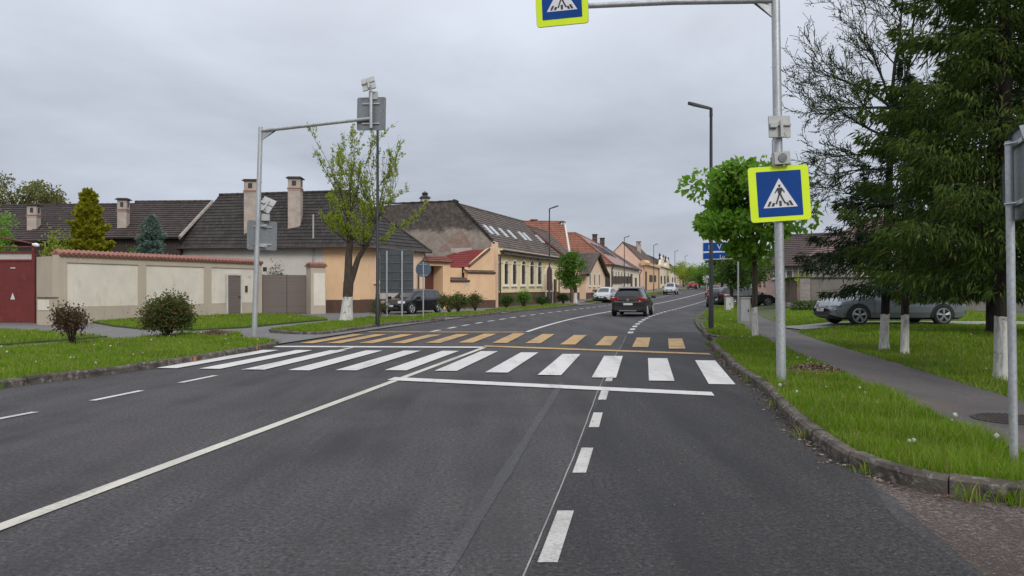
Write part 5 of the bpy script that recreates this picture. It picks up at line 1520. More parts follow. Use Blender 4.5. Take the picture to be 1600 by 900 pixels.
# gantry on the left verge (seen from behind)
bx, by = -7.05, 21.0
t = thing("crossing_gantry", "galvanised crossing gantry on the left verge showing the grey backs of its signs", "sign gantry", (bx, by, .09), "pedestrian crossing gantries")
lean2 = lambda z: bx + (z - .1) * .031
mb = MB(); mb.tube([(lean2(z), by, z) for z in (.05, 1.5, 3, 4.5, 5.9)], [.075, .072, .068, .064, .06], 16); mb.disc((bx, by, .11), .16, (0, 0, 1), .03, 16)
mb.build("pole", M_GALV, t, smooth=40)
ex, ey, ez = (581 - 800) * 20.3 / F, 20.3, zy(185, 20.3)
mb = MB(); mb.tube([(lean2(5.8), by, 5.80), (ex, ey, ez)], [.055, .045], 12)
pt_ = Vector((lean2(5.7), by, 5.72))
mb.hexa([pt_ + Vector((0, -.012, 0)), pt_ + Vector((.5, -.1, .08)), pt_ + Vector((.5, -.1, .14)), pt_ + Vector((0, -.012, -.22))][::-1],
        [pt_ + Vector((0, .012, 0)), pt_ + Vector((.5, -.07, .08)), pt_ + Vector((.5, -.07, .14)), pt_ + Vector((0, .012, -.22))][::-1])
mb.tube([(ex - .02, ey + .0, zy(206, ey) + .1), (ex - .02, ey, zy(142, ey))], .045, 12)
mb.build("arm", M_GALV, t, smooth=40)
sgy = ey + .10
crossing_sign(t, T(((580.5 - 800) * sgy / F, sgy, zy(178, sgy))) @ Ry(1) @ Rz(170), .80, .875, .60)
solar(t, T(((575.5 - 800) * ey / F, ey, zy(130.5, ey))) @ Ry(-16) @ Rx(-34), .36, .46)
mb = MB(); mb.box(((582.5 - 800) * ey / F, ey + .09, zy(148.5, ey)), (.22, .12, .2)); mb.build("flasher_box", M_BOXG, t)
lx = (407 - 800) * by / F
crossing_sign(t, T((lx, by + .13, zy(368, by + .13))) @ Ry(1) @ Rz(180 + 36), .82, .80, .60)
solar(t, T(((414.5 - 800) * by / F, by + .12, zy(319, by))) @ Ry(24) @ Rx(-28), .36, .44)
mb = MB(); mb.box(((413 - 800) * by / F, by + .12, zy(339, by)), (.2, .12, .19)); mb.build("flasher_box", M_BOXG, t)
for py_ in (352, 384):
    mb = MB(); mb.box(None, (.36, .05, .05), m=T((lx - .02, by + .05, zy(py_, by)))); mb.build("bracket", M_GALV, t)

# octagonal sign seen from behind at the right edge
bx, by = 4.04, 6.18
t = thing("octagonal_sign", "octagonal sign on thin galvanised post seen from behind at right edge", "road sign", (bx, by, .09))
mb = MB(); mb.tube([(bx, by, .05), (bx - .022, by, 1.4), (bx - .04, by, 2.68)], .031, 12); mb.build("post", M_GALV, t, smooth=40)
m = T((bx + .025, by - .015, zy(274, 6.2))) @ Rz(70) @ Ry(1)
oc = [(.40 * math.cos(R(22.5 + 45 * k)), .40 * math.sin(R(22.5 + 45 * k))) for k in range(8)]
mb = MB(); plate(mb, oc, 0, .004, m)
for k in range(8):
    (x0, z0), (x1, z1) = oc[k], oc[(k + 1) % 8]
    mb.face([m @ Vector((x0, .004, z0)), m @ Vector((x1, .004, z1)), m @ Vector((x1 * .985, .03, z1 * .985)), m @ Vector((x0 * .985, .03, z0 * .985))])
mb.build("back_sheet", M_BACK, t)
mb = MB(); plate(mb, [(x * .985, z * .985) for x, z in oc], -.004, -.0006, m); mb.build("front_sheet", surf("sign_red", (.45, .02, .02), None, 3, .5), t)
for z in (.245, -.235):
    mb = MB()
    mb.box(None, (.46, .02, .035), m=m @ T((0, .02, z))); mb.tube([m @ Vector((.04, .03, z)), (bx - .075, by + .0, zy(274, 6.2) + z), m @ Vector((-.1, .03, z))], .008, 6)
    mb.build("clamp", M_GALV, t)

# lamp posts
def lamp_post(height, base_r=.085):
    t = thing("street_lamp", "", "street lamp", (0, 0, 0), "slim dark street lamps", local=True)
    mb = MB(); mb.tube([(0, 0, -.05), (0, 0, 1.2), (0, 0, 1.22), (0, 0, height)], [base_r, base_r * .95, base_r * .78, .045], 12); mb.build("pole", M_POLE, t, smooth=40)
    mb = MB(); mb.tube([(0, 0, height - .2), (0, 0, height + .08), (.1, 0, height + .12)], [.055, .05, .04], 10)
    o = mb.build("bracket", M_POLE, t, smooth=40)
    mb = MB()
    lo = [(.04, -.07, .0), (.04, .07, .0), (.55, .12, .16), (.74, .08, .22), (.74, -.08, .22), (.55, -.12, .16)]
    mb.hexa([(x, y, z + height + .05) for x, y, z in lo][::-1], [(x * .97 + .005, y * .8, z + height + .13) for x, y, z in lo][::-1])
    h_ = mb.build("lamp_head", M_POLE, t)
    mb = MB(); mb.hexa([(.18, -.07, height + .085), (.18, .07, height + .085), (.6, .09, height + .213), (.6, -.09, height + .213)], [(.18, -.07, height + .09), (.18, .07, height + .09), (.6, .09, height + .22), (.6, -.09, height + .22)]); mb.build("lens", M_LENS, h_)
    mb = MB(); mb.tube([(-.05, 0, height * .53), (-.32, 0, height * .53 + .2)], .018, 6); mb.build("flag_holder", M_POLE, t)
    return t
LP = lamp_post(7.75)
spots = [((1111, 24.9), 168, "dark street lamp among the lime leaves in front of the blue sign"), ((590, 29.2), 118, "dark street lamp beside the pruned whitewashed tree on the left verge"),
         ((858.5, 62.5), -12, "dark street lamp in front of the yellow house"), ((975.5, 105.0), -14, "dark street lamp before the long cream house"),
         ((1021.5, 131.0), -14, "dark street lamp before the orange front of the pink gabled house"), ((1054.5, 165.0), -16, "dark street lamp behind the silver car, beyond the ornate house"),
         ((1070.5, 205.0), -16, "farthest dark street lamp, standing against the yellow-green trees")]
for i, ((px, Y), rz, lab) in enumerate(spots):
    x, y = at(px, Y)
    loc = (x, y, zt(y) + .08)
    if i == 0:
        LP.location = loc; LP.rotation_euler = (0, 0, R(rz)); LP["label"] = lab
    else:
        c = copy_thing(LP, loc, R(rz), lab)
        if i == 1: c.scale = (1, 1, .985)
LP.scale = (1, 1, .925)

# big direction sign seen from behind
Y = 36.0
x0, x1 = (594 - 800) * Y / F, (645.5 - 800) * Y / F
t = thing("direction_sign", "large grey back of a direction sign on two posts before the corner house", "road sign", ((x0 + x1) / 2, Y, .1))
m = T(((x0 + x1) / 2, Y, zy(424, Y))) @ Rz(1)
wd, ht = x1 - x0, 67 * Y / F
mb = MB(); mb.box(None, (wd, .03, ht), m=m); mb.build("back_sheet", galv("dark_sign_back", (.105, .115, .125), .6), t)
mb = MB()
for k in range(5): mb.box(None, (wd - .03, .03, .035), m=m @ T((0, -.031, -ht / 2 + ht * (k + .5) / 5)))
for z in (-1, 1): mb.box(None, (wd + .02, .045, .03), m=m @ T((0, -.0, z * ht / 2)))
for z in (-1, 1): mb.box(None, (.03, .045, ht), m=m @ T((z * wd / 2, 0, 0)))
mb.build("rail", galv("dark_rail", (.16, .17, .18), .6), t)
for px, pb in ((604.3, 483), (628, 494)):
    xx = (px - 800) * (Y - .1) / F
    mb = MB(); mb.tube([(xx, Y - .085, .0), (xx, Y - .085, zy(392, Y))], .045, 10); mb.build("post", M_GALV, t, smooth=40)
Y = 37.4
xx = (661.5 - 800) * Y / F
t = thing("round_sign", "round grey-blue sign back on a thin post in front of the gateway", "road sign", (xx, Y, .1))
mb = MB(); mb.tube([(xx, Y - .05, .0), (xx, Y - .05, zy(409, Y))], .033, 10); mb.build("post", M_GALV, t, smooth=40)
mb = MB(); mb.disc((xx, Y, zy(421, Y)), .375, (0, 1, 0), .02, 28); mb.build("back_sheet", galv("blue_sign_back", (.11, .155, .21), .55), t)
for py_ in (413, 430):
    mb = MB(); mb.box((xx, Y - .025, zy(py_, Y)), (.4, .03, .03)); mb.build("clamp", M_GALV, t)

# blue direction board on the right
Y = 29.6
t = thing("direction_board", "blue arrow-ended direction board with white lettering half hidden by lime leaves", "road sign", (*at(1153, Y), .1))
xl, xr = (1097.5 - 800) * Y / F, (1163.5 - 800) * Y / F
cz0, cz1, cz2 = zy(406, Y), zy(394, Y), zy(378.5, Y)
m = T((xl, Y, 0)) @ Rz(0)
def tiltz(x, z): return z + (x) * .028
def arrow(za, zb, ins): 
    w_ = xr - xl
    return [(ins, tiltz(0, za) + ins), (w_ - .09, tiltz(w_, za) + ins), (w_ - ins, tiltz(w_, (za + zb) / 2)), (w_ - .09, tiltz(w_, zb) - ins), (ins, tiltz(0, zb) - ins)]
for nm, za, zb in (("lower_board", cz0, cz1 - .005), ("upper_board", cz1 + .005, cz2)):
    mb = MB(); plate(mb, arrow(za, zb, 0), 0, .025, m); bo = mb.build(nm, M_SWHITE, t)
    mb = MB(); plate(mb, arrow(za, zb, .028), -.004, -.0005, m); mb.build("blue_field", surf("board_blue", (.005, .07, .34), (.004, .06, .29), 2, .5, spec=.15), bo)
    for txt, xo, zo, sz in ((("Vs", .56, .09, .22),) if nm[0] == "u" else (("Lu", .66, .035, .15), ("a", 1.02, .045, .17))):
        cu = bpy.data.curves.new("text", "FONT"); cu.body = txt; cu.size = sz * 1.35; cu.extrude = .001
        ob = bpy.data.objects.new("tmp", cu); COL.objects.link(ob)
        bpy.context.view_layer.update()
        me = bpy.data.meshes.new_from_object(ob.evaluated_get(bpy.context.evaluated_depsgraph_get()))
        bpy.data.objects.remove(ob)
        me.transform(m @ T((xo, -.0065, tiltz(xo, za) + zo)) @ Rx(90))
        me.transform(T(-Vector(ORG[t.name])))
        me.materials.clear(); me.materials.append(M_SWHITE)
        lo_ = bpy.data.objects.new("lettering", me); COL.objects.link(lo_); lo_.parent = bo
    if nm[0] == "u":
        mb = MB(); plate(mb, [(.24, za + .10), (.275, za + .10), (.275, za + .27), (.24, za + .27)], -.0075, -.0045, m); mb.build("tick", M_SWHITE, bo)
for px in (1153.2, 1112):
    xx = (px - 800) * (Y + .08) / F
    mb = MB(); mb.tube([(xx, Y + .07, .05), (xx, Y + .07, cz2)], .034, 10); mb.build("post", M_GALV, t, smooth=40)
# grey electrical cabinets
M_CAB = surf("grey_cabinet", (.40, .385, .35), (.34, .33, .3), 2.5, .7, c3=(.27, .26, .23), scale3=6)
for px, Y, hgt, wd, lab in ((1163, 28.6, 1.02, .36, "tall grey electrical cabinet beside the post of the blue board"), (1137, 45.5, .84, .32, "small grey electrical cabinet behind the lamp post, near the dark parked cars")):
    x, y = at(px, Y)
    t = thing("electrical_cabinet", lab, "cabinet", (x, y, .1))
    mb = MB(); mb.box((x, y, .1 + hgt / 2), (wd, .26, hgt), .1); mb.build("case", M_CAB, t)
    mb = MB(); mb.box((x, y, .1 + hgt + .02), (wd + .04, .3, .04), .1); mb.build("lid", M_CAB, t)
    mb = MB(); mb.box((x - .01, y - .137, .1 + hgt * .55), (wd - .06, .012, hgt * .78), .1); d_ = mb.build("door", M_BOXG, t)
    mb = MB(); mb.box((x + wd * .3, y - .15, .1 + hgt * .55), (.03, .02, .1), .1); mb.build("handle", M_DARKMET, d_)
# far round sign on the right and its post
x, y = at(1104, 62)
t = thing("far_sign", "small pale sign back on a post beyond the parked dark van", "road sign", (x, y, zt(y)))
mb = MB(); mb.tube([(x, y, zt(y)), (x, y, zy(435, y))], .04, 8); mb.build("post", M_GALV, t)
mb = MB(); mb.disc((x, y + .05, zy(436, y)), .33, (0, 1, 0), .03, 8); mb.build("back_sheet", M_SOLAR, t)
# manhole in the path
x, y = gp(1578, 656, .1)
t = thing("manhole_cover", "round dark iron manhole cover set in the path on the right", "manhole cover", (x, y, .1))
M_IRON = surf("cast_iron", (.05, .043, .04), (.075, .062, .055), 8, .7, .3)
mb = MB(); mb.disc((x, y, .11), .36, (0, 0, 1), .012, 32); mb.build("rim", M_IRON, t)
mb = MB(); mb.disc((x, y, .117), .31, (0, 0, 1), .012, 32)
for k in range(-4, 5): mb.box((x + k * .06, y, .125), (.02, 2 * math.sqrt(.3 ** 2 - (k * .06) ** 2), .008))
mb.build("cover", M_IRON, t)
# mulch heaps
M_CHIP = leafmat("wood_chips", (.16, .105, .07), (.27, .2, .145), (.09, .06, .045), .05, .9)
for (px, py), rr, lab in (((1272, 583), .50, "low heap of brown wood chips on grass beside the right gantry pole"), ((338, 524), .50, "low heap of brown clippings on grass beside the left gantry pole")):
    x, y = gp(px, py, .1)
    mb = MB()
    for k in range(1700):
        a, q = rnd.uniform(0, 6.283), rr * math.sqrt(rnd.random()) * rnd.uniform(.7, 1.2)
        z = .07 + .2 * max(0, 1 - (q / rr) ** 2) * rnd.uniform(.6, 1)
        s = rnd.uniform(.012, .03)
        mm = T((x + q * math.cos(a) * 1.15, y + q * math.sin(a), z)) @ Matrix.Rotation(rnd.uniform(0, 6.28), 4, Vector((rnd.gauss(0, .4), rnd.gauss(0, .4), 1)).normalized()) @ Rx(rnd.uniform(-50, 50))
        mb.face([mm @ Vector(c) for c in ((-s, -s * .4, 0), (s, -s * .3, 0), (s, s * .35, 0), (-s, s * .4, 0))])
    tag(mb.build("mulch_heap", M_CHIP, None, (x, y, .08), uv=False), lab, "mulch heap", "heaps of clippings", "thing")
# orange paint marks on the left kerb
mb = MB()
for (x, y) in ((-6.42, 15.5), (-6.115, 18.35)):
    mb.box((x + .02, y, .07), (.012, .09, .09), R(-12))
tag(mb.build("kerb_paint_marking", surf("orange_spray", (.5, .17, .05), (.3, .15, .08), 12, .8)), kind="structure")
# ------------------------------------------------------------------ trees, shrubs
def rvec(rd): return Vector((rd.gauss(0, 1), rd.gauss(0, 1), rd.gauss(0, 1))).normalized()
def limb(mb, rd, p, d, L, r0, r1, n=7, wob=.12, up=.05, sides=7):
    pts, rad = [Vector(p)], [r0]
    d = Vector(d).normalized()
    for i in range(n):
        d = (d + rvec(rd) * wob + Vector((0, 0, up))).normalized()
        pts.append(pts[-1] + d * (L / n)); rad.append(r0 + (r1 - r0) * (i + 1) / n)
    mb.tube(pts, rad, sides)
    return pts, rad
def leaves_np(P, D, size, rs, fold=.25, asp=.62, spread=.7):
    """one diamond leaf with a folded midrib per point; D: leading direction of the leaf"""
    n = len(P)
    d = D + rs.normal(0, spread, (n, 3)); d /= np.linalg.norm(d, axis=1)[:, None]
    r = rs.normal(0, 1, (n, 3)); s = np.cross(d, r); s /= np.linalg.norm(s, axis=1)[:, None]
    nn = np.cross(s, d)
    L = (size * rs.uniform(.65, 1.25, n))[:, None]; W = L * asp
    a = P; b = P + d * L * .5 + s * W * .5 + nn * W * fold; c = P + d * L; e_ = P + d * L * .5 - s * W * .5 + nn * W * fold
    V = np.stack([a, b, c, e_], 1).reshape(-1, 3)
    k = np.arange(n)[:, None] * 4
    return V, [k + np.array([0, 1, 2]), k + np.array([0, 2, 3])]
def needle_np(P, D, size, wid, rs):
    """two crossed narrow blades per point"""
    n = len(P)
    d = D / np.linalg.norm(D, axis=1)[:, None]
    r = rs.normal(0, 1, (n, 3)); s = np.cross(d, r); s /= np.linalg.norm(s, axis=1)[:, None]
    q = np.cross(s, d)
    L = (size * rs.uniform(.6, 1.3, n))[:, None]; W = wid * rs.uniform(.7, 1.2, n)[:, None]
    out = []
    for v in (s, q):
        out.append(np.stack([P - v * W * .35, P + d * L * .45 + v * W * -.5, P + d * L, P + d * L * .45 + v * W * .5], 1))
    V = np.concatenate(out, 1).reshape(-1, 3)
    k = np.arange(n)[:, None] * 8
    return V, [k + np.array([0, 1, 2, 3]), k + np.array([4, 5, 6, 7])]
def leafpart(name, par, lists, mat):
    org = np.array(ORG.get(par.name, (0, 0, 0)))
    me = npmesh(name, [(v - org, f) for v, f in lists], mat)
    o = bpy.data.objects.new(name, me); COL.objects.link(o); o.parent = par
    ORG[o.name] = tuple(org)
    return o
LEAF_LIME = leafmat("lime_leaf", (0.13, 0.265, 0.03), (0.2, 0.37, 0.045), (0.28, 0.43, 0.08), .5)
LEAF_YG = leafmat("spring_leaf", (0.24, 0.31, 0.035), (0.36, 0.41, 0.06), (0.18, 0.22, 0.03), .48)
LEAF_MID = leafmat("mid_leaf", (0.075, 0.165, 0.022), (0.12, 0.23, 0.034), (0.16, 0.27, 0.05), .4)
LEAF_DARK = leafmat("dark_leaf", (0.035, 0.075, 0.014), (0.06, 0.11, 0.02), (0.085, 0.14, 0.03), .3)
LEAF_OLIVE = leafmat("olive_leaf", (0.15, 0.155, 0.045), (0.22, 0.21, 0.07), (0.1, 0.11, 0.03), .35)
LEAF_RED = leafmat("reddish_leaf", (0.06, 0.1, 0.024), (0.085, 0.105, 0.03), (0.16, 0.065, 0.045), .3)
LEAF_THUJA = leafmat("thuja_sprig", (0.30, 0.31, 0.02), (0.46, 0.43, 0.04), (0.15, 0.19, 0.022), .4)
NEEDLE = leafmat("spruce_needles", (0.038, 0.072, 0.016), (0.078, 0.126, 0.023), (0.15, 0.195, 0.034), .34)
NEEDLE_DK = leafmat("dark_spruce_needles", (0.018, 0.034, 0.016), (0.036, 0.06, 0.022), (0.058, 0.085, 0.03), .2)
NEEDLE_BL = leafmat("blue_spruce_needles", (0.16, 0.235, 0.215), (0.27, 0.35, 0.33), (0.11, 0.165, 0.14), .3)
BARK = trunkmat("bark", (.075, .056, .042))
BARK_DK = trunkmat("dark_bark", (.04, .031, .026))

def broadleaf(name, lab, cat, base, height, crown, n_leaf, size, leaf, bark, seed, r0=.1, clear=1.4, lobes=26, group=None, spread=.7, cl=.42, sag=0.0, droop=0.0):
    """crown: (cx, cy, cz, rx, ry, rz) in world; foliage in uneven clumps carried on limbs"""
    rd = random.Random(seed); rs = np.random.default_rng(seed)
    t = thing(name, lab, cat, base, group)
    B = Vector(base); cx, cy, cz, rx, ry, rz = crown
    C = Vector((cx, cy, cz))
    mb = MB()
    top = Vector((cx, cy, cz + rz * .35))
    fork = B + Vector((0, 0, clear))
    pts = [B - Vector((0, 0, .1)), B + Vector((0, 0, .12)), B.lerp(fork, .5) + Vector((rd.uniform(-.04, .04), 0, 0)), fork, fork.lerp(top, .5) + rvec(rd) * .08, top]
    mb.tube(pts, [r0 * 1.5, r0 * 1.12, r0, r0 * .92, r0 * .55, r0 * .16], 10)
    LP_, LD_ = [], []
    for k in range(lobes):
        for _ in range(30):
            v = rvec(rd) * (rd.random() ** .4)
            if v.length > .25: break
        q = C + Vector((v.x * rx, v.y * ry, v.z * rz)) * .86
        st = fork.lerp(top, min(.95, max(.05, rd.uniform(0, .55) + .4 * (v.z + .5) * .5)))
        md = st.lerp(q, .5) + Vector((0, 0, .12 * (q - st).length))
        mb.tube([st, md, q], [r0 * .32, r0 * .18, r0 * .05], 6)
        m = int(n_leaf / lobes * rd.uniform(.5, 1.5))
        rr = cl * rd.uniform(.7, 1.35) * (rx + ry + rz) / 3
        g = rs.normal(0, 1, (m, 3)); g /= np.linalg.norm(g, axis=1)[:, None]
        g *= (rs.random(m) ** .45)[:, None] * rr * np.array([1, 1, .72])
        LP_.append(np.array(q) + g)
        dd = g / rr + np.array([0, 0, -droop]); LD_.append(dd)
    mb.build("trunk", bark, t, smooth=60)
    P, D = np.concatenate(LP_), np.concatenate(LD_)
    D /= (np.linalg.norm(D, axis=1)[:, None] + 1e-6)
    leafpart("crown", t, [leaves_np(P, D, size, rs, spread=spread)], leaf)
    return t
def conifer(name, lab, base, height, radius, leaf, bark, seed, trunk_r=.12, first=.12, whorls=26, per=7, droop=.35, twig=.16, wid=.03, dens=1.0, prof=None, cat="tree", sides=None, group=None, low=.25):
    rd = random.Random(seed); rs = np.random.default_rng(seed)
    t = thing(name, lab, cat, base, group)
    B = Vector(base)
    mb = MB(); bo = MB()
    tops = B + Vector((0, 0, height))
    mb.tube([B - Vector((0, 0, .1)), B + Vector((0, 0, .15)), B + Vector((.02, 0, height * .4)), tops], [trunk_r * 1.35, trunk_r, trunk_r * .72, .012], 10)
    P, D = [], []
    for wv in range(whorls):
        f_ = wv / (whorls - 1)
        h0 = height * (first + (1 - first) * f_ ** .92)
        Rr = radius * (prof(f_) if prof else (1 - f_) ** .85)
        for k in range(per):
            az = rd.uniform(0, 6.283)
            L = Rr * rd.uniform(.62, 1.12) + .08
            if sides: L *= sides(az, f_)
            if L < .12: continue
            el = .28 - droop * (1 - f_) + rd.uniform(-.12, .12) + f_ * .45
            z0 = h0 + rd.uniform(-.5, .5) * height / whorls
            n = 6
            pts = []
            for i in range(n + 1):
                s = i / n
                zz = z0 + L * (math.sin(el) * s - droop * .55 * s * (1 - .55 * s) + .12 * max(0, s - .6))
                pts.append(Vector((B.x + math.cos(az) * L * s * math.cos(el), B.y + math.sin(az) * L * s * math.cos(el), B.z + zz)))
            if pts[-1].z < B.z + low: continue
            bo.tube(pts, [max(.003, .008 * L * (1 - i / (n + .5))) for i in range(n + 1)], 4, False)
            m = int(L * 170 * dens)
            for _ in range(m):
                s = rd.random() ** .62 * .95 + .05
                i = min(n - 1, int(s * n)); q = pts[i].lerp(pts[i + 1], s * n - i)
                dr = (pts[i + 1] - pts[i]).normalized()
                sd = dr.cross(Vector((0, 0, 1))).normalized() * rd.choice((-1, 1))
                reach = (1.08 - s) * .42 * L * rd.random() ** .8
                hang = rd.uniform(.0, 1.0) * droop * 1.3
                q2 = q + sd * reach + dr * reach * .5 - Vector((0, 0, hang * reach * .9 + rd.uniform(0, .16) * (droop > 0)))
                if q2.z < B.z + low: continue
                P.append(q2); v = dr * rd.uniform(.2, .9) + sd * rd.uniform(.0, .8) - Vector((0, 0, (hang + .25 * (droop > 0)) * rd.uniform(.3, 1.9))) + rvec(rd) * .22
                D.append(v)
    mb.build("trunk", bark, t, smooth=60)
    bo.build("boughs", BARK_DK, t)
    P = np.array([tuple(p) for p in P]); D = np.array([tuple(p) for p in D])
    leafpart("crown", t, [needle_np(P, D, twig, wid, rs)], leaf)
    return t

# --- right side
W_LIME = trunkmat("limewashed_trunk", (.075, .06, .048), .88)
b = gp(1180, 528, .1)
broadleaf("lime_tree", "young lime tree with big fresh leaves and whitewashed trunk behind the right gantry", "tree", (b[0], b[1], .08), 5.2,
          (6.48, 21.2, 3.78, 1.68, 1.45, 1.5), 8600, .19, LEAF_LIME, W_LIME, 4, .085, 1.75, 28, "street trees with whitewashed trunks", .75, .33, droop=.45)
W_50 = trunkmat("limewashed_trunk_far", (.07, .055, .045), .8)
b = at(1143, 50.0)
broadleaf("lime_tree", "leafy lime tree behind the small cabinet and the dark parked cars", "tree", (b[0], b[1], .1), 4.6,
          (b[0] + .2, 50, 2.75, 2.2, 2.0, 1.55), 6500, .16, LEAF_DARK, W_50, 9, .12, 1.6, 30, "street trees with whitewashed trunks", .75, .36, droop=.4)
for px, Y, h_, sd_, lab in ((1128, 78, 4.6, 21, "dense green street tree beyond the dark parked cars on the right pavement"), (1178, 74, 4.2, 22, "green garden tree beside the pavement beyond the wooden fence")):
    b = at(px, Y)
    broadleaf("street_tree", lab, "tree", (b[0], b[1], zt(Y)), h_, (b[0], Y, 3.3 + zt(Y), 2.4, 2.2, 1.6), 3500, .2, LEAF_MID, BARK, sd_, .12, 1.5, 20, None)
b = at(1205, 70)
broadleaf("climbing_shrub", "green shrub growing over the top of the wooden fence", "shrub", (b[0] - 1.2, 58.0, .1), 2.6, (b[0] - .5, 58.6, 2.15, 1.5, 1.5, .55), 1500, .12, LEAF_YG, BARK, 31, .05, 1.0, 14)
broadleaf("climbing_shrub", "yellow-green shrub behind the grey wall under the white windows", "shrub", (19.8, 50.5, .1), 2.6, (20.4, 50.5, 1.65, 3.0, .9, .4), 2200, .12, LEAF_YG, BARK, 33, .05, 1.0, 22)
# clipped hedge in front of the grey wall
rs = np.random.default_rng(77)
b = at(1264, 40.5)
t = thing("hedge", "low dark green hedge at the foot of the grey wall", "hedge", (b[0], b[1], .1))
mb = MB()
for k in range(9): mb.tube([(b[0] - .8 + k * .22, 40.5 + .05 * (k % 3), .0), (b[0] - .8 + k * .22, 40.5, .5)], .015, 5)
mb.build("stems", BARK, t)
q = rs.uniform(-1, 1, (2600, 3)); q = q[(np.abs(q) ** 4).sum(1) < 1.0]
P = q * np.array([.88, .45, .33]) + np.array([b[0], b[1], .47])
leafpart("foliage", t, [leaves_np(P, q, .09, rs)], LEAF_DARK)

# the bare tree in young leaf, in front of the spruces
rd = random.Random(12)
W_BARE = trunkmat("limewashed_bare", (.028, .022, .019), .80)
bx, by = gp(1382, 540, .2)
bz = hr(bx, by)
t = thing("bare_tree", "dark nearly leafless tree with whitewashed foot, bare branches fanning over the lawn", "tree", (bx, by, bz - .02), "trees on the right lawn")
mb = MB()
fork = Vector((bx + .18, by, 5.55))
mb.tube([(bx, by, bz - .1), (bx - .01, by, bz + .2), (bx + .03, by, bz + 1.2), (bx + .08, by, 3.4), tuple(fork)], [.14, .098, .088, .08, .07], 10)
tw = []
def branch(p, d, L, r, depth, bend):
    n = 6
    pts = [Vector(p)]; d = Vector(d).normalized()
    for i in range(n):
        d = (d + rvec(rd) * .13 + bend * .12).normalized(); pts.append(pts[-1] + d * L / n)
    mb.tube(pts, [max(.0055, r * (1 - .75 * i / n)) for i in range(n + 1)], 6 if depth == 0 else 4, False)
    if depth >= 3:
        tw.append((pts[-1], d)); return
    for i in range(1, n + 1):
        for _ in range((2, 1, 1)[depth] if rd.random() < .85 else 1):
            if depth == 0 and i < 2: continue
            dd = (d + rvec(rd) * .75 + Vector((0, 0, .12))).normalized()
            branch(pts[i], dd, L * rd.uniform(.3, .55), max(.0055, r * (1 - .75 * i / n) * .6), depth + 1 if depth < 2 else 3, bend * .4)
            if depth >= 1: tw.append((pts[i], dd))
Bd = [((-1.0, -.1, 1.0), 1.75, .042, (-.2, 0, -.15)), ((-.1, .1, 1.7), 3.0, .05, (0, 0, .2)), ((.5, .0, 1.3), 2.8, .045, (0, 0, .2)), ((-1.4, .2, .35), 1.55, .036, (0, 0, -.35)), ((.9, .3, .5), 2.0, .03, (0, 0, -.1)), ((-.6, -.2, 1.4), 2.0, .036, (-.1, 0, .1))]
for d, L, r, bend in Bd: branch(fork, d, L, r, 0, Vector(bend))
for z0, d, L, r in ((4.9, (-1.3, -.2, .2), 1.6, .032), (4.5, (-1.0, .4, .25), 1.4, .028), (4.2, (-1.2, -.3, -.05), 1.55, .03), (3.6, (-.9, .3, -.15), 1.3, .026), (4.6, (.9, -.2, .1), 1.6, .026), (5.2, (-1.1, -.5, .3), 1.6, .028)):
    branch((bx + .11, by, z0), d, L, r, 0, Vector((0, 0, -.1)))
mb.build("trunk", W_BARE, t, smooth=60)
rs = np.random.default_rng(8)
sel = [tw[i] for i in rs.permutation(len(tw))[:int(len(tw) * .42)]]
P = np.array([tuple(p) for p, d in sel]); D = np.array([tuple(d) for p, d in sel])
P = np.repeat(P, 2, 0) + rs.normal(0, .025, (len(P) * 2, 3)); D = np.repeat(D, 2, 0)
L1 = leaves_np(P, D, .045, rs)
g = rs.normal(0, 1, (420, 3)) * np.array([.34, .3, .17]) + np.array([bx + .08, by - .25, 1.78])
L2 = leaves_np(g, rs.normal(0, 1, (420, 3)), .10, rs)
leafpart("young_leaves", t, [L1, L2], LEAF_MID)

# spruces
W_SP = trunkmat("limewashed_spruce", (.045, .034, .028), .82)
b = gp(1416, 546, .2)
side1 = lambda az, f_: 1.0 + .35 * max(0, -math.cos(az)) * (1 - f_)
conifer("spruce_tree", "slender dark spruce with drooping boughs and thin whitewashed trunk behind the silver car's front", (b[0] + .02, b[1] + .1, hr(*b) - .02), 6.3, 1.5, NEEDLE_DK, W_SP, 41, .085, .24, 30, 6, .5, .15, .026, .85,
        prof=lambda f_: max(.04, 1.25 * (1 - f_) ** 1.35), sides=side1, low=1.2, group="trees on the right lawn")
W_SP2 = trunkmat("limewashed_spruce_big", (.045, .034, .028), .98)
b = gp(1568, 584, .18)
side2 = lambda az, f_: (.95 + .25 * max(0, -math.cos(az))) * (1.0 if not (math.sin(az) < -.55 and f_ < .12) else .55)
conifer("spruce_tree", "largest spruce, thick whitewashed trunk beside the octagonal sign, its crown filling the upper right", (b[0], b[1], hr(*b) - .02), 11.5, 2.05, NEEDLE, W_SP2, 43, .135, .10, 44, 8, .5, .16, .028, .8,
        prof=lambda f_: (1 - f_) ** .9, sides=side2, low=1.35, group="trees on the right lawn")
conifer("spruce_tree", "tall dark spruce standing behind the silver parked car", (13.0, 20.8, hr(13.0, 20.8) - .02), 13.5, 2.6, NEEDLE, BARK_DK, 47, .15, .09, 40, 8, .5, .2, .036, .62,
        prof=lambda f_: (1 - f_) ** .95, low=.88, group="trees on the right lawn")
conifer("spruce_tree", "farthest spruce on the lawn, at the right edge behind the big one", (14.2, 19.5, hr(14, 19.5) - .02), 12.0, 2.6, NEEDLE_DK, W_SP2, 49, .15, .11, 32, 7, .5, .2, .036, .6,
        prof=lambda f_: (1 - f_) ** .75, low=.9, group="trees on the right lawn")

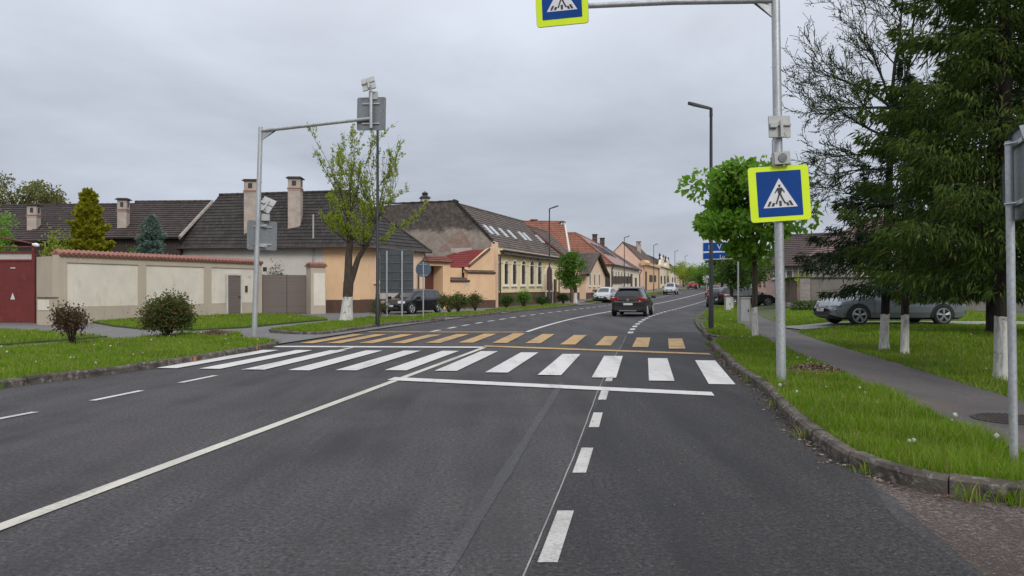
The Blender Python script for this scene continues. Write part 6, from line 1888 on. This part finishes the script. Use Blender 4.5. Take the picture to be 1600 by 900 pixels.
# --- left side
# the pruned tree in spring leaf
rd = random.Random(23)
W_PR = trunkmat("limewashed_pruned", (.075, .058, .046), 1.06)
bx, by = gp(543, 502, .09)
t = thing("pruned_tree", "forked pruned tree with thick whitewashed foot and sparse yellow-green leaves", "tree", (bx, by, .07))
mb = MB()
fk = Vector((bx + .12, by, 2.1))
mb.tube([(bx - .08, by, -.05), (bx - .05, by, .2), (bx, by, 1.0), (bx + .04, by, 1.7), tuple(fk)], [.36, .28, .215, .22, .2], 12)
mb.tube([tuple(fk - Vector((.1, 0, .35))), (bx + .05, by, 2.9), (bx + .12, by + .05, 3.7), (bx + .02, by, 4.4)], [.18, .15, .12, .10], 10)
mb.tube([tuple(fk + Vector((.02, 0, -.3))), (bx + .45, by, 2.75), (bx + .85, by - .05, 3.4), (bx + 1.2, by, 4.2)], [.15, .115, .09, .07], 10)
tips = []
def shoot(p, d, L, r, depth):
    pts, _ = limb(mb, rd, p, d, L, r, max(.004, r * .22), 6, .09, .035, 5)
    d2 = (pts[-1] - pts[-2]).normalized()
    for i in range(1, len(pts)):
        tips.append((pts[i], (pts[i] - pts[i - 1]).normalized(), depth))
        if depth < 2:
            for _ in range(2):
                dd = ((pts[i] - pts[i - 1]).normalized() + rvec(rd) * .55 + Vector((0, 0, .3))).normalized()
                if rd.random() < .5: shoot(pts[i], dd, L * rd.uniform(.28, .5), max(.005, r * .42), depth + 1)
for hub, k in ((Vector((bx + .02, by, 4.35)), 8), (Vector((bx + 1.2, by, 4.15)), 7), (Vector((bx + .7, by, 3.2)), 5), (Vector((bx + .06, by, 3.4)), 5)):
    for i in range(k):
        a = 6.283 * i / k + rd.uniform(-.4, .4)
        tl = rd.uniform(.25, .85) if k > 5 else rd.uniform(1.0, 2.2)
        d = Vector((math.cos(a) * tl, math.sin(a) * tl, 1.0))
        shoot(hub, d, rd.uniform(1.8, 3.4) if k > 5 else rd.uniform(1.2, 2.0), .026, 0)
mb.build("trunk", W_PR, t, smooth=60)
rs = np.random.default_rng(15)
P, D = [], []
for p, d, dep in tips:
    if rd.random() < (.66 if p.z > 4.9 else .62): continue
    for _ in range(rd.choice((2, 4, 6, 9))):
        P.append(tuple(p + rvec(rd) * rd.uniform(.01, .10))); D.append(tuple(d + rvec(rd) * .6))
leafpart("young_leaves", t, [leaves_np(np.array(P), np.array(D), .095, rs, spread=.5)], LEAF_YG)
# round street tree
b = at(899, 65.5)
W_RT = trunkmat("limewashed_round", (.06, .045, .036), .95)
broadleaf("round_street_tree", "round bright green street tree with white trunk before the peach house", "tree", (b[0], b[1], zt(65) + .08), 4.9,
          (b[0] - .4, b[1], 3.15, 1.3, 1.2, 1.75), 6500, .16, LEAF_MID, W_RT, 51, .17, 1.2, 34, None, .7, .36)
b = at(1104, 100)
# trees and hedge tops in the gardens on the left
def bush(name, lab, base, h, rx, leaf, n, size, seed, cat="shrub", group=None, stems=5, ry=None, lift=.3):
    rd = random.Random(seed); rs = np.random.default_rng(seed)
    t = thing(name, lab, cat, base, group)
    B = Vector(base); mb = MB(); P, D = [], []
    ry = ry or rx
    for k in range(stems * 3):
        a = rd.uniform(0, 6.283); q = math.sqrt(rd.random())
        tip = B + Vector((math.cos(a) * q * rx * .8, math.sin(a) * q * ry * .8, h * (lift + (1 - lift) * rd.uniform(.35, 1) * (1 - .35 * q * q))))
        md = B.lerp(tip, .5) + Vector((0, 0, .1 * h))
        mb.tube([B + Vector((rd.uniform(-.05, .05), rd.uniform(-.05, .05), -.05)), md, tip], [.018, .012, .005], 5)
        m = int(n / (stems * 3))
        g = rs.normal(0, 1, (m, 3)) * np.array([rx * .19, ry * .19, h * .12])
        c = np.array(md.lerp(tip, rd.uniform(.55, 1.0)))
        pts = c + g; pts[:, 2] = np.maximum(pts[:, 2], B.z + h * lift * .3)
        P.append(pts); D.append(g + np.array([0, 0, .1]))
    mb.build("stems", BARK_DK, t)
    P, D = np.concatenate(P), np.concatenate(D); D /= (np.linalg.norm(D, axis=1)[:, None] + 1e-6)
    leafpart("foliage", t, [leaves_np(P, D, size, rs)], leaf)
    return t
b = gp(114, 538, .09); bush("rose_bush", "small sparse reddish rose bush nearest the red gate", (b[0], b[1], .07), 1.0, .52, leafmat("maroon_leaf", (0.05, 0.05, 0.022), (0.10, 0.05, 0.034), (0.15, 0.07, 0.05), .25), 1900, .07, 61, group="rose bushes on the left verge", stems=6)
b = gp(262, 527, .09); bush("rose_bush", "large dense rose bush with reddish tips before the garden wall", (b[0], b[1], .07), 1.14, .80, LEAF_RED, 9500, .075, 62, group="rose bushes on the left verge", stems=10, lift=.22)
b = at(591, 35.5); bush("rose_bush", "little dark rose bush at the foot of the left lamp post", (b[0], b[1], .09), .75, .5, LEAF_RED, 700, .08, 63, group="rose bushes on the left verge")
for px, Y, h_, rx, lf_, lab in ((702, 43.5, 1.05, .75, LEAF_RED, "rose bush just right of the parked black car"), (716, 44.5, 1.0, .7, LEAF_DARK, "rose bush between two others in front of the peach shed wall"), (743, 47.5, 1.0, .72, LEAF_RED, "rose bush before the peach wall with graffiti"),
                                (791, 52.5, .95, .62, LEAF_DARK, "rose bush before the first arched window of the yellow house"), (818, 55.0, 1.1, .7, LEAF_MID, "green bush before the third arched window of the yellow house"),
                                (847, 60.0, .75, .55, LEAF_DARK, "low bush at the foot of the arched brown door"), (880, 68.0, .8, .6, LEAF_DARK, "low bush just left of the round street tree"),
                                (931, 80.0, 1.05, .6, LEAF_RED, "dark bush before the gabled cottage")):
    b = at(px, Y); bush("rose_bush", lab, (b[0], b[1], zt(Y) + .08), h_, rx, lf_, 2000, .09, int(px), group="rose bushes on the left verge")
b = at(137, 38.0)
conifer("thuja_tree", "golden yellow-green conifer rising behind the garden wall", (b[0], b[1], 0), 6.3, 1.35, LEAF_THUJA, BARK, 71, .12, .06, 34, 10, -.25, .17, .09, .7, prof=lambda f_: (1 - f_) ** .62 * (1 + .18 * math.sin(f_ * 37)), cat="tree")
b = at(237, 40.0)
conifer("blue_spruce_tree", "small blue-grey spruce rising behind the garden wall", (b[0], b[1], 0), 5.4, 1.6, NEEDLE_BL, BARK, 72, .08, .1, 22, 9, .1, .15, .06, .7)
b = at(88, 37.0)
bush("garden_shrub", "bright green shrub in front of the golden conifer", (b[0], b[1], 0), 3.9, .8, LEAF_YG, 1600, .13, 73, lift=.5)
b = at(215, 38.5)
bush("garden_shrub", "small green shrub beside the blue-grey spruce", (b[0], b[1], 0), 3.3, .6, LEAF_MID, 1000, .11, 74, lift=.5)
b = at(-2, 35.0)
broadleaf("garden_tree", "bright green tree behind the red gate at the left edge", "tree", (b[0] - .6, b[1], 0), 5.6, (b[0] - .7, b[1], 3.9, 1.2, 1.2, 1.5), 2600, .13, LEAF_LIME, BARK, 75, .1, 1.8, 20)
b = at(32, 78.0)
broadleaf("big_tree", "large olive-brown tree far behind the barn roofs at the left", "tree", (b[0], b[1], 0), 13.2, (b[0] - .8, b[1], 9.6, 5.2, 4.5, 3.6), 9000, .27, LEAF_OLIVE, BARK, 76, .35, 5.5, 60, None, .7, .26)
b = at(420, 52.0)
bush("garden_shrub", "dark shrub top showing just above the slatted gate", at(433, 47.5 - 1.5) + (0.0,), 2.75, .8, LEAF_DARK, 800, .1, 79, lift=.6)
# far trees closing the street
for px, Y, w_, h_, lf_, lab in ((1068, 185, 4.6, 6.4, LEAF_YG, "yellow-green tree at the far end of the street, leftmost"), (1080, 178, 4.3, 5.9, LEAF_YG, "yellow-green tree at the far end of the street, middle"),
                                (1093, 170, 4.0, 5.4, LEAF_MID, "darker green tree at the far end of the street"), (1104, 150, 3.0, 4.6, LEAF_MID, "small green tree beyond the lamp post on the right")):
    b = at(px, Y)
    broadleaf("far_tree", lab, "tree", (b[0], b[1], zt(Y)), h_, (b[0], b[1], zt(Y) + h_ * .52, w_ * .8, w_ * .8, h_ * .45), 2600, .34, lf_, BARK, 80 + px, .18, h_ * .2, 26, "trees closing the far end of the street", .7, .36)
# ------------------------------------------------------------------ cars (x forward, z up, built at the origin then placed)
M_TYRE = surf("tyre_rubber", (.016, .016, .017), (.026, .026, .026), 9, .85)
M_RIM = surf("alloy_rim", (.42, .43, .44), (.33, .34, .35), 6, .35, .7)
M_CARGLASS = glass("car_glass", (.012, .015, .017), .04)
M_BLKPL = surf("black_plastic", (.016, .016, .017), (.024, .024, .024), 8, .6)
M_TAIL = surf("tail_lamp", (.36, .012, .012), (.28, .01, .012), 4, .15, coat=.6)
M_HEAD = surf("head_lamp", (.55, .56, .57), (.35, .36, .38), 14, .1, .2, coat=.6)
M_PLATE = surf("number_plate", (.62, .62, .60), (.52, .52, .5), 20, .5)
M_PBLUE = surf("plate_band", (.01, .03, .3), None, 3, .5)
M_CHROME = surf("chrome", (.6, .61, .62), None, 3, .15, .9)
def interp(tab, x):
    xs = [a[0] for a in tab]
    return [float(np.interp(x, xs, [a[i] for a in tab])) for i in range(1, len(tab[0]))]
def car(lab, paint, place, heading, L=4.4, W=1.8, kind="suv", wheel=.34, tail=M_TAIL, group="cars in the street", plate_rear=True, low=M_BLKPL, rails=False, z=None, roofmat=None, spoke=5):
    # side profile, front = +x; columns: x, top z, belt z, half width low, half width at top
    S = {"suv": [(-.5, .92, .88, .80, .70), (-.488, 1.02, .95, .90, .74), (-.455, 1.30, .99, .95, .68), (-.41, 1.57, 1.00, .97, .595), (-.36, 1.645, 1.0, .98, .585), (-.15, 1.69, .98, 1.0, .60), (.03, 1.67, .97, 1.0, .60), (.10, 1.60, .96, 1.0, .60), (.245, 1.08, .95, .99, .72), (.27, 1.035, .94, .99, .80), (.40, .97, .88, .96, .78), (.465, .86, .78, .88, .70), (.5, .66, .58, .74, .6)],
         "wagon": [(-.5, .84, .80, .78, .66), (-.488, .95, .86, .88, .70), (-.46, 1.18, .90, .94, .68), (-.40, 1.42, .92, .97, .62), (-.34, 1.475, .92, .98, .60), (-.12, 1.50, .90, 1.0, .61), (.04, 1.475, .89, 1.0, .61), (.09, 1.40, .88, 1.0, .61), (.235, .97, .88, .99, .70), (.26, .93, .87, .99, .80), (.40, .85, .78, .95, .76), (.465, .74, .66, .86, .68), (.5, .58, .5, .70, .58)],
         "hatch": [(-.5, .80, .76, .80, .66), (-.485, .98, .90, .90, .72), (-.45, 1.20, .94, .95, .68), (-.38, 1.40, .94, .98, .62), (-.30, 1.455, .93, .99, .61), (-.10, 1.48, .91, 1.0, .61), (.05, 1.44, .90, 1.0, .61), (.11, 1.36, .89, 1.0, .61), (.27, .98, .88, .99, .70), (.295, .94, .87, .98, .80), (.42, .86, .78, .93, .74), (.47, .74, .66, .84, .66), (.5, .58, .5, .68, .56)]}[kind]
    hw = W / 2
    t = thing("parked_car" if "parked" in lab else "car", lab, "car", (0, 0, 0), group, local=True)
    zb = .24 if kind == "suv" else .19
    xs = sorted(set([a[0] for a in S] + list(np.linspace(-.5, .5, 29))))
    mb = MB()
    def section(x):
        zt_, zbelt, wl, wt = interp(S, x)
        endf = max(0, (abs(x) - .44) / .06)
        lo = zb + .10 * endf
        pts = [(0, lo), (wl * .80, lo), (wl * .955, lo + .07), (wl * .995, lo + .24), (wl, (lo + zbelt) * .5 + .06), (wl * .985, zbelt - .09), (wl * .955, zbelt), (min(wt, wl * .96) + .06 * (wt < .7), zt_ - .075), (wt * .93, zt_ - .018), (wt * .55, zt_ + .012), (0, zt_ + .02)]
        return [(x * L, y * hw, z_) for y, z_ in pts]
    secs = [section(x) for x in xs]
    n = len(secs[0])
    def emit(a, b, k, m):
        for s in (1, -1):
            q = [(p[0], p[1] * s, p[2]) for p in (a[k], a[k + 1], b[k + 1], b[k])]
            mb.face(q if s > 0 else q[::-1], m)
    wxs = [(-.305 if kind != "wagon" else -.30) * L, .315 * L]
    for a, b in zip(secs, secs[1:]):
        for k in range(n - 1):
            emit(a, b, k, 1 if k < 2 or (kind == "suv" and k < 3) else 0)
    for s_, fl in ((secs[0], 1), (secs[-1], -1)):
        ring = [(p[0], p[1], p[2]) for p in s_] + [(p[0], -p[1], p[2]) for p in s_[-2:0:-1]]
        mb.face(ring[::fl], 0)
    mb.build("body", [paint, low], t, smooth=38)
    def sidept(x, f_, s, off=.006):
        a = section(x / L); p, q = Vector(a[6]), Vector(a[7])
        v = p.lerp(q, f_); nrm = Vector((0, q.z - p.z, p.y - q.y)).normalized() * off
        v += nrm
        return Vector((v.x, v.y * s, v.z))
    # side glass, door by door
    g0, g1 = S[3][0] * L, S[8][0] * L
    cuts = {"suv": (-.405, -.27, -.255, -.035, -.02, .20), "wagon": (-.41, -.27, -.255, -.03, -.015, .195), "hatch": (-.36, -.235, -.225, -.02, -.005, .225)}[kind]
    for s in (1, -1):
        for j in range(0, 6, 2):
            x0, x1 = cuts[j] * L, cuts[j + 1] * L
            g = MB(); m_ = 6
            for i in range(m_):
                a, b = x0 + (x1 - x0) * i / m_, x0 + (x1 - x0) * (i + 1) / m_
                ft = lambda x: .86 if S[4][0] * L < x < S[6][0] * L + .05 else max(.12, min(.86, .86))
                q = [sidept(a, .07, s), sidept(b, .07, s), sidept(b, ft(b), s), sidept(a, ft(a), s)]
                g.face(q if s < 0 else q[::-1])
            g.build("side_window", M_CARGLASS, t, smooth=30)
    def screen(xa, xb, nm, inset=.9):
        g = MB(); m_ = 5
        rows = []
        for i in range(m_ + 1):
            x = xa + (xb - xa) * i / m_
            a = section(x)
            rows.append([Vector((a[7][0], a[7][1] * inset, a[7][2])), Vector((a[8][0], a[8][1] * inset, a[8][2])), Vector((a[9][0], a[9][1], a[9][2])), Vector(a[10])])
        for r0, r1 in zip(rows, rows[1:]):
            for k in range(3):
                for s in (1, -1):
                    q = [Vector((p.x, p.y * s, p.z)) for p in (r0[k], r1[k], r1[k + 1], r0[k + 1])]
                    nn = (q[1] - q[0]).cross(q[3] - q[0]).normalized()
                    if nn.z < 0: nn = -nn
                    g.face([p + nn * .010 for p in q])
        return g.build(nm, M_CARGLASS, t, smooth=40)
    screen(S[7][0] + .008, S[8][0] - .006, "windscreen")
    screen(S[1][0] + .012, S[3][0] - .004, "rear_window", .93)
    # wheels
    for wx in wxs:
        for s in (1, -1):
            yy = s * (hw - .115)
            mb = MB()
            prof = [(.0, .10), (wheel * .72, .105), (wheel * .93, .10), (wheel, .06), (wheel, -.06), (wheel * .93, -.1), (.0, -.1)]
            m_ = 28
            for k in range(m_):
                a0, a1 = 6.2832 * k / m_, 6.2832 * (k + 1) / m_
                for (r0, y0), (r1, y1) in zip(prof, prof[1:]):
                    mb.face([(wx + r0 * math.cos(a0), yy + y0 * s, wheel + r0 * math.sin(a0)), (wx + r0 * math.cos(a1), yy + y0 * s, wheel + r0 * math.sin(a1)),
                             (wx + r1 * math.cos(a1), yy + y1 * s, wheel + r1 * math.sin(a1)), (wx + r1 * math.cos(a0), yy + y1 * s, wheel + r1 * math.sin(a0))])
            wh = mb.build("wheel", M_TYRE, t, smooth=40)
            mb = MB()
            m0 = T((wx, yy + s * .106, wheel))
            for k in range(spoke):
                a = 6.2832 * k / spoke + .3
                c, sn = math.cos(a), math.sin(a)
                for da in (-.13, .13):
                    p0 = Vector((wx + .05 * c, yy + s * .112, wheel + .05 * sn)); p1 = Vector((wx + wheel * .66 * math.cos(a + da), yy + s * .112, wheel + wheel * .66 * math.sin(a + da)))
                    mb.tube([p0, p1], [.03, .024], 6)
            mb.disc((wx, yy + s * .112, wheel), .06, (0, 1, 0), .03, 14)
            ring = [(wx + wheel * .68 * math.cos(6.2832 * k / 28), yy + s * .108, wheel + wheel * .68 * math.sin(6.2832 * k / 28)) for k in range(29)]
            mb.tube(ring, .022, 6, False)
            mb.build("rim", M_RIM, wh, smooth=40)
            mb = MB(); m_ = 26                                   # dark arch round the wheel
            R0 = wheel + .065
            for k in range(m_):
                a0, a1 = math.pi * (-.06 + 1.12 * k / m_), math.pi * (-.06 + 1.12 * (k + 1) / m_)
                o_ = hw * .992 + .012
                q = [(wx + r * math.cos(a), s * o_, wheel + r * math.sin(a)) for r, a in ((0.02, a0), (R0, a0), (R0, a1), (0.02, a1))]
                mb.face(q if s < 0 else q[::-1])
                lip = [(wx + R0 * math.cos(a), s * y_, wheel + R0 * math.sin(a)) for y_, a in ((o_, a0), (o_, a1), (hw * .9, a1), (hw * .9, a0))]
                mb.face(lip)
            mb.build("wheel_arch", M_BLKPL, t)
            for o2 in (wh,):
                pass
            wh.location.y += s * .035
    # lamps, plates, grille, mirrors, handles
    fz, rz2 = (.80, .98) if kind == "suv" else (.70, .86)
    def patch(nm, mat, c, size, rz_=0, ry_=0, rnd_=None, par=None):
        mb = MB(); m = T(c) @ Rz(rz_) @ Ry(ry_)
        x, y, z_ = size
        poly = rrect(y, z_, min(y, z_) * .32, 3)
        a = [m @ Vector((-x / 2, p, q)) for p, q in poly]; b = [m @ Vector((x / 2, p * .94, q * .9)) for p, q in poly]
        mb.hexa(a, b); return mb.build(nm, mat, par or t, smooth=40)
    for s in (1, -1):
        patch("headlight", M_HEAD, (.452 * L, s * hw * .70, fz - .01), (.16, .42, .17), s * 32, -24)
        patch("tail_light", tail, (-.478 * L, s * hw * .76, rz2), (.13, .44 if kind != "van" else .2, .20), 180 - s * 18, 10)
        mb = MB()
        bm = T((S[8][0] * L - .16, s * (hw + .10), S[8][1] + .0)); mb.box(None, (.12, .22, .15), m=bm @ Rz(s * 8)); mb.box(None, (.06, .2, .05), m=bm @ T((0, -s * .12, -.06)))
        mb.build("mirror", paint if kind != "suv" else M_BLKPL, t)
        for x in (-.16, .06):
            mb = MB(); mb.box((x * L - .25, s * (hw * .995 + .012), S[5][2] - .10), (.2, .03, .035)); mb.build("handle", paint, t)
        mb = MB()
        for x in (-.262, -.028, .20):
            mb.box((x * L, s * (hw * .998 + .001), .68), (.008, .006, .62))
        mb.build("door_seam", M_BLKPL, t)
        patch("fog_lamp", M_HEAD, (.468 * L, s * hw * .66, .40), (.06, .16, .12), s * 26, 0)
    patch("grille", M_BLKPL, (.492 * L, 0, fz - .13), (.06, .9, .13), 0, -14)
    patch("lower_intake", M_BLKPL, (.497 * L, 0, .38), (.06, 1.15, .17), 0, 0)
    patch("emblem", M_CHROME, (.518 * L, 0, fz - .12), (.03, .12, .12), 0, -10)
    patch("emblem", M_CHROME, (-.499 * L, 0, rz2 - .02), (.03, .12, .12), 180, 0)
    for x, zz, sgn in ((.512 * L, .50, 1), (-.507 * L, rz2 - .27, -1)):
        p_ = patch("number_plate", M_PLATE, (x, 0, zz), (.02, .52, .115), 0 if sgn > 0 else 180, 0)
        mb = MB(); mb.box((x + sgn * .011, -.235 * sgn, zz), (.004, .04, .10)); mb.build("plate_band", M_PBLUE, p_)
    patch("rear_bumper_trim", M_BLKPL, (-.492 * L, 0, .46), (.10, 1.5, .26), 180, 0)
    if kind == "suv":
        patch("skid_plate", M_CHROME, (-.507 * L, 0, .34), (.07, .95, .055), 180, 0)
        patch("trim_strip", M_CHROME, (-.4985 * L, 0, rz2 - .145), (.03, 1.45, .028), 180, 0)
        mb = MB(); a = section(S[3][0]); mb.hexa([(S[3][0] * L - .14, y * hw * .62, 1.585) for y in (-1, 1)] + [(S[3][0] * L + .12, y * hw * .64, 1.62) for y in (1, -1)],
            [(S[3][0] * L - .14, y * hw * .62, 1.61) for y in (-1, 1)] + [(S[3][0] * L + .12, y * hw * .64, 1.66) for y in (1, -1)]); mb.build("spoiler", paint, t)
    if rails:
        for s in (1, -1):
            mb = MB(); zr_ = S[5][1]; mb.tube([(S[3][0] * L + .1, s * hw * .62, zr_ - .06), (S[4][0] * L + .1, s * hw * .62, zr_ + .02), (S[6][0] * L - .1, s * hw * .62, zr_ + .03), (S[6][0] * L + .12, s * hw * .62, zr_ - .04)], .022, 6); mb.build("roof_rail", M_CHROME, t, smooth=40)
    x, y = place
    t.location = (x, y, zt(y) if z is None else z)
    t.rotation_euler = (0, 0, R(heading))
    return t
def head(Y, extra=0): # heading of the road at Y, in degrees from +X
    return 90 - math.degrees(math.atan((xc(Y + 1) - xc(Y - 1)) / 2)) + extra
SP = carpaint("brown_paint", (.030, .023, .019)); BK = carpaint("black_paint", (.012, .012, .014)); SV = carpaint("grey_silver_paint", (.235, .25, .275)); WH = carpaint("pale_silver_paint", (.52, .53, .54)); DG = carpaint("dark_grey_paint", (.02, .021, .024)); RD = carpaint("red_paint", (.42, .03, .02))
car("dark brown off-roader driving away from us in the middle of the street", SP, (6.66, 42.2), head(41, -1), 4.43, 1.81, "suv", .345, rails=True).scale.z = .925
car("parked black estate car with silver wheels in front of the brown gateway", BK, ((645 - 800) * 44.6 / F, 44.6), -90 - 27, 4.5, 1.82, "wagon", .325, z=.03).scale.z = .94
car("parked grey-silver hatchback under the spruces on the right lawn", SV, (12.7, 26.0), 180 + 3, 4.55, 1.8, "hatch", .33, z=.27)
b = at(951, 72)
car("parked silver hatchback facing us, half hidden behind the brown off-roader", WH, (b[0], 74.5), head(74, 180), 4.2, 1.75, "hatch", .31)
b = at(1050.5, 110)
car("parked white off-roader facing us far along the left kerb", WH, (b[0], 111), head(108, 180), 4.4, 1.8, "suv", .34)
b = at(1119, 58)
car("parked dark hatchback seen from behind on the right, beyond the small cabinet", DG, (b[0] + .75, 60), head(60, 2), 4.2, 1.76, "hatch", .31)
b = at(1163, 57)
car("parked dark estate car beside it, half on the right pavement", DG, (b[0] + .5, 58.5), 8, 4.5, 1.8, "wagon", .33, z=.12)
b = at(1085, 155)
car("red car parked beneath the yellow-green trees at the far end", RD, (b[0], 157), head(150, 12), 4.2, 1.75, "hatch", .31)
b = at(1122, 92)
car("red car beyond the dark parked hatchback on the right", RD, (b[0], 94), head(94, 8), 4.3, 1.76, "wagon", .31)
